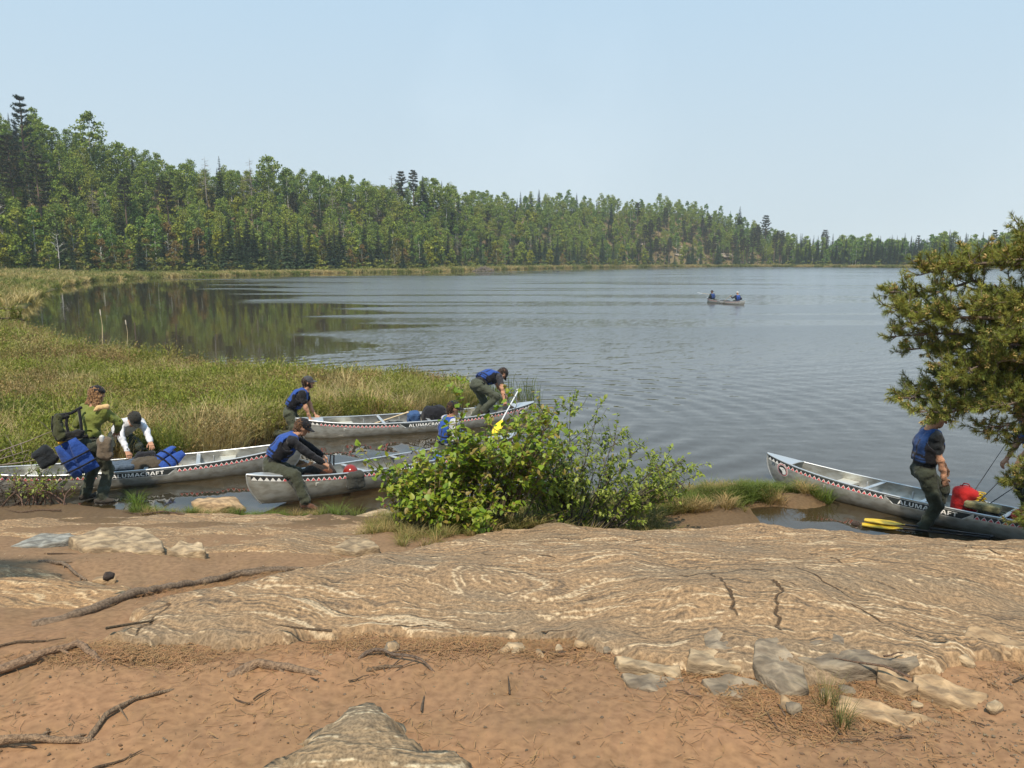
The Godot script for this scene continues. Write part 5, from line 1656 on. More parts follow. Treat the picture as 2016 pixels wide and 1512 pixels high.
func hand_sdf(curl: float) -> Sdf:     # right hand, wrist at the origin, fingers along -z, palm down, thumb towards -x
	var key := "%.2f" % curl
	if hand_tpl.has(key): return hand_tpl[key]
	var s := Sdf.new(Vector3(-0.09, -0.11, -0.21), Vector3(0.07, 0.04, 0.04), 0.0055)
	for x: float in [-0.026, -0.009, 0.009, 0.026]: s.cap(Vector3(x * 0.6, 0, -0.005), Vector3(x, 0.002, -0.088), 0.019, 0.0155, 0.01, SKIN)
	var ln := [0.072, 0.080, 0.074, 0.058]
	for k in 4:
		var a := Vector3([-0.029, -0.0095, 0.0095, 0.028][k], 0.0, -0.088)
		var an := 0.15
		var spread: float = (k - 1.5) * 0.10
		for j in 3:
			an += curl
			var l: float = ln[k] * [0.46, 0.31, 0.23][j]
			var b := a + Vector3(sin(spread), -sin(an), -cos(an)) * l
			s.cap(a, b, 0.0096 - 0.0008 * j, 0.0090 - 0.0008 * j, 0.003, SKIN)
			a = b
	var th := Vector3(-0.026, -0.006, -0.028)
	var t2 := th + Vector3(-0.030, -0.014 - curl * 0.012, -0.026)
	var t3 := t2 + Vector3(-0.008, -0.012 - curl * 0.02, -0.030)
	s.cap(th, t2, 0.0135, 0.011, 0.006, SKIN)
	s.cap(t2, t3, 0.0105, 0.0092, 0.003, SKIN)
	hand_tpl[key] = s
	return s
func joint(a: Vector3, b: Vector3, l1: float, l2: float, hint: Vector3) -> Array:
	var d := b - a
	var L := clampf(d.length(), 0.08, (l1 + l2) * 0.995)
	var dir := d.normalized()
	var x := (l1 * l1 - l2 * l2 + L * L) / (2.0 * L)
	var h := sqrt(maxf(0.0, l1 * l1 - x * x))
	var perp := (hint - dir * hint.dot(dir)).normalized()
	return [a + dir * x + perp * h, a + dir * L]
func person(label: String, s: Dictionary, cell := 0.018) -> Node3D:
	var at: Vector3 = s.at
	var yaw := deg_to_rad(s.yaw)
	var f := Vector3(sin(yaw), 0, -cos(yaw))
	var R := Vector3(cos(yaw), 0, sin(yaw))
	var le := deg_to_rad(s.get("lean", 5.0))
	var roll := deg_to_rad(s.get("roll", 0.0))
	var l1 := le * 0.72
	var l2 := le * 1.22
	var U1 := (Vector3.UP * cos(l1) + f * sin(l1)).rotated(f, roll)
	var U2 := (Vector3.UP * cos(l2) + f * sin(l2)).rotated(f, roll)
	var F1 := f * cos(l1) - Vector3.UP * sin(l1)
	var F2 := (f * cos(l2) - Vector3.UP * sin(l2)).rotated(U2, -deg_to_rad(s.get("twist", 0.0)))
	var R2 := R.rotated(f, roll).rotated(U2, -deg_to_rad(s.get("twist", 0.0)))
	var pel := Vector3.ZERO
	var belly := pel + U1 * 0.15
	var chest := pel + U1 * 0.20 + U2 * 0.15
	var neck := chest + U2 * 0.185
	var shR := neck - U2 * 0.055 + R2 * 0.172
	var shL := neck - U2 * 0.055 - R2 * 0.172
	var hipR := pel - U1 * 0.03 + R * 0.088
	var hipL := pel - U1 * 0.03 - R * 0.088
	var hp := deg_to_rad(s.get("head_pitch", 5.0))
	var hyaw := yaw + deg_to_rad(s.get("head_yaw", 0.0))
	var hf0 := Vector3(sin(hyaw), 0, -cos(hyaw))
	var hup := Vector3.UP * cos(hp) + hf0 * sin(hp)
	var hf := hf0 * cos(hp) - Vector3.UP * sin(hp)
	var head := neck + (hup * 0.6 + U2 * 0.4).normalized() * 0.175 + F2 * 0.015
	var ht := Transform3D(Basis(hf.cross(hup), hup, -hf), head)
	var loc := func(k: String, d: Vector3) -> Vector3: return (s[k] as Vector3) - at if s.has(k) else d
	var aR := joint(shR, loc.call("rh", shR - U2 * 0.5), 0.285, 0.255, s.get("er", R2 * 0.4 - f * 0.6 - Vector3.UP * 0.5))
	var aL := joint(shL, loc.call("lh", shL - U2 * 0.5), 0.285, 0.255, s.get("el", -R2 * 0.4 - f * 0.6 - Vector3.UP * 0.5))
	var gR := joint(hipR, loc.call("rf", hipR - Vector3.UP * 0.86), 0.435, 0.425, s.get("kr", f + R * 0.1))
	var gL := joint(hipL, loc.call("lf", hipL - Vector3.UP * 0.86), 0.435, 0.425, s.get("kl", f - R * 0.1))
	var pts := [head + hup * 0.16, shR, shL, aR[0], aL[0], aR[1], aL[1], gR[0], gL[0], gR[1] - Vector3.UP * 0.05, gL[1] - Vector3.UP * 0.05, pel]
	var lo := Vector3.ONE * 9.0
	var hi := -lo
	for q: Vector3 in pts:
		lo = lo.min(q); hi = hi.max(q)
	var b := Sdf.new(lo - Vector3.ONE * 0.30, hi + Vector3.ONE * 0.30, cell)
	var sl: float = s.get("sleeve", 1.0)
	for a: Array in [[shR, aR], [shL, aL]]:
		var el: Vector3 = a[1][0]
		var wr: Vector3 = a[1][1]
		b.cap(a[0], el, 0.056, 0.044, 0.02, SKIN)
		b.cap(el, wr, 0.044, 0.029, 0.015, SKIN)
		if sl < 0.6: b.cap(a[0], (a[0] as Vector3).lerp(el, sl * 2.0), 0.069, 0.062, 0.01, SLEEVE)
		else:
			b.cap(a[0], el, 0.069, 0.056, 0.02, SLEEVE)
			b.cap(el, el.lerp(wr, minf(1.0, (sl - 0.5) * 2.0) * 0.96), 0.057, 0.041, 0.02, SLEEVE)
	for g: Array in [[hipR, gR, s.get("toe_r", f)], [hipL, gL, s.get("toe_l", f)]]:
		var kn: Vector3 = g[1][0]
		var an: Vector3 = g[1][1]
		b.cap(g[0], kn, 0.108, 0.082, 0.03, PANTS)
		b.cap(kn, kn.lerp(an, 0.92), 0.080, 0.074, 0.025, PANTS)
		var out: Vector3 = (R if g[0] == hipR else -R)
		b.cap((g[0] as Vector3).lerp(kn, 0.55) + out * 0.055, (g[0] as Vector3).lerp(kn, 0.82) + out * 0.05, 0.058, 0.058, 0.012, PANTS)
		var toe: Vector3 = (g[2] as Vector3).normalized()
		b.cap(kn.lerp(an, 0.8), an, 0.050, 0.046, 0.01, BOOT)
		b.cap(an - toe * 0.045 - Vector3.UP * 0.038, an + toe * 0.15 - Vector3.UP * 0.050, 0.046, 0.036, 0.02, BOOT)
	b.cap(hipL, hipR, 0.112, 0.112, 0.03, PANTS)
	b.cap(pel - F1 * 0.03 - R * 0.05, pel - F1 * 0.03 + R * 0.05, 0.105, 0.105, 0.03, PANTS)
	b.cap(pel + U1 * 0.075 - R * 0.05, pel + U1 * 0.075 + R * 0.05, 0.110, 0.110, 0.02, BELT)
	b.cap(belly - R * 0.05, belly + R * 0.05, 0.116, 0.116, 0.03, SHIRT)
	b.cap(belly, chest, 0.115, 0.122, 0.04, SHIRT)
	b.cap(chest - R2 * 0.07, chest + R2 * 0.07, 0.122, 0.122, 0.04, SHIRT)
	b.cap(shL, shR, 0.070, 0.070, 0.045, SHIRT)
	b.cap(neck - U2 * 0.03, head - hup * 0.07, 0.058, 0.052, 0.03, SKIN)
	b.rough(ns, 300.0, 0.016)
	b.rough(ns, 800.0, 0.006)
	var skin: Color = s.get("skin", Color(0.50, 0.27, 0.17))
	var shirt: Color = s.get("shirt", Color(0.022, 0.023, 0.026))
	var pal := [skin, shirt, s.get("pants", Color(0.058, 0.062, 0.042)), s.get("boot", Color(0.05, 0.035, 0.025)), s.get("sleeves", shirt), Color(0.34, 0.13, 0.10), Color(0.03, 0.025, 0.02), s.get("beard", skin), Color(0.02, 0.02, 0.02)]
	var mb := MB.new()
	b.into(mb, pal)
	head_sdf().into(mb, pal, ht)
	for h: Array in [["r", aR, 1.0], ["l", aL, -1.0]]:
		var dir: Vector3 = s.get("hand_dir_" + h[0], (h[1][1] - h[1][0]) as Vector3).normalized()
		var palm: Vector3 = s.get("palm_" + h[0], Vector3.DOWN)
		var y := -(palm - dir * palm.dot(dir)).normalized()
		if y.length() < 0.1: y = Vector3.UP
		var bs := Basis(y.cross(-dir) * float(h[2]), y, -dir)
		hand_sdf(s.get("curl_" + h[0], 0.35)).into(mb, pal, Transform3D(bs, h[1][1]))
	var o := thing("person", label, "person", at)
	part("body", mb.mesh(), M.cloth, o)
	if s.has("vest"):
		var v := Sdf.new(lo.min(neck - Vector3.ONE * 0.45).max(chest - Vector3.ONE * 0.5), (chest + Vector3.ONE * 0.5), cell * 0.85)
		v.cap(chest - R2 * 0.075, chest + R2 * 0.075, 0.160, 0.160, 0.05, 0)
		v.cap(belly + U1 * 0.03 - R * 0.05, belly + U1 * 0.03 + R * 0.05, 0.152, 0.152, 0.05, 0)
		v.cap(belly, chest, 0.150, 0.155, 0.05, 0)
		v.cap(neck - U2 * 0.05 - R2 * 0.10, neck - U2 * 0.05 + R2 * 0.10, 0.092, 0.092, 0.05, 0)
		v.cap(shR + R2 * 0.035 - U2 * 0.05, shR + R2 * 0.3 - U2 * 0.08, 0.105, 0.125, 0.0, 0, 1)
		v.cap(shL - R2 * 0.035 - U2 * 0.05, shL - R2 * 0.3 - U2 * 0.08, 0.105, 0.125, 0.0, 0, 1)
		v.cap(neck - U2 * 0.01 + F2 * 0.03, neck + U2 * 0.3 + F2 * 0.12, 0.092, 0.14, 0.0, 0, 1)
		v.cut(pel + U1 * 0.125, -U1)
		v.rough(ns, 300.0, 0.008)
		var vb := MB.new()
		v.into(vb, [s.vest])
		for k in vb.v.size():
			var q := vb.v[k]
			var h1 := (q - pel).dot(U1)
			var sd := (q - chest).dot(R2)
			var bk := (q - chest).dot(F2)
			var dark := absf(h1 - 0.215) < 0.016 or absf(h1 - 0.165) < 0.007
			if bk < 0.0 and absf(absf(sd) - 0.05 - (h1 - 0.2) * 0.12) < 0.014 and h1 < 0.42: dark = true
			if absf(sd) > 0.175 and h1 < 0.40: dark = true
			if dark: vb.c[k] = Color(0.012, 0.013, 0.018)
		part("life_vest", vb.mesh(), M.cloth, o)
	if s.has("hair"):
		var g := Sdf.new(Vector3(-0.17, -0.34, -0.13), Vector3(0.17, 0.16, 0.2), 0.011)
		g.cap(Vector3(0, 0.03, 0.030), Vector3(0, 0.04, -0.005), 0.097, 0.090, 0.02, 0)
		g.cap(Vector3(0, -0.02, 0.045), Vector3(0, -0.065, 0.05), 0.078, 0.062, 0.03, 0)
		if s.get("long_hair", false):
			for sx: float in [-1.0, -0.4, 0.4, 1.0]:
				g.cap(Vector3(sx * 0.075, -0.02, 0.03), Vector3(sx * 0.10, -0.14, 0.045), 0.045, 0.038, 0.03, 0)
				g.cap(Vector3(sx * 0.10, -0.14, 0.045), Vector3(sx * 0.115, -0.20, 0.035), 0.038, 0.02, 0.03, 0)
		g.cap(Vector3(0, -0.03, -0.14), Vector3(0, -0.01, -0.12), 0.085, 0.06, 0.0, 0, 1)
		g.cut(Vector3(0, 0.10, 0), Vector3.UP)
		g.rough(ns, 1300.0, 0.022)
		var hb := MB.new()
		g.into(hb, [s.hair])
		for k in hb.v.size(): hb.c[k] = hb.c[k] * (0.75 + 0.6 * absf(sin(hb.v[k].x * 90.0 + hb.v[k].y * 12.0)))
		part("hair", hb.mesh(), M.cloth, o, ht)
	if s.has("hat"):
		part("hat" if s.get("wide", false) else "cap", hat_mesh(s.get("wide", false), s.hat, s.get("knit", false)), M.cloth, o, ht)
	return o
func hat_mesh(wide: bool, col: Color, knit := false) -> ArrayMesh:
	var mb := MB.new()
	mb.col = col
	mb.grid(18, 6, func(a: float, b: float) -> Vector3:
		var th := a * TAU
		var ph := b * PI * 0.5
		return Vector3(cos(th) * cos(ph) * 0.100, 0.042 + sin(ph) * 0.092, -sin(th) * cos(ph) * 0.112 + 0.008))
	mb.tube([Vector3(0, 0.134, 0.008), Vector3(0, 0.139, 0.008)], [0.010, 0.008], 6)
	if knit:
		mb.tube([Vector3(0, 0.03, 0.008), Vector3(0, 0.075, 0.008)], [0.108, 0.106], 18)
		return mb.mesh()
	for lay in 2:
		mb.grid(16, 4, func(a: float, b: float) -> Vector3:
			var th := (a * TAU if wide else lerpf(-0.12, PI + 0.12, a)) * (1.0 if lay == 0 else 1.0)
			if lay == 1: th = (TAU - a * TAU) if wide else lerpf(PI + 0.12, -0.12, a)
			var reach := lerpf(1.0, 1.72 if wide else 1.0, b)
			var q := Vector3(cos(th) * 0.100 * reach, 0.043 - lay * 0.005, -sin(th) * 0.110 * reach + 0.008)
			if not wide:
				q.z -= b * 0.080 * maxf(0.0, sin(th))
				q.x *= 1.0 - 0.12 * b
			q.y -= b * (0.012 + 0.022 * absf(cos(th)))
			return q)
	return mb.mesh()
const BLUE := Color(0.030, 0.078, 0.30)
const BLACK := Color(0.018, 0.018, 0.02)
func make_people() -> void:
	# green hooded shirt, seen from behind, reaching over the left canoe
	person("person in an olive green hooded shirt and knit cap, seen from behind", {"at": Vector3(-6.10, 0.90, -10.8), "yaw": 20.0, "lean": 16.0, "head_yaw": 6.0, "head_pitch": 12.0, "rh": Vector3(-5.86, 1.0, -11.16), "lh": Vector3(-6.30, 0.95, -11.2), "er": Vector3(1, -0.1, 0.25), "el": Vector3(-1, -0.3, 0.4), "rf": Vector3(-5.95, 0.10, -10.72), "lf": Vector3(-6.28, 0.10, -10.9), "toe_r": Vector3(0.9, -0.05, -0.25), "toe_l": Vector3(0.4, 0, -0.8), "shirt": Color(0.165, 0.19, 0.045), "pants": Color(0.07, 0.075, 0.058), "boot": Color(0.06, 0.052, 0.045), "hair": Color(0.22, 0.125, 0.06), "long_hair": true, "hat": BLACK, "knit": true})
	# white long sleeves, bending over the far side of the left canoe
	person("person with white printed sleeves and dark cap bending over the left canoe", {"at": Vector3(-6.76, 0.52, -12.95), "yaw": 128.0, "lean": 56.0, "head_yaw": 10.0, "head_pitch": 50.0, "rh": Vector3(-6.28, 0.37, -12.22), "lh": Vector3(-5.93, 0.42, -12.39), "er": Vector3(-0.7, 0.2, 0.8), "el": Vector3(0.5, 0.4, -0.6), "rf": Vector3(-7.0, 0.10, -12.72), "lf": Vector3(-6.70, 0.10, -12.95), "kr": Vector3(0.5, 0.3, 0.9), "kl": Vector3(0.9, 0.3, 0.5), "shirt": Color(0.62, 0.63, 0.65), "sleeves": Color(0.66, 0.67, 0.70), "pants": Color(0.045, 0.055, 0.048), "hat": Color(0.035, 0.033, 0.03), "hair": Color(0.05, 0.035, 0.025), "curl_r": 0.25, "curl_l": 0.2})
	# sitting on the stern of the middle canoe
	person("man in black long sleeves and blue life vest sitting on the canoe stern", {"at": Vector3(-3.50, 0.55, -10.90), "yaw": 74.0, "lean": 38.0, "head_yaw": 8.0, "head_pitch": 32.0, "rh": Vector3(-2.68, 0.52, -10.90), "lh": Vector3(-2.78, 0.50, -11.36), "er": Vector3(0.1, -0.4, 0.9), "el": Vector3(0, -0.2, -1), "rf": Vector3(-2.93, 0.09, -10.55), "lf": Vector3(-2.95, 0.02, -11.55), "kr": Vector3(0.5, 1, 0.3), "kl": Vector3(0.6, 1, -0.3), "toe_r": Vector3(0.9, -0.12, 0.3), "toe_l": Vector3(1, 0, -0.2), "boot": Color(0.115, 0.058, 0.038), "vest": BLUE, "hat": BLACK, "hair": Color(0.10, 0.055, 0.03), "palm_r": Vector3(0, -1, -0.2)})
	# kneeling at the stern of the canoe by the marsh
	person("bearded man with grey cap, short sleeves and blue life vest at the marsh canoe's stern", {"at": Vector3(-4.44, 0.50, -15.12), "yaw": 82.0, "lean": 34.0, "head_yaw": 0.0, "head_pitch": 2.0, "rh": Vector3(-4.00, 0.36, -14.98), "lh": Vector3(-3.98, 0.37, -15.28), "er": Vector3(-0.5, 0.1, 0.8), "el": Vector3(-0.5, 0.1, -0.8), "rf": Vector3(-4.72, 0.08, -15.0), "lf": Vector3(-4.72, 0.08, -15.35), "kr": Vector3(1, -0.4, 0.1), "kl": Vector3(1, -0.4, -0.1), "sleeve": 0.3, "pants": Color(0.075, 0.085, 0.058), "vest": BLUE, "hat": Color(0.07, 0.07, 0.075), "hair": Color(0.05, 0.03, 0.02), "beard": Color(0.06, 0.035, 0.022), "palm_r": Vector3(0, -1, 0), "hand_dir_r": Vector3(0.8, -0.3, -0.3), "hand_dir_l": Vector3(0.8, -0.3, 0.2)})
	# standing bent over in the bow of the marsh canoe
	person("man in grey tee shirt and blue vest bending down with a paddle in the bow", {"at": Vector3(-0.72, 0.86, -16.32), "yaw": 50.0, "lean": 70.0, "head_yaw": 10.0, "head_pitch": 72.0, "rh": Vector3(-0.14, 0.44, -16.18), "lh": Vector3(-0.1, 0.5, -16.62), "er": Vector3(0.2, 0.1, 0.9), "el": Vector3(0, 0, -1), "rf": Vector3(-0.62, 0.32, -16.20), "lf": Vector3(-0.85, 0.12, -16.35), "kr": Vector3(1, 0.3, 0.2), "kl": Vector3(0.5, 0.1, -0.2), "sleeve": 0.3, "shirt": Color(0.045, 0.047, 0.052), "pants": Color(0.075, 0.085, 0.062), "vest": BLUE, "hat": Color(0.03, 0.03, 0.033), "hair": Color(0.04, 0.03, 0.025), "curl_r": 0.6})
	# half hidden behind the leafy shrub
	person("person in blue vest, white sleeves and black cap half hidden behind the leafy shrub", {"at": Vector3(-1.14, 0.28, -12.98), "yaw": 60.0, "lean": 10.0, "head_yaw": 20.0, "head_pitch": 14.0, "rh": Vector3(-0.85, 0.42, -13.02), "lh": Vector3(-0.82, 0.42, -13.4), "rf": Vector3(-0.5, 0.06, -13.25), "lf": Vector3(-0.55, 0.06, -13.5), "kr": Vector3(0, 1, 0), "kl": Vector3(0, 1, 0), "shirt": Color(0.5, 0.51, 0.53), "sleeves": Color(0.55, 0.56, 0.58), "vest": Color(0.026, 0.08, 0.34), "hat": BLACK, "hair": Color(0.05, 0.03, 0.02)})
	# standing in the shallows beside the right canoe, his head behind the pine
	person("man in dark tee shirt and navy vest standing in the shallows by the right canoe", {"at": Vector3(5.36, 0.80, -9.70), "yaw": 96.0, "lean": 6.0, "head_yaw": 10.0, "head_pitch": 20.0, "rh": Vector3(5.54, 0.64, -9.48), "lh": Vector3(5.74, 0.78, -9.86), "er": Vector3(-0.8, 0, 0.5), "el": Vector3(-0.4, -0.3, -0.8), "rf": Vector3(5.34, -0.03, -9.62), "lf": Vector3(5.66, 0.10, -9.92), "kr": Vector3(1, 0, 0.3), "kl": Vector3(1, 0.3, 0.1), "toe_r": Vector3(1, -0.1, 0.4), "sleeve": 0.3, "shirt": Color(0.022, 0.025, 0.030), "pants": Color(0.050, 0.056, 0.042), "vest": Color(0.022, 0.055, 0.17), "hat": Color(0.03, 0.03, 0.03), "hair": Color(0.05, 0.03, 0.02), "curl_r": 0.45, "palm_r": Vector3(0.2, 0, -1)})
	# only an arm of this one shows beyond the pine
	person("person with a dark watch steadying the right canoe behind the pine", {"at": Vector3(7.3, 0.80, -10.3), "yaw": -75.0, "lean": 22.0, "head_pitch": 20.0, "rh": Vector3(6.85, 0.56, -10.45), "lh": Vector3(6.66, 0.44, -10.02), "el": Vector3(0.3, -0.1, 1), "rf": Vector3(7.35, -0.02, -10.5), "lf": Vector3(7.3, -0.02, -10.15), "sleeve": 0.3, "vest": Color(0.022, 0.055, 0.17), "hat": BLACK, "hand_dir_l": Vector3(-0.2, -1, 0.1), "hand_dir_r": Vector3(-0.6, -0.7, 0)}, 0.02)
	# the two out on the lake
	person("far paddler in the bow with dark brimmed hat and blue vest", {"at": Vector3(16.85, 0.20, -64.75), "yaw": -20.0, "lean": 14.0, "head_pitch": 8.0, "rh": Vector3(16.95, 0.55, -65.3), "lh": Vector3(16.55, 0.35, -65.15), "rf": Vector3(16.8, 0.02, -65.4), "lf": Vector3(16.6, 0.02, -65.35), "kr": Vector3(0, 1, 0), "kl": Vector3(0, 1, 0), "shirt": Color(0.05, 0.06, 0.06), "vest": Color(0.03, 0.065, 0.2), "hat": Color(0.04, 0.035, 0.03), "wide": true}, 0.028)
	person("far paddler in the stern with pale cap and blue vest", {"at": Vector3(18.02, 0.20, -61.6), "yaw": -20.0, "lean": 6.0, "head_pitch": 4.0, "rh": Vector3(18.25, 0.35, -61.9), "lh": Vector3(17.55, 0.62, -61.85), "rf": Vector3(18.0, 0.02, -62.3), "lf": Vector3(17.75, 0.02, -62.3), "kr": Vector3(0, 1, 0), "kl": Vector3(0, 1, 0), "shirt": Color(0.03, 0.035, 0.05), "vest": BLUE, "hat": Color(0.5, 0.5, 0.48)}, 0.028)

# ---------------------------------------------------------------- gear
func lump(caps: Array, cell: float, pal: Array, rough := 0.012, fr := 400.0) -> ArrayMesh:
	var lo := Vector3.ONE * 9.0
	var hi := -lo
	for q: Array in caps:
		var r := maxf(q[2], q[3]) + 0.06
		lo = lo.min(q[0] - Vector3.ONE * r).min(q[1] - Vector3.ONE * r)
		hi = hi.max(q[0] + Vector3.ONE * r).max(q[1] + Vector3.ONE * r)
	var s := Sdf.new(lo, hi, cell)
	for q: Array in caps: s.cap(q[0], q[1], q[2], q[3], 0.03, q[4])
	if rough > 0.0: s.rough(ns, fr, rough)
	var mb := MB.new()
	s.into(mb, pal)
	return mb.mesh()
func V(x: float, y: float, z: float) -> Vector3: return Vector3(x, y, z)
func strap(o: Node, pts: Array, w: float, col := Color(0.014, 0.014, 0.016), called := "strap") -> void:
	var mb := MB.new()
	mb.col = col
	var r := []
	for k in pts.size(): r.append(w)
	mb.tube(pts, r, 6)
	part(called, mb.mesh(), M.cloth, o)
func paddle(label: String, at: Vector3, to: Vector3, blade_col: Color, shaft_col: Color, group := "") -> Node3D:   # from grip to blade tip, 1.45 m
	var dir := (to - at).normalized()
	var side := dir.cross(Vector3.UP).normalized()
	var nrm := side.cross(dir)
	var o := thing("paddle", label, "paddle", at, 0.0, group)
	o.basis = Basis(side, nrm, -dir)
	var sh := MB.new()
	sh.col = shaft_col
	sh.tube([V(0, 0, 0.02), V(0, 0, -0.5), V(0, 0, -1.0)], [0.014, 0.0145, 0.015], 8)
	part("shaft", sh.mesh(), M.plastic, o)
	var gp := MB.new()
	gp.col = shaft_col
	gp.tube([V(-0.045, 0, 0.0), V(0, 0.0, 0.02), V(0.045, 0, 0.0)], [0.015, 0.019, 0.015], 7)
	part("grip", gp.mesh(), M.plastic, o)
	var bl := MB.new()
	bl.col = blade_col
	for lay: float in [1.0, -1.0]:
		bl.grid(8, 12, func(a: float, b: float) -> Vector3:
			var w := 0.095 * pow(sin(PI * clampf(0.06 + b * 0.86, 0, 1)), 0.45) * (0.35 + 0.65 * smoothstep(0.0, 0.35, b))
			var x := (a * 2.0 - 1.0) * w * lay
			return V(x, lay * (0.005 + 0.010 * (1.0 - absf(a * 2.0 - 1.0)) * (1.0 - b)), -0.96 - 0.49 * b))
	part("blade", bl.mesh(), M.plastic, o)
	return o
func in_canoe(k: int, x: float, y: float, z: float) -> Vector3: return canoes[k].transform * Vector3(x, y, z)
func soft_bag(called: String, label: String, cat_: String, at: Vector3, turn: float, size: Vector3, col: Color, straps := true, col2 := Color(0.02, 0.02, 0.022), tilt := 0.0) -> Node3D:
	var o := thing(called, label, cat_, at, turn)
	o.rotation.x = tilt
	var h := size * 0.5
	var r := minf(h.x, minf(h.y, h.z)) * 0.8
	var caps := []
	for sx: float in [-1.0, 1.0]:
		for sz: float in [-1.0, 1.0]:
			caps.append([V(sx * (h.x - r), r, sz * maxf(0.0, h.z - r)), V(sx * (h.x - r) * 0.85, maxf(size.y - r, r), sz * maxf(0.0, h.z - r)), r, r * 0.9, 0])
	for yy: float in [r, h.y, maxf(size.y - r, r)]:
		for sz: float in [-1.0, 0.0, 1.0]: caps.append([V(-(h.x - r), yy, sz * maxf(0.0, h.z - r)), V(h.x - r, yy, sz * maxf(0.0, h.z - r)), r, r, 0])
	for k in 4: caps.append([V(lerpf(-1, 1, k / 3.0) * (h.x - r), r, 0), V(lerpf(-1, 1, k / 3.0) * (h.x - r), maxf(size.y - r, r), 0), r, r, 0])
	part("bag_body", lump(caps, 0.018, [col], 0.014, 260.0), M.cloth, o)
	if straps:
		for sx: float in [-0.45, 0.45]:
			strap(o, [V(sx * h.x, 0.02, h.z + 0.012), V(sx * h.x, h.y, h.z + 0.02), V(sx * h.x, size.y + 0.012, 0), V(sx * h.x, h.y, -h.z - 0.012)], 0.011, col2)
		strap(o, [V(-0.06, size.y, 0), V(-0.03, size.y + 0.05, 0), V(0.03, size.y + 0.05, 0), V(0.06, size.y, 0)], 0.008, col2, "handle")
	return o
func vest_panel(a: float, b: float, sx: float, face: float) -> Vector3:    # quilted foam panel; sx 0 is the wide back
	var w := (0.10 if sx != 0.0 else 0.19) * (1.0 - 0.45 * smoothstep(0.55, 1.0, b))
	var x := (a * 2.0 - 1.0) * w
	var puff := pow(maxf(0.0, 1.0 - pow(absf(a * 2.0 - 1.0), 3.5)) * maxf(0.0, 1.0 - pow(absf(b * 2.0 - 1.0), 6.0)), 0.5) * (0.030 + 0.006 * absf(sin(b * 9.0)))
	var cx := sx * 0.115
	return V(cx + x, -0.24 + 0.52 * b, 0.045 - 1.6 * (cx + x) * (cx + x) + face * puff)
func loose_vest(label: String, at: Vector3, b: Basis, col: Color, sc := 1.0) -> Node3D:
	var o := thing("life_vest", label, "life vest", at)
	o.basis = b.scaled(Vector3.ONE * sc)
	for sx: float in [-1.0, 1.0]:
		var fp := MB.new()
		fp.col = col
		fp.grid(10, 14, func(a: float, b: float) -> Vector3: return vest_panel(a, b, sx, 1.0))
		fp.grid(10, 14, func(a: float, b: float) -> Vector3: return vest_panel(1.0 - a, b, sx, -1.0))
		part("front_panel", fp.mesh(), M.cloth, o)
	var bp := MB.new()
	bp.col = col * 0.85
	bp.grid(14, 14, func(a: float, b: float) -> Vector3: return vest_panel(a, b, 0.0, 1.0) * V(1, 1, -1) - V(0, 0, 0.05))
	bp.grid(14, 14, func(a: float, b: float) -> Vector3: return vest_panel(1.0 - a, b, 0.0, -1.0) * V(1, 1, -1) - V(0, 0, 0.05))
	part("back_panel", bp.mesh(), M.cloth, o)
	for y: float in [-0.12, 0.03]: strap(o, [V(-0.23, y, -0.04), V(-0.19, y, 0.06), V(-0.08, y, 0.10), V(0.08, y, 0.10), V(0.19, y, 0.06), V(0.23, y, -0.04)], 0.013)
	return o
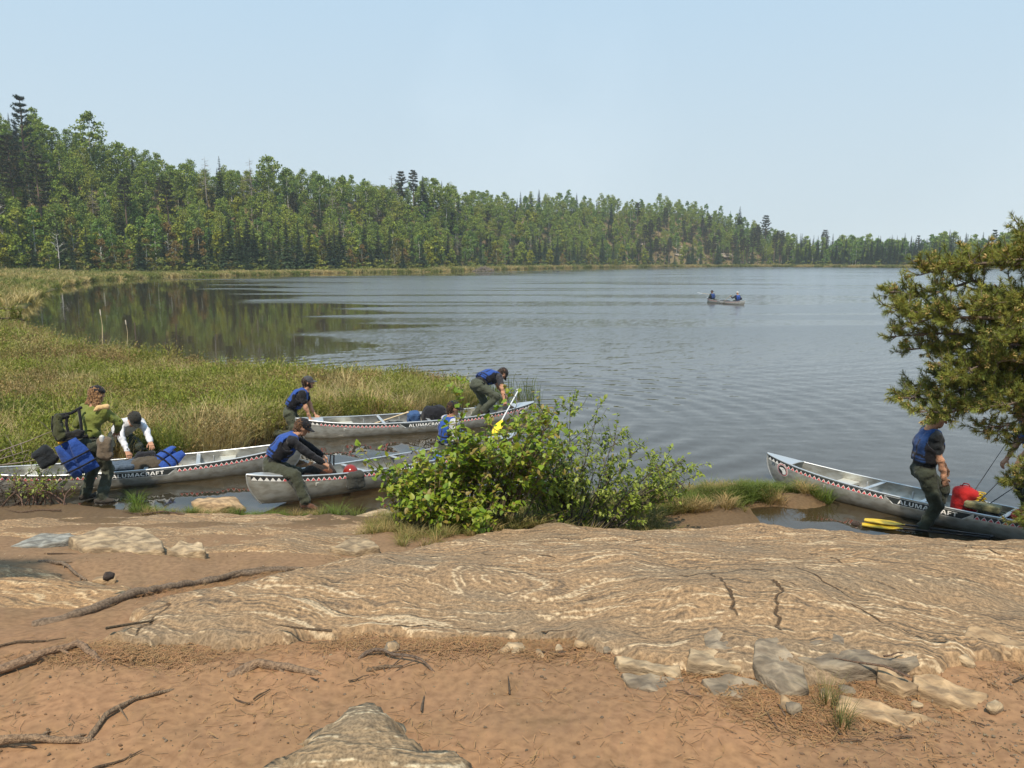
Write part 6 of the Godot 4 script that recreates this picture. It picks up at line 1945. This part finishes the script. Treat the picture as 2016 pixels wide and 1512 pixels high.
func make_gear() -> void:
	rng.seed = 88
	# on and around the person in green
	var pk := thing("backpack", "black and olive backpack worn by the person in green", "backpack", Vector3(-6.20, 1.10, -10.60), 0.3)
	pk.rotation_degrees = Vector3(-14, 12, 8)
	part("pack_body", lump([[V(-0.15, -0.02, 0.06), V(-0.15, 0.22, 0.05), 0.07, 0.06, 0], [V(-0.10, -0.04, 0.02), V(0.10, -0.04, 0.02), 0.06, 0.06, 1], [V(-0.15, 0.25, 0.03), V(-0.05, 0.25, 0.0), 0.05, 0.04, 1]], 0.016, [Color(0.055, 0.06, 0.03), Color(0.02, 0.02, 0.02)], 0.02), M.cloth, pk)
	strap(pk, [V(-0.2, 0.27, 0.06), V(-0.23, 0.1, 0.08), V(-0.2, -0.08, 0.06)], 0.012)
	strap(pk, [V(-0.12, 0.28, -0.03), V(0.02, 0.27, 0.01), V(0.14, 0.34, -0.08)], 0.022)
	strap(pk, [V(-0.04, -0.05, 0.02), V(-0.06, 0.12, 0.02), V(-0.03, 0.28, 0.0)], 0.020)
	strap(pk, [V(0.12, -0.06, 0.02), V(0.13, 0.12, 0.02), V(0.12, 0.30, -0.02)], 0.020)
	strap(pk, [V(-0.2, -0.08, 0.02), V(0, -0.09, 0.05), V(0.18, -0.08, 0.0)], 0.022, Color(0.02, 0.02, 0.02), "hip_belt")
	part("shoulder_pad", lump([[V(0.36, 0.29, -0.06), V(0.46, 0.29, -0.10), 0.035, 0.045, 0], [V(0.32, 0.26, -0.03), V(0.36, 0.29, -0.06), 0.02, 0.03, 0]], 0.012, [Color(0.62, 0.42, 0.20)], 0.0), M.cloth, pk)
	loose_vest("blue life vest with black straps hanging at the back of the person in green", Vector3(-6.13, 0.74, -10.50), Basis.from_euler(Vector3(0.05, 0.1, 0.45)), BLUE, 0.98)
	var bg := soft_bag("tote_bag", "dark flat bag hanging beside the blue life vest", "bag", Vector3(-6.49, 0.66, -10.52), 0.2, Vector3(0.24, 0.26, 0.10), Color(0.022, 0.024, 0.028), false)
	bg.rotation.z = 0.6
	var wb := soft_bag("hip_pouch", "taupe hip pouch with bottle on the person in green", "pouch", Vector3(-5.80, 0.70, -10.66), 0.3, Vector3(0.17, 0.30, 0.12), Color(0.16, 0.125, 0.09), false)
	var bt := MB.new()
	bt.col = Color(0.5, 0.5, 0.5)
	bt.tube([V(-0.02, 0.25, 0.03), V(-0.02, 0.33, 0.03), V(-0.02, 0.345, 0.03)], [0.036, 0.036, 0.028], 10)
	part("bottle", bt.mesh(), M.plastic, wb)
	var gl := thing("work_gloves", "yellow work gloves tucked behind the backpack", "gloves", Vector3(-6.38, 0.95, -10.6))
	part("glove", lump([[V(0, 0, 0), V(0.03, 0.10, 0), 0.028, 0.02, 0], [V(0.03, 0, 0.01), V(0.075, 0.08, 0.01), 0.022, 0.016, 0], [V(-0.03, 0, 0), V(-0.06, 0.07, 0), 0.02, 0.014, 0]], 0.009, [Color(0.62, 0.33, 0.03)], 0.008), M.cloth, gl)
	# in the left canoe
	soft_bag("seat_cushion", "slate blue seat cushion on the left canoe's gunwale", "cushion", in_canoe(0, -0.28, 0.30, 0.05), 0.36, Vector3(0.42, 0.10, 0.34), Color(0.085, 0.115, 0.16), false)
	soft_bag("pack", "brown duffel pack lying in the left canoe", "pack", in_canoe(0, 0.12, 0.14, 0.02), 0.4, Vector3(0.5, 0.30, 0.36), Color(0.085, 0.068, 0.05))
	loose_vest("blue life vest slung on the gear in the left canoe", in_canoe(0, 0.40, 0.40, 0.02), Basis.from_euler(Vector3(-1.0, 0.5, -0.9)), Color(0.035, 0.085, 0.33), 0.9)
	soft_bag("black_bag", "black bag under the white sleeved person's hand", "bag", in_canoe(0, 0.06, 0.30, -0.22), 0.2, Vector3(0.30, 0.18, 0.22), BLACK)
	# in the marsh canoe
	soft_bag("black_pack", "bulky black pack amidships in the marsh canoe", "pack", in_canoe(1, 0.30, 0.12, -0.05), 0.5, Vector3(0.52, 0.42, 0.40), BLACK)
	soft_bag("blue_pad", "folded blue pad on the far side of the marsh canoe", "pad", in_canoe(1, -0.12, 0.16, -0.18), 0.36, Vector3(0.26, 0.26, 0.2), Color(0.05, 0.10, 0.22), false)
	soft_bag("dark_duffel", "flat dark duffel behind the leaning paddle", "duffel", in_canoe(1, -0.72, 0.06, 0.0), 0.36, Vector3(0.75, 0.20, 0.40), Color(0.03, 0.032, 0.035))
	paddle("wooden paddle lying on the gear in the marsh canoe", in_canoe(1, -0.30, 0.46, 0.02), in_canoe(1, -1.65, 0.12, 0.10), Color(0.05, 0.05, 0.055), Color(0.52, 0.40, 0.24))
	paddle("yellow bladed paddle in the bending man's hand", Vector3(0.14, 0.72, -16.45), Vector3(-0.34, 0.02, -15.40), Color(0.70, 0.54, 0.02), Color(0.62, 0.64, 0.66))
	# in the stranded canoe
	var bp := soft_bag("day_pack", "black and brown day pack in the stern of the stranded canoe", "pack", in_canoe(2, -1.42, 0.14, -0.04), 0.8, Vector3(0.46, 0.34, 0.36), Color(0.035, 0.026, 0.022))
	strap(bp, [V(0.14, 0.30, 0.06), V(0.18, 0.46, 0.04), V(0.25, 0.43, 0.02), V(0.24, 0.28, 0.02)], 0.012)
	part("pocket", lump([[V(-0.06, 0.22, 0.14), V(0.06, 0.22, 0.14), 0.07, 0.07, 0]], 0.014, [Color(0.13, 0.05, 0.025)], 0.01), M.cloth, bp)
	var hm := thing("helmet", "shiny dark red hard helmet beside the day pack", "helmet", in_canoe(2, -1.02, 0.30, 0.18), 0.4)
	var dome := MB.new()
	dome.col = Color(0.23, 0.022, 0.014)
	dome.grid(24, 10, func(a: float, b: float) -> Vector3:
		var ph := lerpf(-0.25, PI * 0.5, b)
		return V(cos(a * TAU) * cos(ph) * 0.112, sin(ph) * 0.125 + 0.02, -sin(a * TAU) * cos(ph) * 0.135))
	var shiny := mat("lacquer", Color.WHITE, 0.18, 0.0, true)
	part("shell", dome.mesh(), shiny, hm)
	var brim := MB.new()
	brim.col = Color(0.19, 0.02, 0.013)
	var bpth := []
	var brd := []
	for k in 25:
		bpth.append(V(cos(TAU * k / 24.0) * 0.115, -0.012, sin(TAU * k / 24.0) * 0.138)); brd.append(0.008)
	brim.tube(bpth, brd, 6)
	part("rim", brim.mesh(), shiny, hm)
	soft_bag("hanging_bag", "small grey green bag slung over the stranded canoe's gunwale", "bag", in_canoe(2, -1.10, 0.14, 0.47), 0.72, Vector3(0.26, 0.24, 0.12), Color(0.055, 0.058, 0.048), false)
	soft_bag("grey_pack", "grey pack ahead of the middle thwart in the stranded canoe", "pack", in_canoe(2, 0.25, 0.10, 0.0), 0.72, Vector3(0.55, 0.30, 0.44), Color(0.12, 0.12, 0.125))
	soft_bag("blue_stuff_sack", "bright blue stuff sack by the grey pack", "sack", in_canoe(2, 0.62, 0.18, 0.18), 0.3, Vector3(0.20, 0.18, 0.18), Color(0.03, 0.10, 0.42), false)
	# in the right canoe
	soft_bag("red_dry_bag", "upright red dry bag in the numbered canoe", "dry bag", in_canoe(3, -0.30, 0.10, 0.12), 2.2, Vector3(0.30, 0.46, 0.26), Color(0.42, 0.02, 0.022), true, Color(0.25, 0.01, 0.015))
	for q: Array in [[-0.55, 0.32, -0.02, "olive foam pad with straight edges nearest the red dry bag", 0.0], [-0.66, 0.20, 0.20, "lower olive foam pad under the yellow rope", 0.15]]:
		var fp := thing("foam_pad", q[3], "pad", in_canoe(3, q[0], q[1], q[2]), 2.33 + float(q[4]))
		var mb := MB.new()
		mb.col = Color(0.21, 0.20, 0.11)
		mb.box(V(0, 0.05, 0), V(0.42, 0.09, 0.15), Basis(), 0.015)
		part("slab", mb.mesh(), M.cloth, fp)
	var rp := thing("rope_coil", "tangled coil of yellow rope on the red dry bag", "rope", in_canoe(3, -0.42, 0.42, 0.14))
	var rm := MB.new()
	rm.col = Color(0.72, 0.48, 0.03)
	var path := []
	var rad := []
	for k in 160:
		var a := k * 0.36
		path.append(V(cos(a) * (0.09 + 0.03 * sin(a * 0.31)), 0.04 * sin(a * 0.23) + 0.03 * sin(a * 0.11) + 0.02, sin(a) * (0.08 + 0.03 * cos(a * 0.27))))
		rad.append(0.0075)
	rm.tube(path, rad, 5)
	part("coil", rm.mesh(), M.cloth, rp)
	soft_bag("red_bag", "crumpled red bag towards the stern of the numbered canoe", "bag", in_canoe(3, -1.05, 0.16, 0.05), 2.6, Vector3(0.34, 0.26, 0.30), Color(0.45, 0.02, 0.02), true)
	soft_bag("red_sack", "second smaller red sack behind the crumpled red bag", "sack", in_canoe(3, -1.38, 0.14, 0.10), 1.9, Vector3(0.28, 0.24, 0.24), Color(0.40, 0.022, 0.02), false)
	soft_bag("dark_pack", "dark pack in the bottom of the numbered canoe amidships", "pack", in_canoe(3, -0.78, 0.06, 0.0), 2.3, Vector3(0.5, 0.24, 0.42), Color(0.02, 0.02, 0.022))
	for k in 3:
		var fr := thing("fishing_rod", "thin dark fishing rod propped out of the numbered canoe", "fishing rod", in_canoe(3, -0.35 - 0.1 * k, 0.34, -0.10), 0.0, "fishing rods in the numbered canoe")
		var mb := MB.new()
		mb.col = BLACK
		var e := V(0.62 + 0.16 * k, 0.62 - 0.10 * k, -0.35)
		mb.tube([V(0, 0, 0), e * 0.5, e * 1.3], [0.009, 0.006, 0.003], 6)
		part("rod", mb.mesh(), M.plastic, fr)
		var rl := MB.new()
		rl.col = Color(0.05, 0.05, 0.055)
		rl.tube([e * 0.1 + V(-0.02, -0.03, 0), e * 0.1 + V(0.02, -0.03, 0)], [0.028, 0.028], 10)
		part("reel", rl.mesh(), M.plastic, fr)
	# paddles lying in the shallows
	for q: Array in [[Vector3(6.0, 0.05, -9.25), Vector3(4.62, 0.02, -9.85), "yellow bladed paddle floating at the rock edge by the standing man"], [Vector3(6.0, 0.09, -9.20), Vector3(4.60, 0.05, -10.0), "second yellow bladed paddle lying across the first at the rock edge"]]:
		paddle(q[2], q[0], q[1], Color(0.62, 0.43, 0.03), BLACK)
	# out on the lake
	paddle("far paddle with pale blade across the lake canoe's bow", Vector3(17.0, 0.62, -65.2), Vector3(15.9, 0.75, -66.0), Color(0.8, 0.8, 0.78), Color(0.5, 0.4, 0.25))
	paddle("far paddle held low in the lake canoe's stern", Vector3(17.52, 0.72, -61.85), Vector3(17.0, 0.0, -62.7), Color(0.7, 0.7, 0.68), Color(0.5, 0.4, 0.25))
	soft_bag("far_pack", "dark pack amidships in the lake canoe", "pack", in_canoe(4, 0.1, 0.1, 0.0), 1.9, Vector3(0.9, 0.30, 0.5), Color(0.04, 0.04, 0.04), false)
	# watch on the arm behind the pine
	var wt := thing("watch", "dark wrist watch on the arm beyond the pine", "watch", Vector3(6.665, 0.53, -10.03))
	var wm := MB.new()
	wm.col = BLACK
	wm.tube([V(0, -0.015, 0), V(0, 0.015, 0)], [0.038, 0.038], 10)
	part("band", wm.mesh(), M.plastic, wt)

# ---------------------------------------------------------------- roots, sticks, gravel
func root(label: String, pts: Array, r: float, col: Color, group := "") -> Node3D:
	var a: Array = pts[0]
	var at := Vector3(a[0], near_h(a[0], a[1]), -float(a[1]))
	var o := thing("tree_root", label, "root", at, 0.0, group)
	var path := []
	var rad := []
	var cv := Curve3D.new()
	for q: Array in pts: cv.add_point(Vector3(q[0], near_h(q[0], q[1]) + (q[2] if q.size() > 2 else 0.0), -float(q[1])) - at)
	for k in cv.point_count:
		var t := (cv.get_point_position(mini(k + 1, cv.point_count - 1)) - cv.get_point_position(maxi(k - 1, 0))) * 0.22
		cv.set_point_in(k, -t); cv.set_point_out(k, t)
	var L := cv.get_baked_length()
	var n := int(maxf(8.0, L / 0.045))
	for k in n + 1:
		var t := float(k) / n
		path.append(cv.sample_baked(L * t) + rdir() * r * 0.18)
		rad.append(r * (1.0 - 0.55 * t) * rf(0.88, 1.12))
	var mb := MB.new()
	mb.col = col
	mb.tube(path, rad, 9, 0.07)
	part("root_stem", mb.mesh(), M.bark_rough, o)
	for k in 3:
		var t := rf(0.2, 0.9)
		var p := cv.sample_baked(L * t)
		var m2 := MB.new()
		m2.col = col
		var d := Vector3(rf(-1, 1), -0.1, rf(-1, 1)).normalized() * rf(0.08, 0.2)
		m2.tube([p, p + d * 0.5, p + d - Vector3(0, 0.02, 0)], [r * 0.35, r * 0.25, r * 0.08], 5)
		part("rootlet", m2.mesh(), M.bark_rough, o)
	return o
func make_litter() -> void:
	rng.seed = 55
	var rc := Color(0.27, 0.195, 0.135)
	root("long grey root running up the gully along the outcrop edge", [[-2.62, 3.95, -0.01], [-2.47, 4.1, 0.01], [-2.36, 4.5, 0.025], [-2.22, 4.85, 0.04], [-2.08, 5.15, 0.035], [-1.85, 5.38, 0.03], [-1.55, 5.68, 0.02], [-1.2, 6.0, -0.01]], 0.032, rc)
	root("thinner root lying against the long gully root", [[-2.12, 5.0, 0.03], [-1.98, 5.28, 0.06], [-1.82, 5.46, 0.05], [-1.6, 5.56, 0.02], [-1.4, 5.6, 0.0]], 0.022, rc * 0.9)
	root("thick arched root rising from the dirt", [[-2.5, 2.98, 0.0], [-2.24, 3.10, 0.03], [-2.12, 3.26, 0.04], [-2.0, 3.32, 0.035], [-1.88, 3.22, 0.01], [-1.78, 3.16, -0.02]], 0.026, Color(0.32, 0.21, 0.135))
	root("smooth half buried root in the middle of the dirt", [[-1.24, 3.12, -0.02], [-1.14, 3.19, 0.012], [-1.02, 3.17, 0.012], [-0.9, 3.13, 0.004], [-0.78, 3.10, -0.02]], 0.026, Color(0.31, 0.21, 0.135))
	root("small looping dark root in front of the banded outcrop", [[-0.70, 3.25, -0.01], [-0.66, 3.29, 0.02], [-0.60, 3.30, 0.03], [-0.54, 3.22, 0.02], [-0.48, 3.19, 0.025], [-0.41, 3.17, 0.03], [-0.33, 3.11, -0.01]], 0.010, Color(0.19, 0.135, 0.10))
	root("straight short root below the looping dark root", [[-0.64, 3.15, 0.0], [-0.57, 3.14, 0.01], [-0.48, 3.13, 0.0]], 0.012, Color(0.2, 0.14, 0.09))
	root("stout pale root crossing the near corner of the dirt", [[-2.3, 2.42, -0.01], [-1.95, 2.52, 0.02], [-1.75, 2.55, 0.025], [-1.6, 2.56, 0.012], [-1.52, 2.6, -0.02]], 0.024, Color(0.33, 0.22, 0.14))
	root("slender root running away from the stout pale root", [[-1.56, 2.58, 0.0], [-1.56, 2.72, 0.015], [-1.52, 2.84, 0.012], [-1.44, 2.93, 0.006], [-1.36, 3.05, -0.02]], 0.011, Color(0.27, 0.185, 0.12))
	root("forked root lying in the earth hollow", [[-3.85, 5.95, 0.0], [-3.6, 5.85, 0.02], [-3.4, 5.65, 0.02], [-3.25, 5.55, 0.0]], 0.018, rc)
	# sticks
	var gs := "dead sticks on the ground"
	var places := [[-1.86, 3.62, 0.35, 1.0], [-2.35, 3.5, 0.3, 0.6], [-1.4, 2.42, 0.22, 0.8], [1.52, 3.02, 0.3, 2.5], [1.0, 2.72, 0.12, 1.7], [-0.2, 3.4, 0.15, 0.3], [0.15, 3.35, 0.2, 2.9], [-4.6, 9.5, 0.9, 2.95], [-6.3, 9.7, 0.8, 3.05], [-3.9, 6.35, 0.25, 0.2], [2.2, 3.05, 0.2, 0.5], [-1.0, 3.45, 0.3, 2.9]]
	for k in 16: places.append([rf(-1.9, 2.3), rf(2.45, 3.2), rf(0.05, 0.14), rf(0, 3.1)])
	for q: Array in places:
		var l: float = q[2]
		var x: float = q[0]
		var d: float = q[1]
		var dx := cos(float(q[3])) * l * 0.5
		var dd := sin(float(q[3])) * l * 0.5
		var base := Vector3(x, near_h(x, d), -d)
		var lift := 0.08 if inside(SHEET, x, d) > 0.0 else 0.006
		var pts := []
		for e: float in [-1.0, -0.3, 0.4, 1.0]: pts.append(Vector3(dx * e, near_h(x + dx * e, d + dd * e) - base.y + lift + rf(0.0, 0.01), -dd * e) + rdir() * l * 0.02)
		var mb := MB.new()
		mb.col = jit(Color(0.15, 0.10, 0.065), 0.3)
		mb.tube(pts, [0.003 + l * 0.012, 0.003 + l * 0.011, 0.002 + l * 0.009, 0.002], 5)
		tag(part("stick", mb.mesh(), M.bark_rough, self, Transform3D(Basis(), base)), "thin dead stick lying on the ground", "stick", gs)
	# gravel and needles strewn over the soil
	var gm := stone_mesh(Vector3(1, 0.6, 0.8), 900, 8, 12.0, Color(1, 1, 1), 5)
	var w := []
	var c := []
	for k in 8000:
		var x := rf(-2.6, 3.0)
		var d := rf(2.15, 3.6)
		if k > 5200:
			x = rf(0.9, 3.0); d = rf(2.2, 3.3)
		if k > 7400:
			x = rf(-4.8, -1.2); d = rf(5.0, 6.6)
		if k > 8400:
			x = rf(-0.9, 0.7); d = rf(3.15, 3.5)
		var e := maxf(inside(SHEET, x, d), inside(LOW, x, d))
		if e > 0.0: continue
		var s := 0.0035 + 0.015 * pow(rng.randf(), 6.0) + (0.006 * rng.randf() if x > 1.3 else 0.0)
		w.append(Transform3D(Basis.from_euler(Vector3(rf(-0.4, 0.4), rf(0, 6), 0)).scaled(Vector3.ONE * s), Vector3(x, near_h(x, d) + s * 0.12, -d)))
		c.append(jit([Color(0.46, 0.28, 0.16), Color(0.54, 0.38, 0.23), Color(0.42, 0.27, 0.165), Color(0.62, 0.49, 0.34), Color(0.40, 0.30, 0.215)][rng.randi() % 5], 0.2))
	tag(many("gravel", gm, M.stone, self, w, c), "loose gravel and grit strewn over the bare soil", "gravel")
	var nb := MB.new()
	for k in 9:
		var a := rf(0, TAU)
		var o := Vector3(rf(-0.05, 0.05), rf(0.001, 0.006), rf(-0.05, 0.05))
		var dir := Vector3(cos(a), rf(-0.05, 0.05), sin(a)) * rf(0.02, 0.045)
		var s := dir.cross(Vector3.UP).normalized() * 0.0011
		nb.col = jit(Color(1, 1, 1), 0.3)
		nb.quad(o - s, o + s, o + dir + s, o + dir - s)
	w = []; c = []
	for k in 9000:
		var x := rf(-2.6, 2.8)
		var d := rf(2.2, 3.7)
		var lift := 0.0
		var dens := 0.12
		if k > 2600:
			# drifts caught against the foot of the outcrop, between the slabs and along the root
			var q: Array = [[0.2, 3.42, 0.6, 0.09], [-0.35, 3.43, 0.5, 0.07], [1.72, 3.42, 0.35, 0.10], [1.2, 2.88, 0.35, 0.14], [2.35, 3.5, 0.4, 0.2], [-2.0, 5.05, 0.45, 0.3], [-1.75, 3.3, 0.3, 0.06], [0.95, 3.22, 0.2, 0.07]][k % 8]
			x = q[0] + rng.randfn() * q[2] * 0.6
			d = q[1] + rng.randfn() * q[3]
			dens = 1.0
		if rng.randf() > dens: continue
		if maxf(inside(SHEET, x, d), inside(LOW, x, d)) > 0.04: continue
		w.append(Transform3D(Basis(Vector3.UP, rf(0, 6)), Vector3(x, near_h(x, d) + 0.004 + lift, -d)))
		c.append(jit(Color(0.27, 0.15, 0.065), 0.3))
	tag(many("pine_needle_litter", nb.mesh(), M.bark, self, w, c), "dry brown pine needles caught along the rock edges", "needle litter")
	# dead leaves below the alder
	var dl := leaf_mesh(1.0, 0.6, 0.5, Color(1, 1, 1))
	w = []; c = []
	for k in 420:
		var x := rf(0.1, 2.0)
		var d := 8.15 + absf(rng.randfn()) * 0.35 + maxf(0.0, 0.6 - x) * 0.1
		if inside(SHEET, x, d) > 0.05: d = 8.75 + rf(0, 0.3)
		w.append(Transform3D(Basis.from_euler(Vector3(rf(-0.6, 0.6), rf(0, 6), rf(-0.6, 0.6))).scaled(Vector3.ONE * rf(0.03, 0.06)), Vector3(x, near_h(x, d) + 0.03, -d)))
		c.append(jit(Color(0.33, 0.17, 0.075), 0.3))
	tag(many("leaf_litter", dl, M.leaf, self, w, c), "dry brown leaves lying under the alder at the rock edge", "leaf litter")
	# pine cones on the rock
	for q: Array in [[4.35, 5.9], [3.45, 7.4], [-2.52, 4.55]]:
		var mb := MB.new()
		mb.col = Color(0.07, 0.05, 0.04)
		mb.tube([Vector3(-0.035, 0, 0), Vector3(-0.015, 0, 0), Vector3(0.015, 0, 0), Vector3(0.04, 0, 0)], [0.012, 0.028, 0.024, 0.008], 8, 0.12)
		tag(part("pine_cone", mb.mesh(), M.bark_rough, self, Transform3D(Basis(Vector3.UP, rf(0, 3)), Vector3(q[0], near_h(q[0], q[1]) + 0.135, -float(q[1])))), "dark old pine cone lying on bare rock", "pine cone", "pine cones on the bare rock")
	# old beaver lodge on the far shore
	var bl := thing("beaver_lodge", "low grey heap of sticks on the far shoreline", "stick heap", Vector3(-9.0, 0.0, -249.0))
	for b in 6:
		var mb := MB.new()
		mb.col = Color(0.2, 0.17, 0.14)
		for k in 30:
			var a := rf(0, TAU)
			var r := rf(0, 3.2)
			var p := Vector3(cos(a) * r, maxf(0.0, 1.2 - r * 0.36) + rf(0, 0.2), sin(a) * r * 0.6)
			var dd := Vector3(rf(-1, 1), rf(-0.2, 0.2), rf(-0.5, 0.5)).normalized() * rf(0.5, 1.2)
			mb.tube([p - dd, p + dd], [0.06, 0.04], 4)
		part("sticks", mb.mesh(), M.bark, bl)
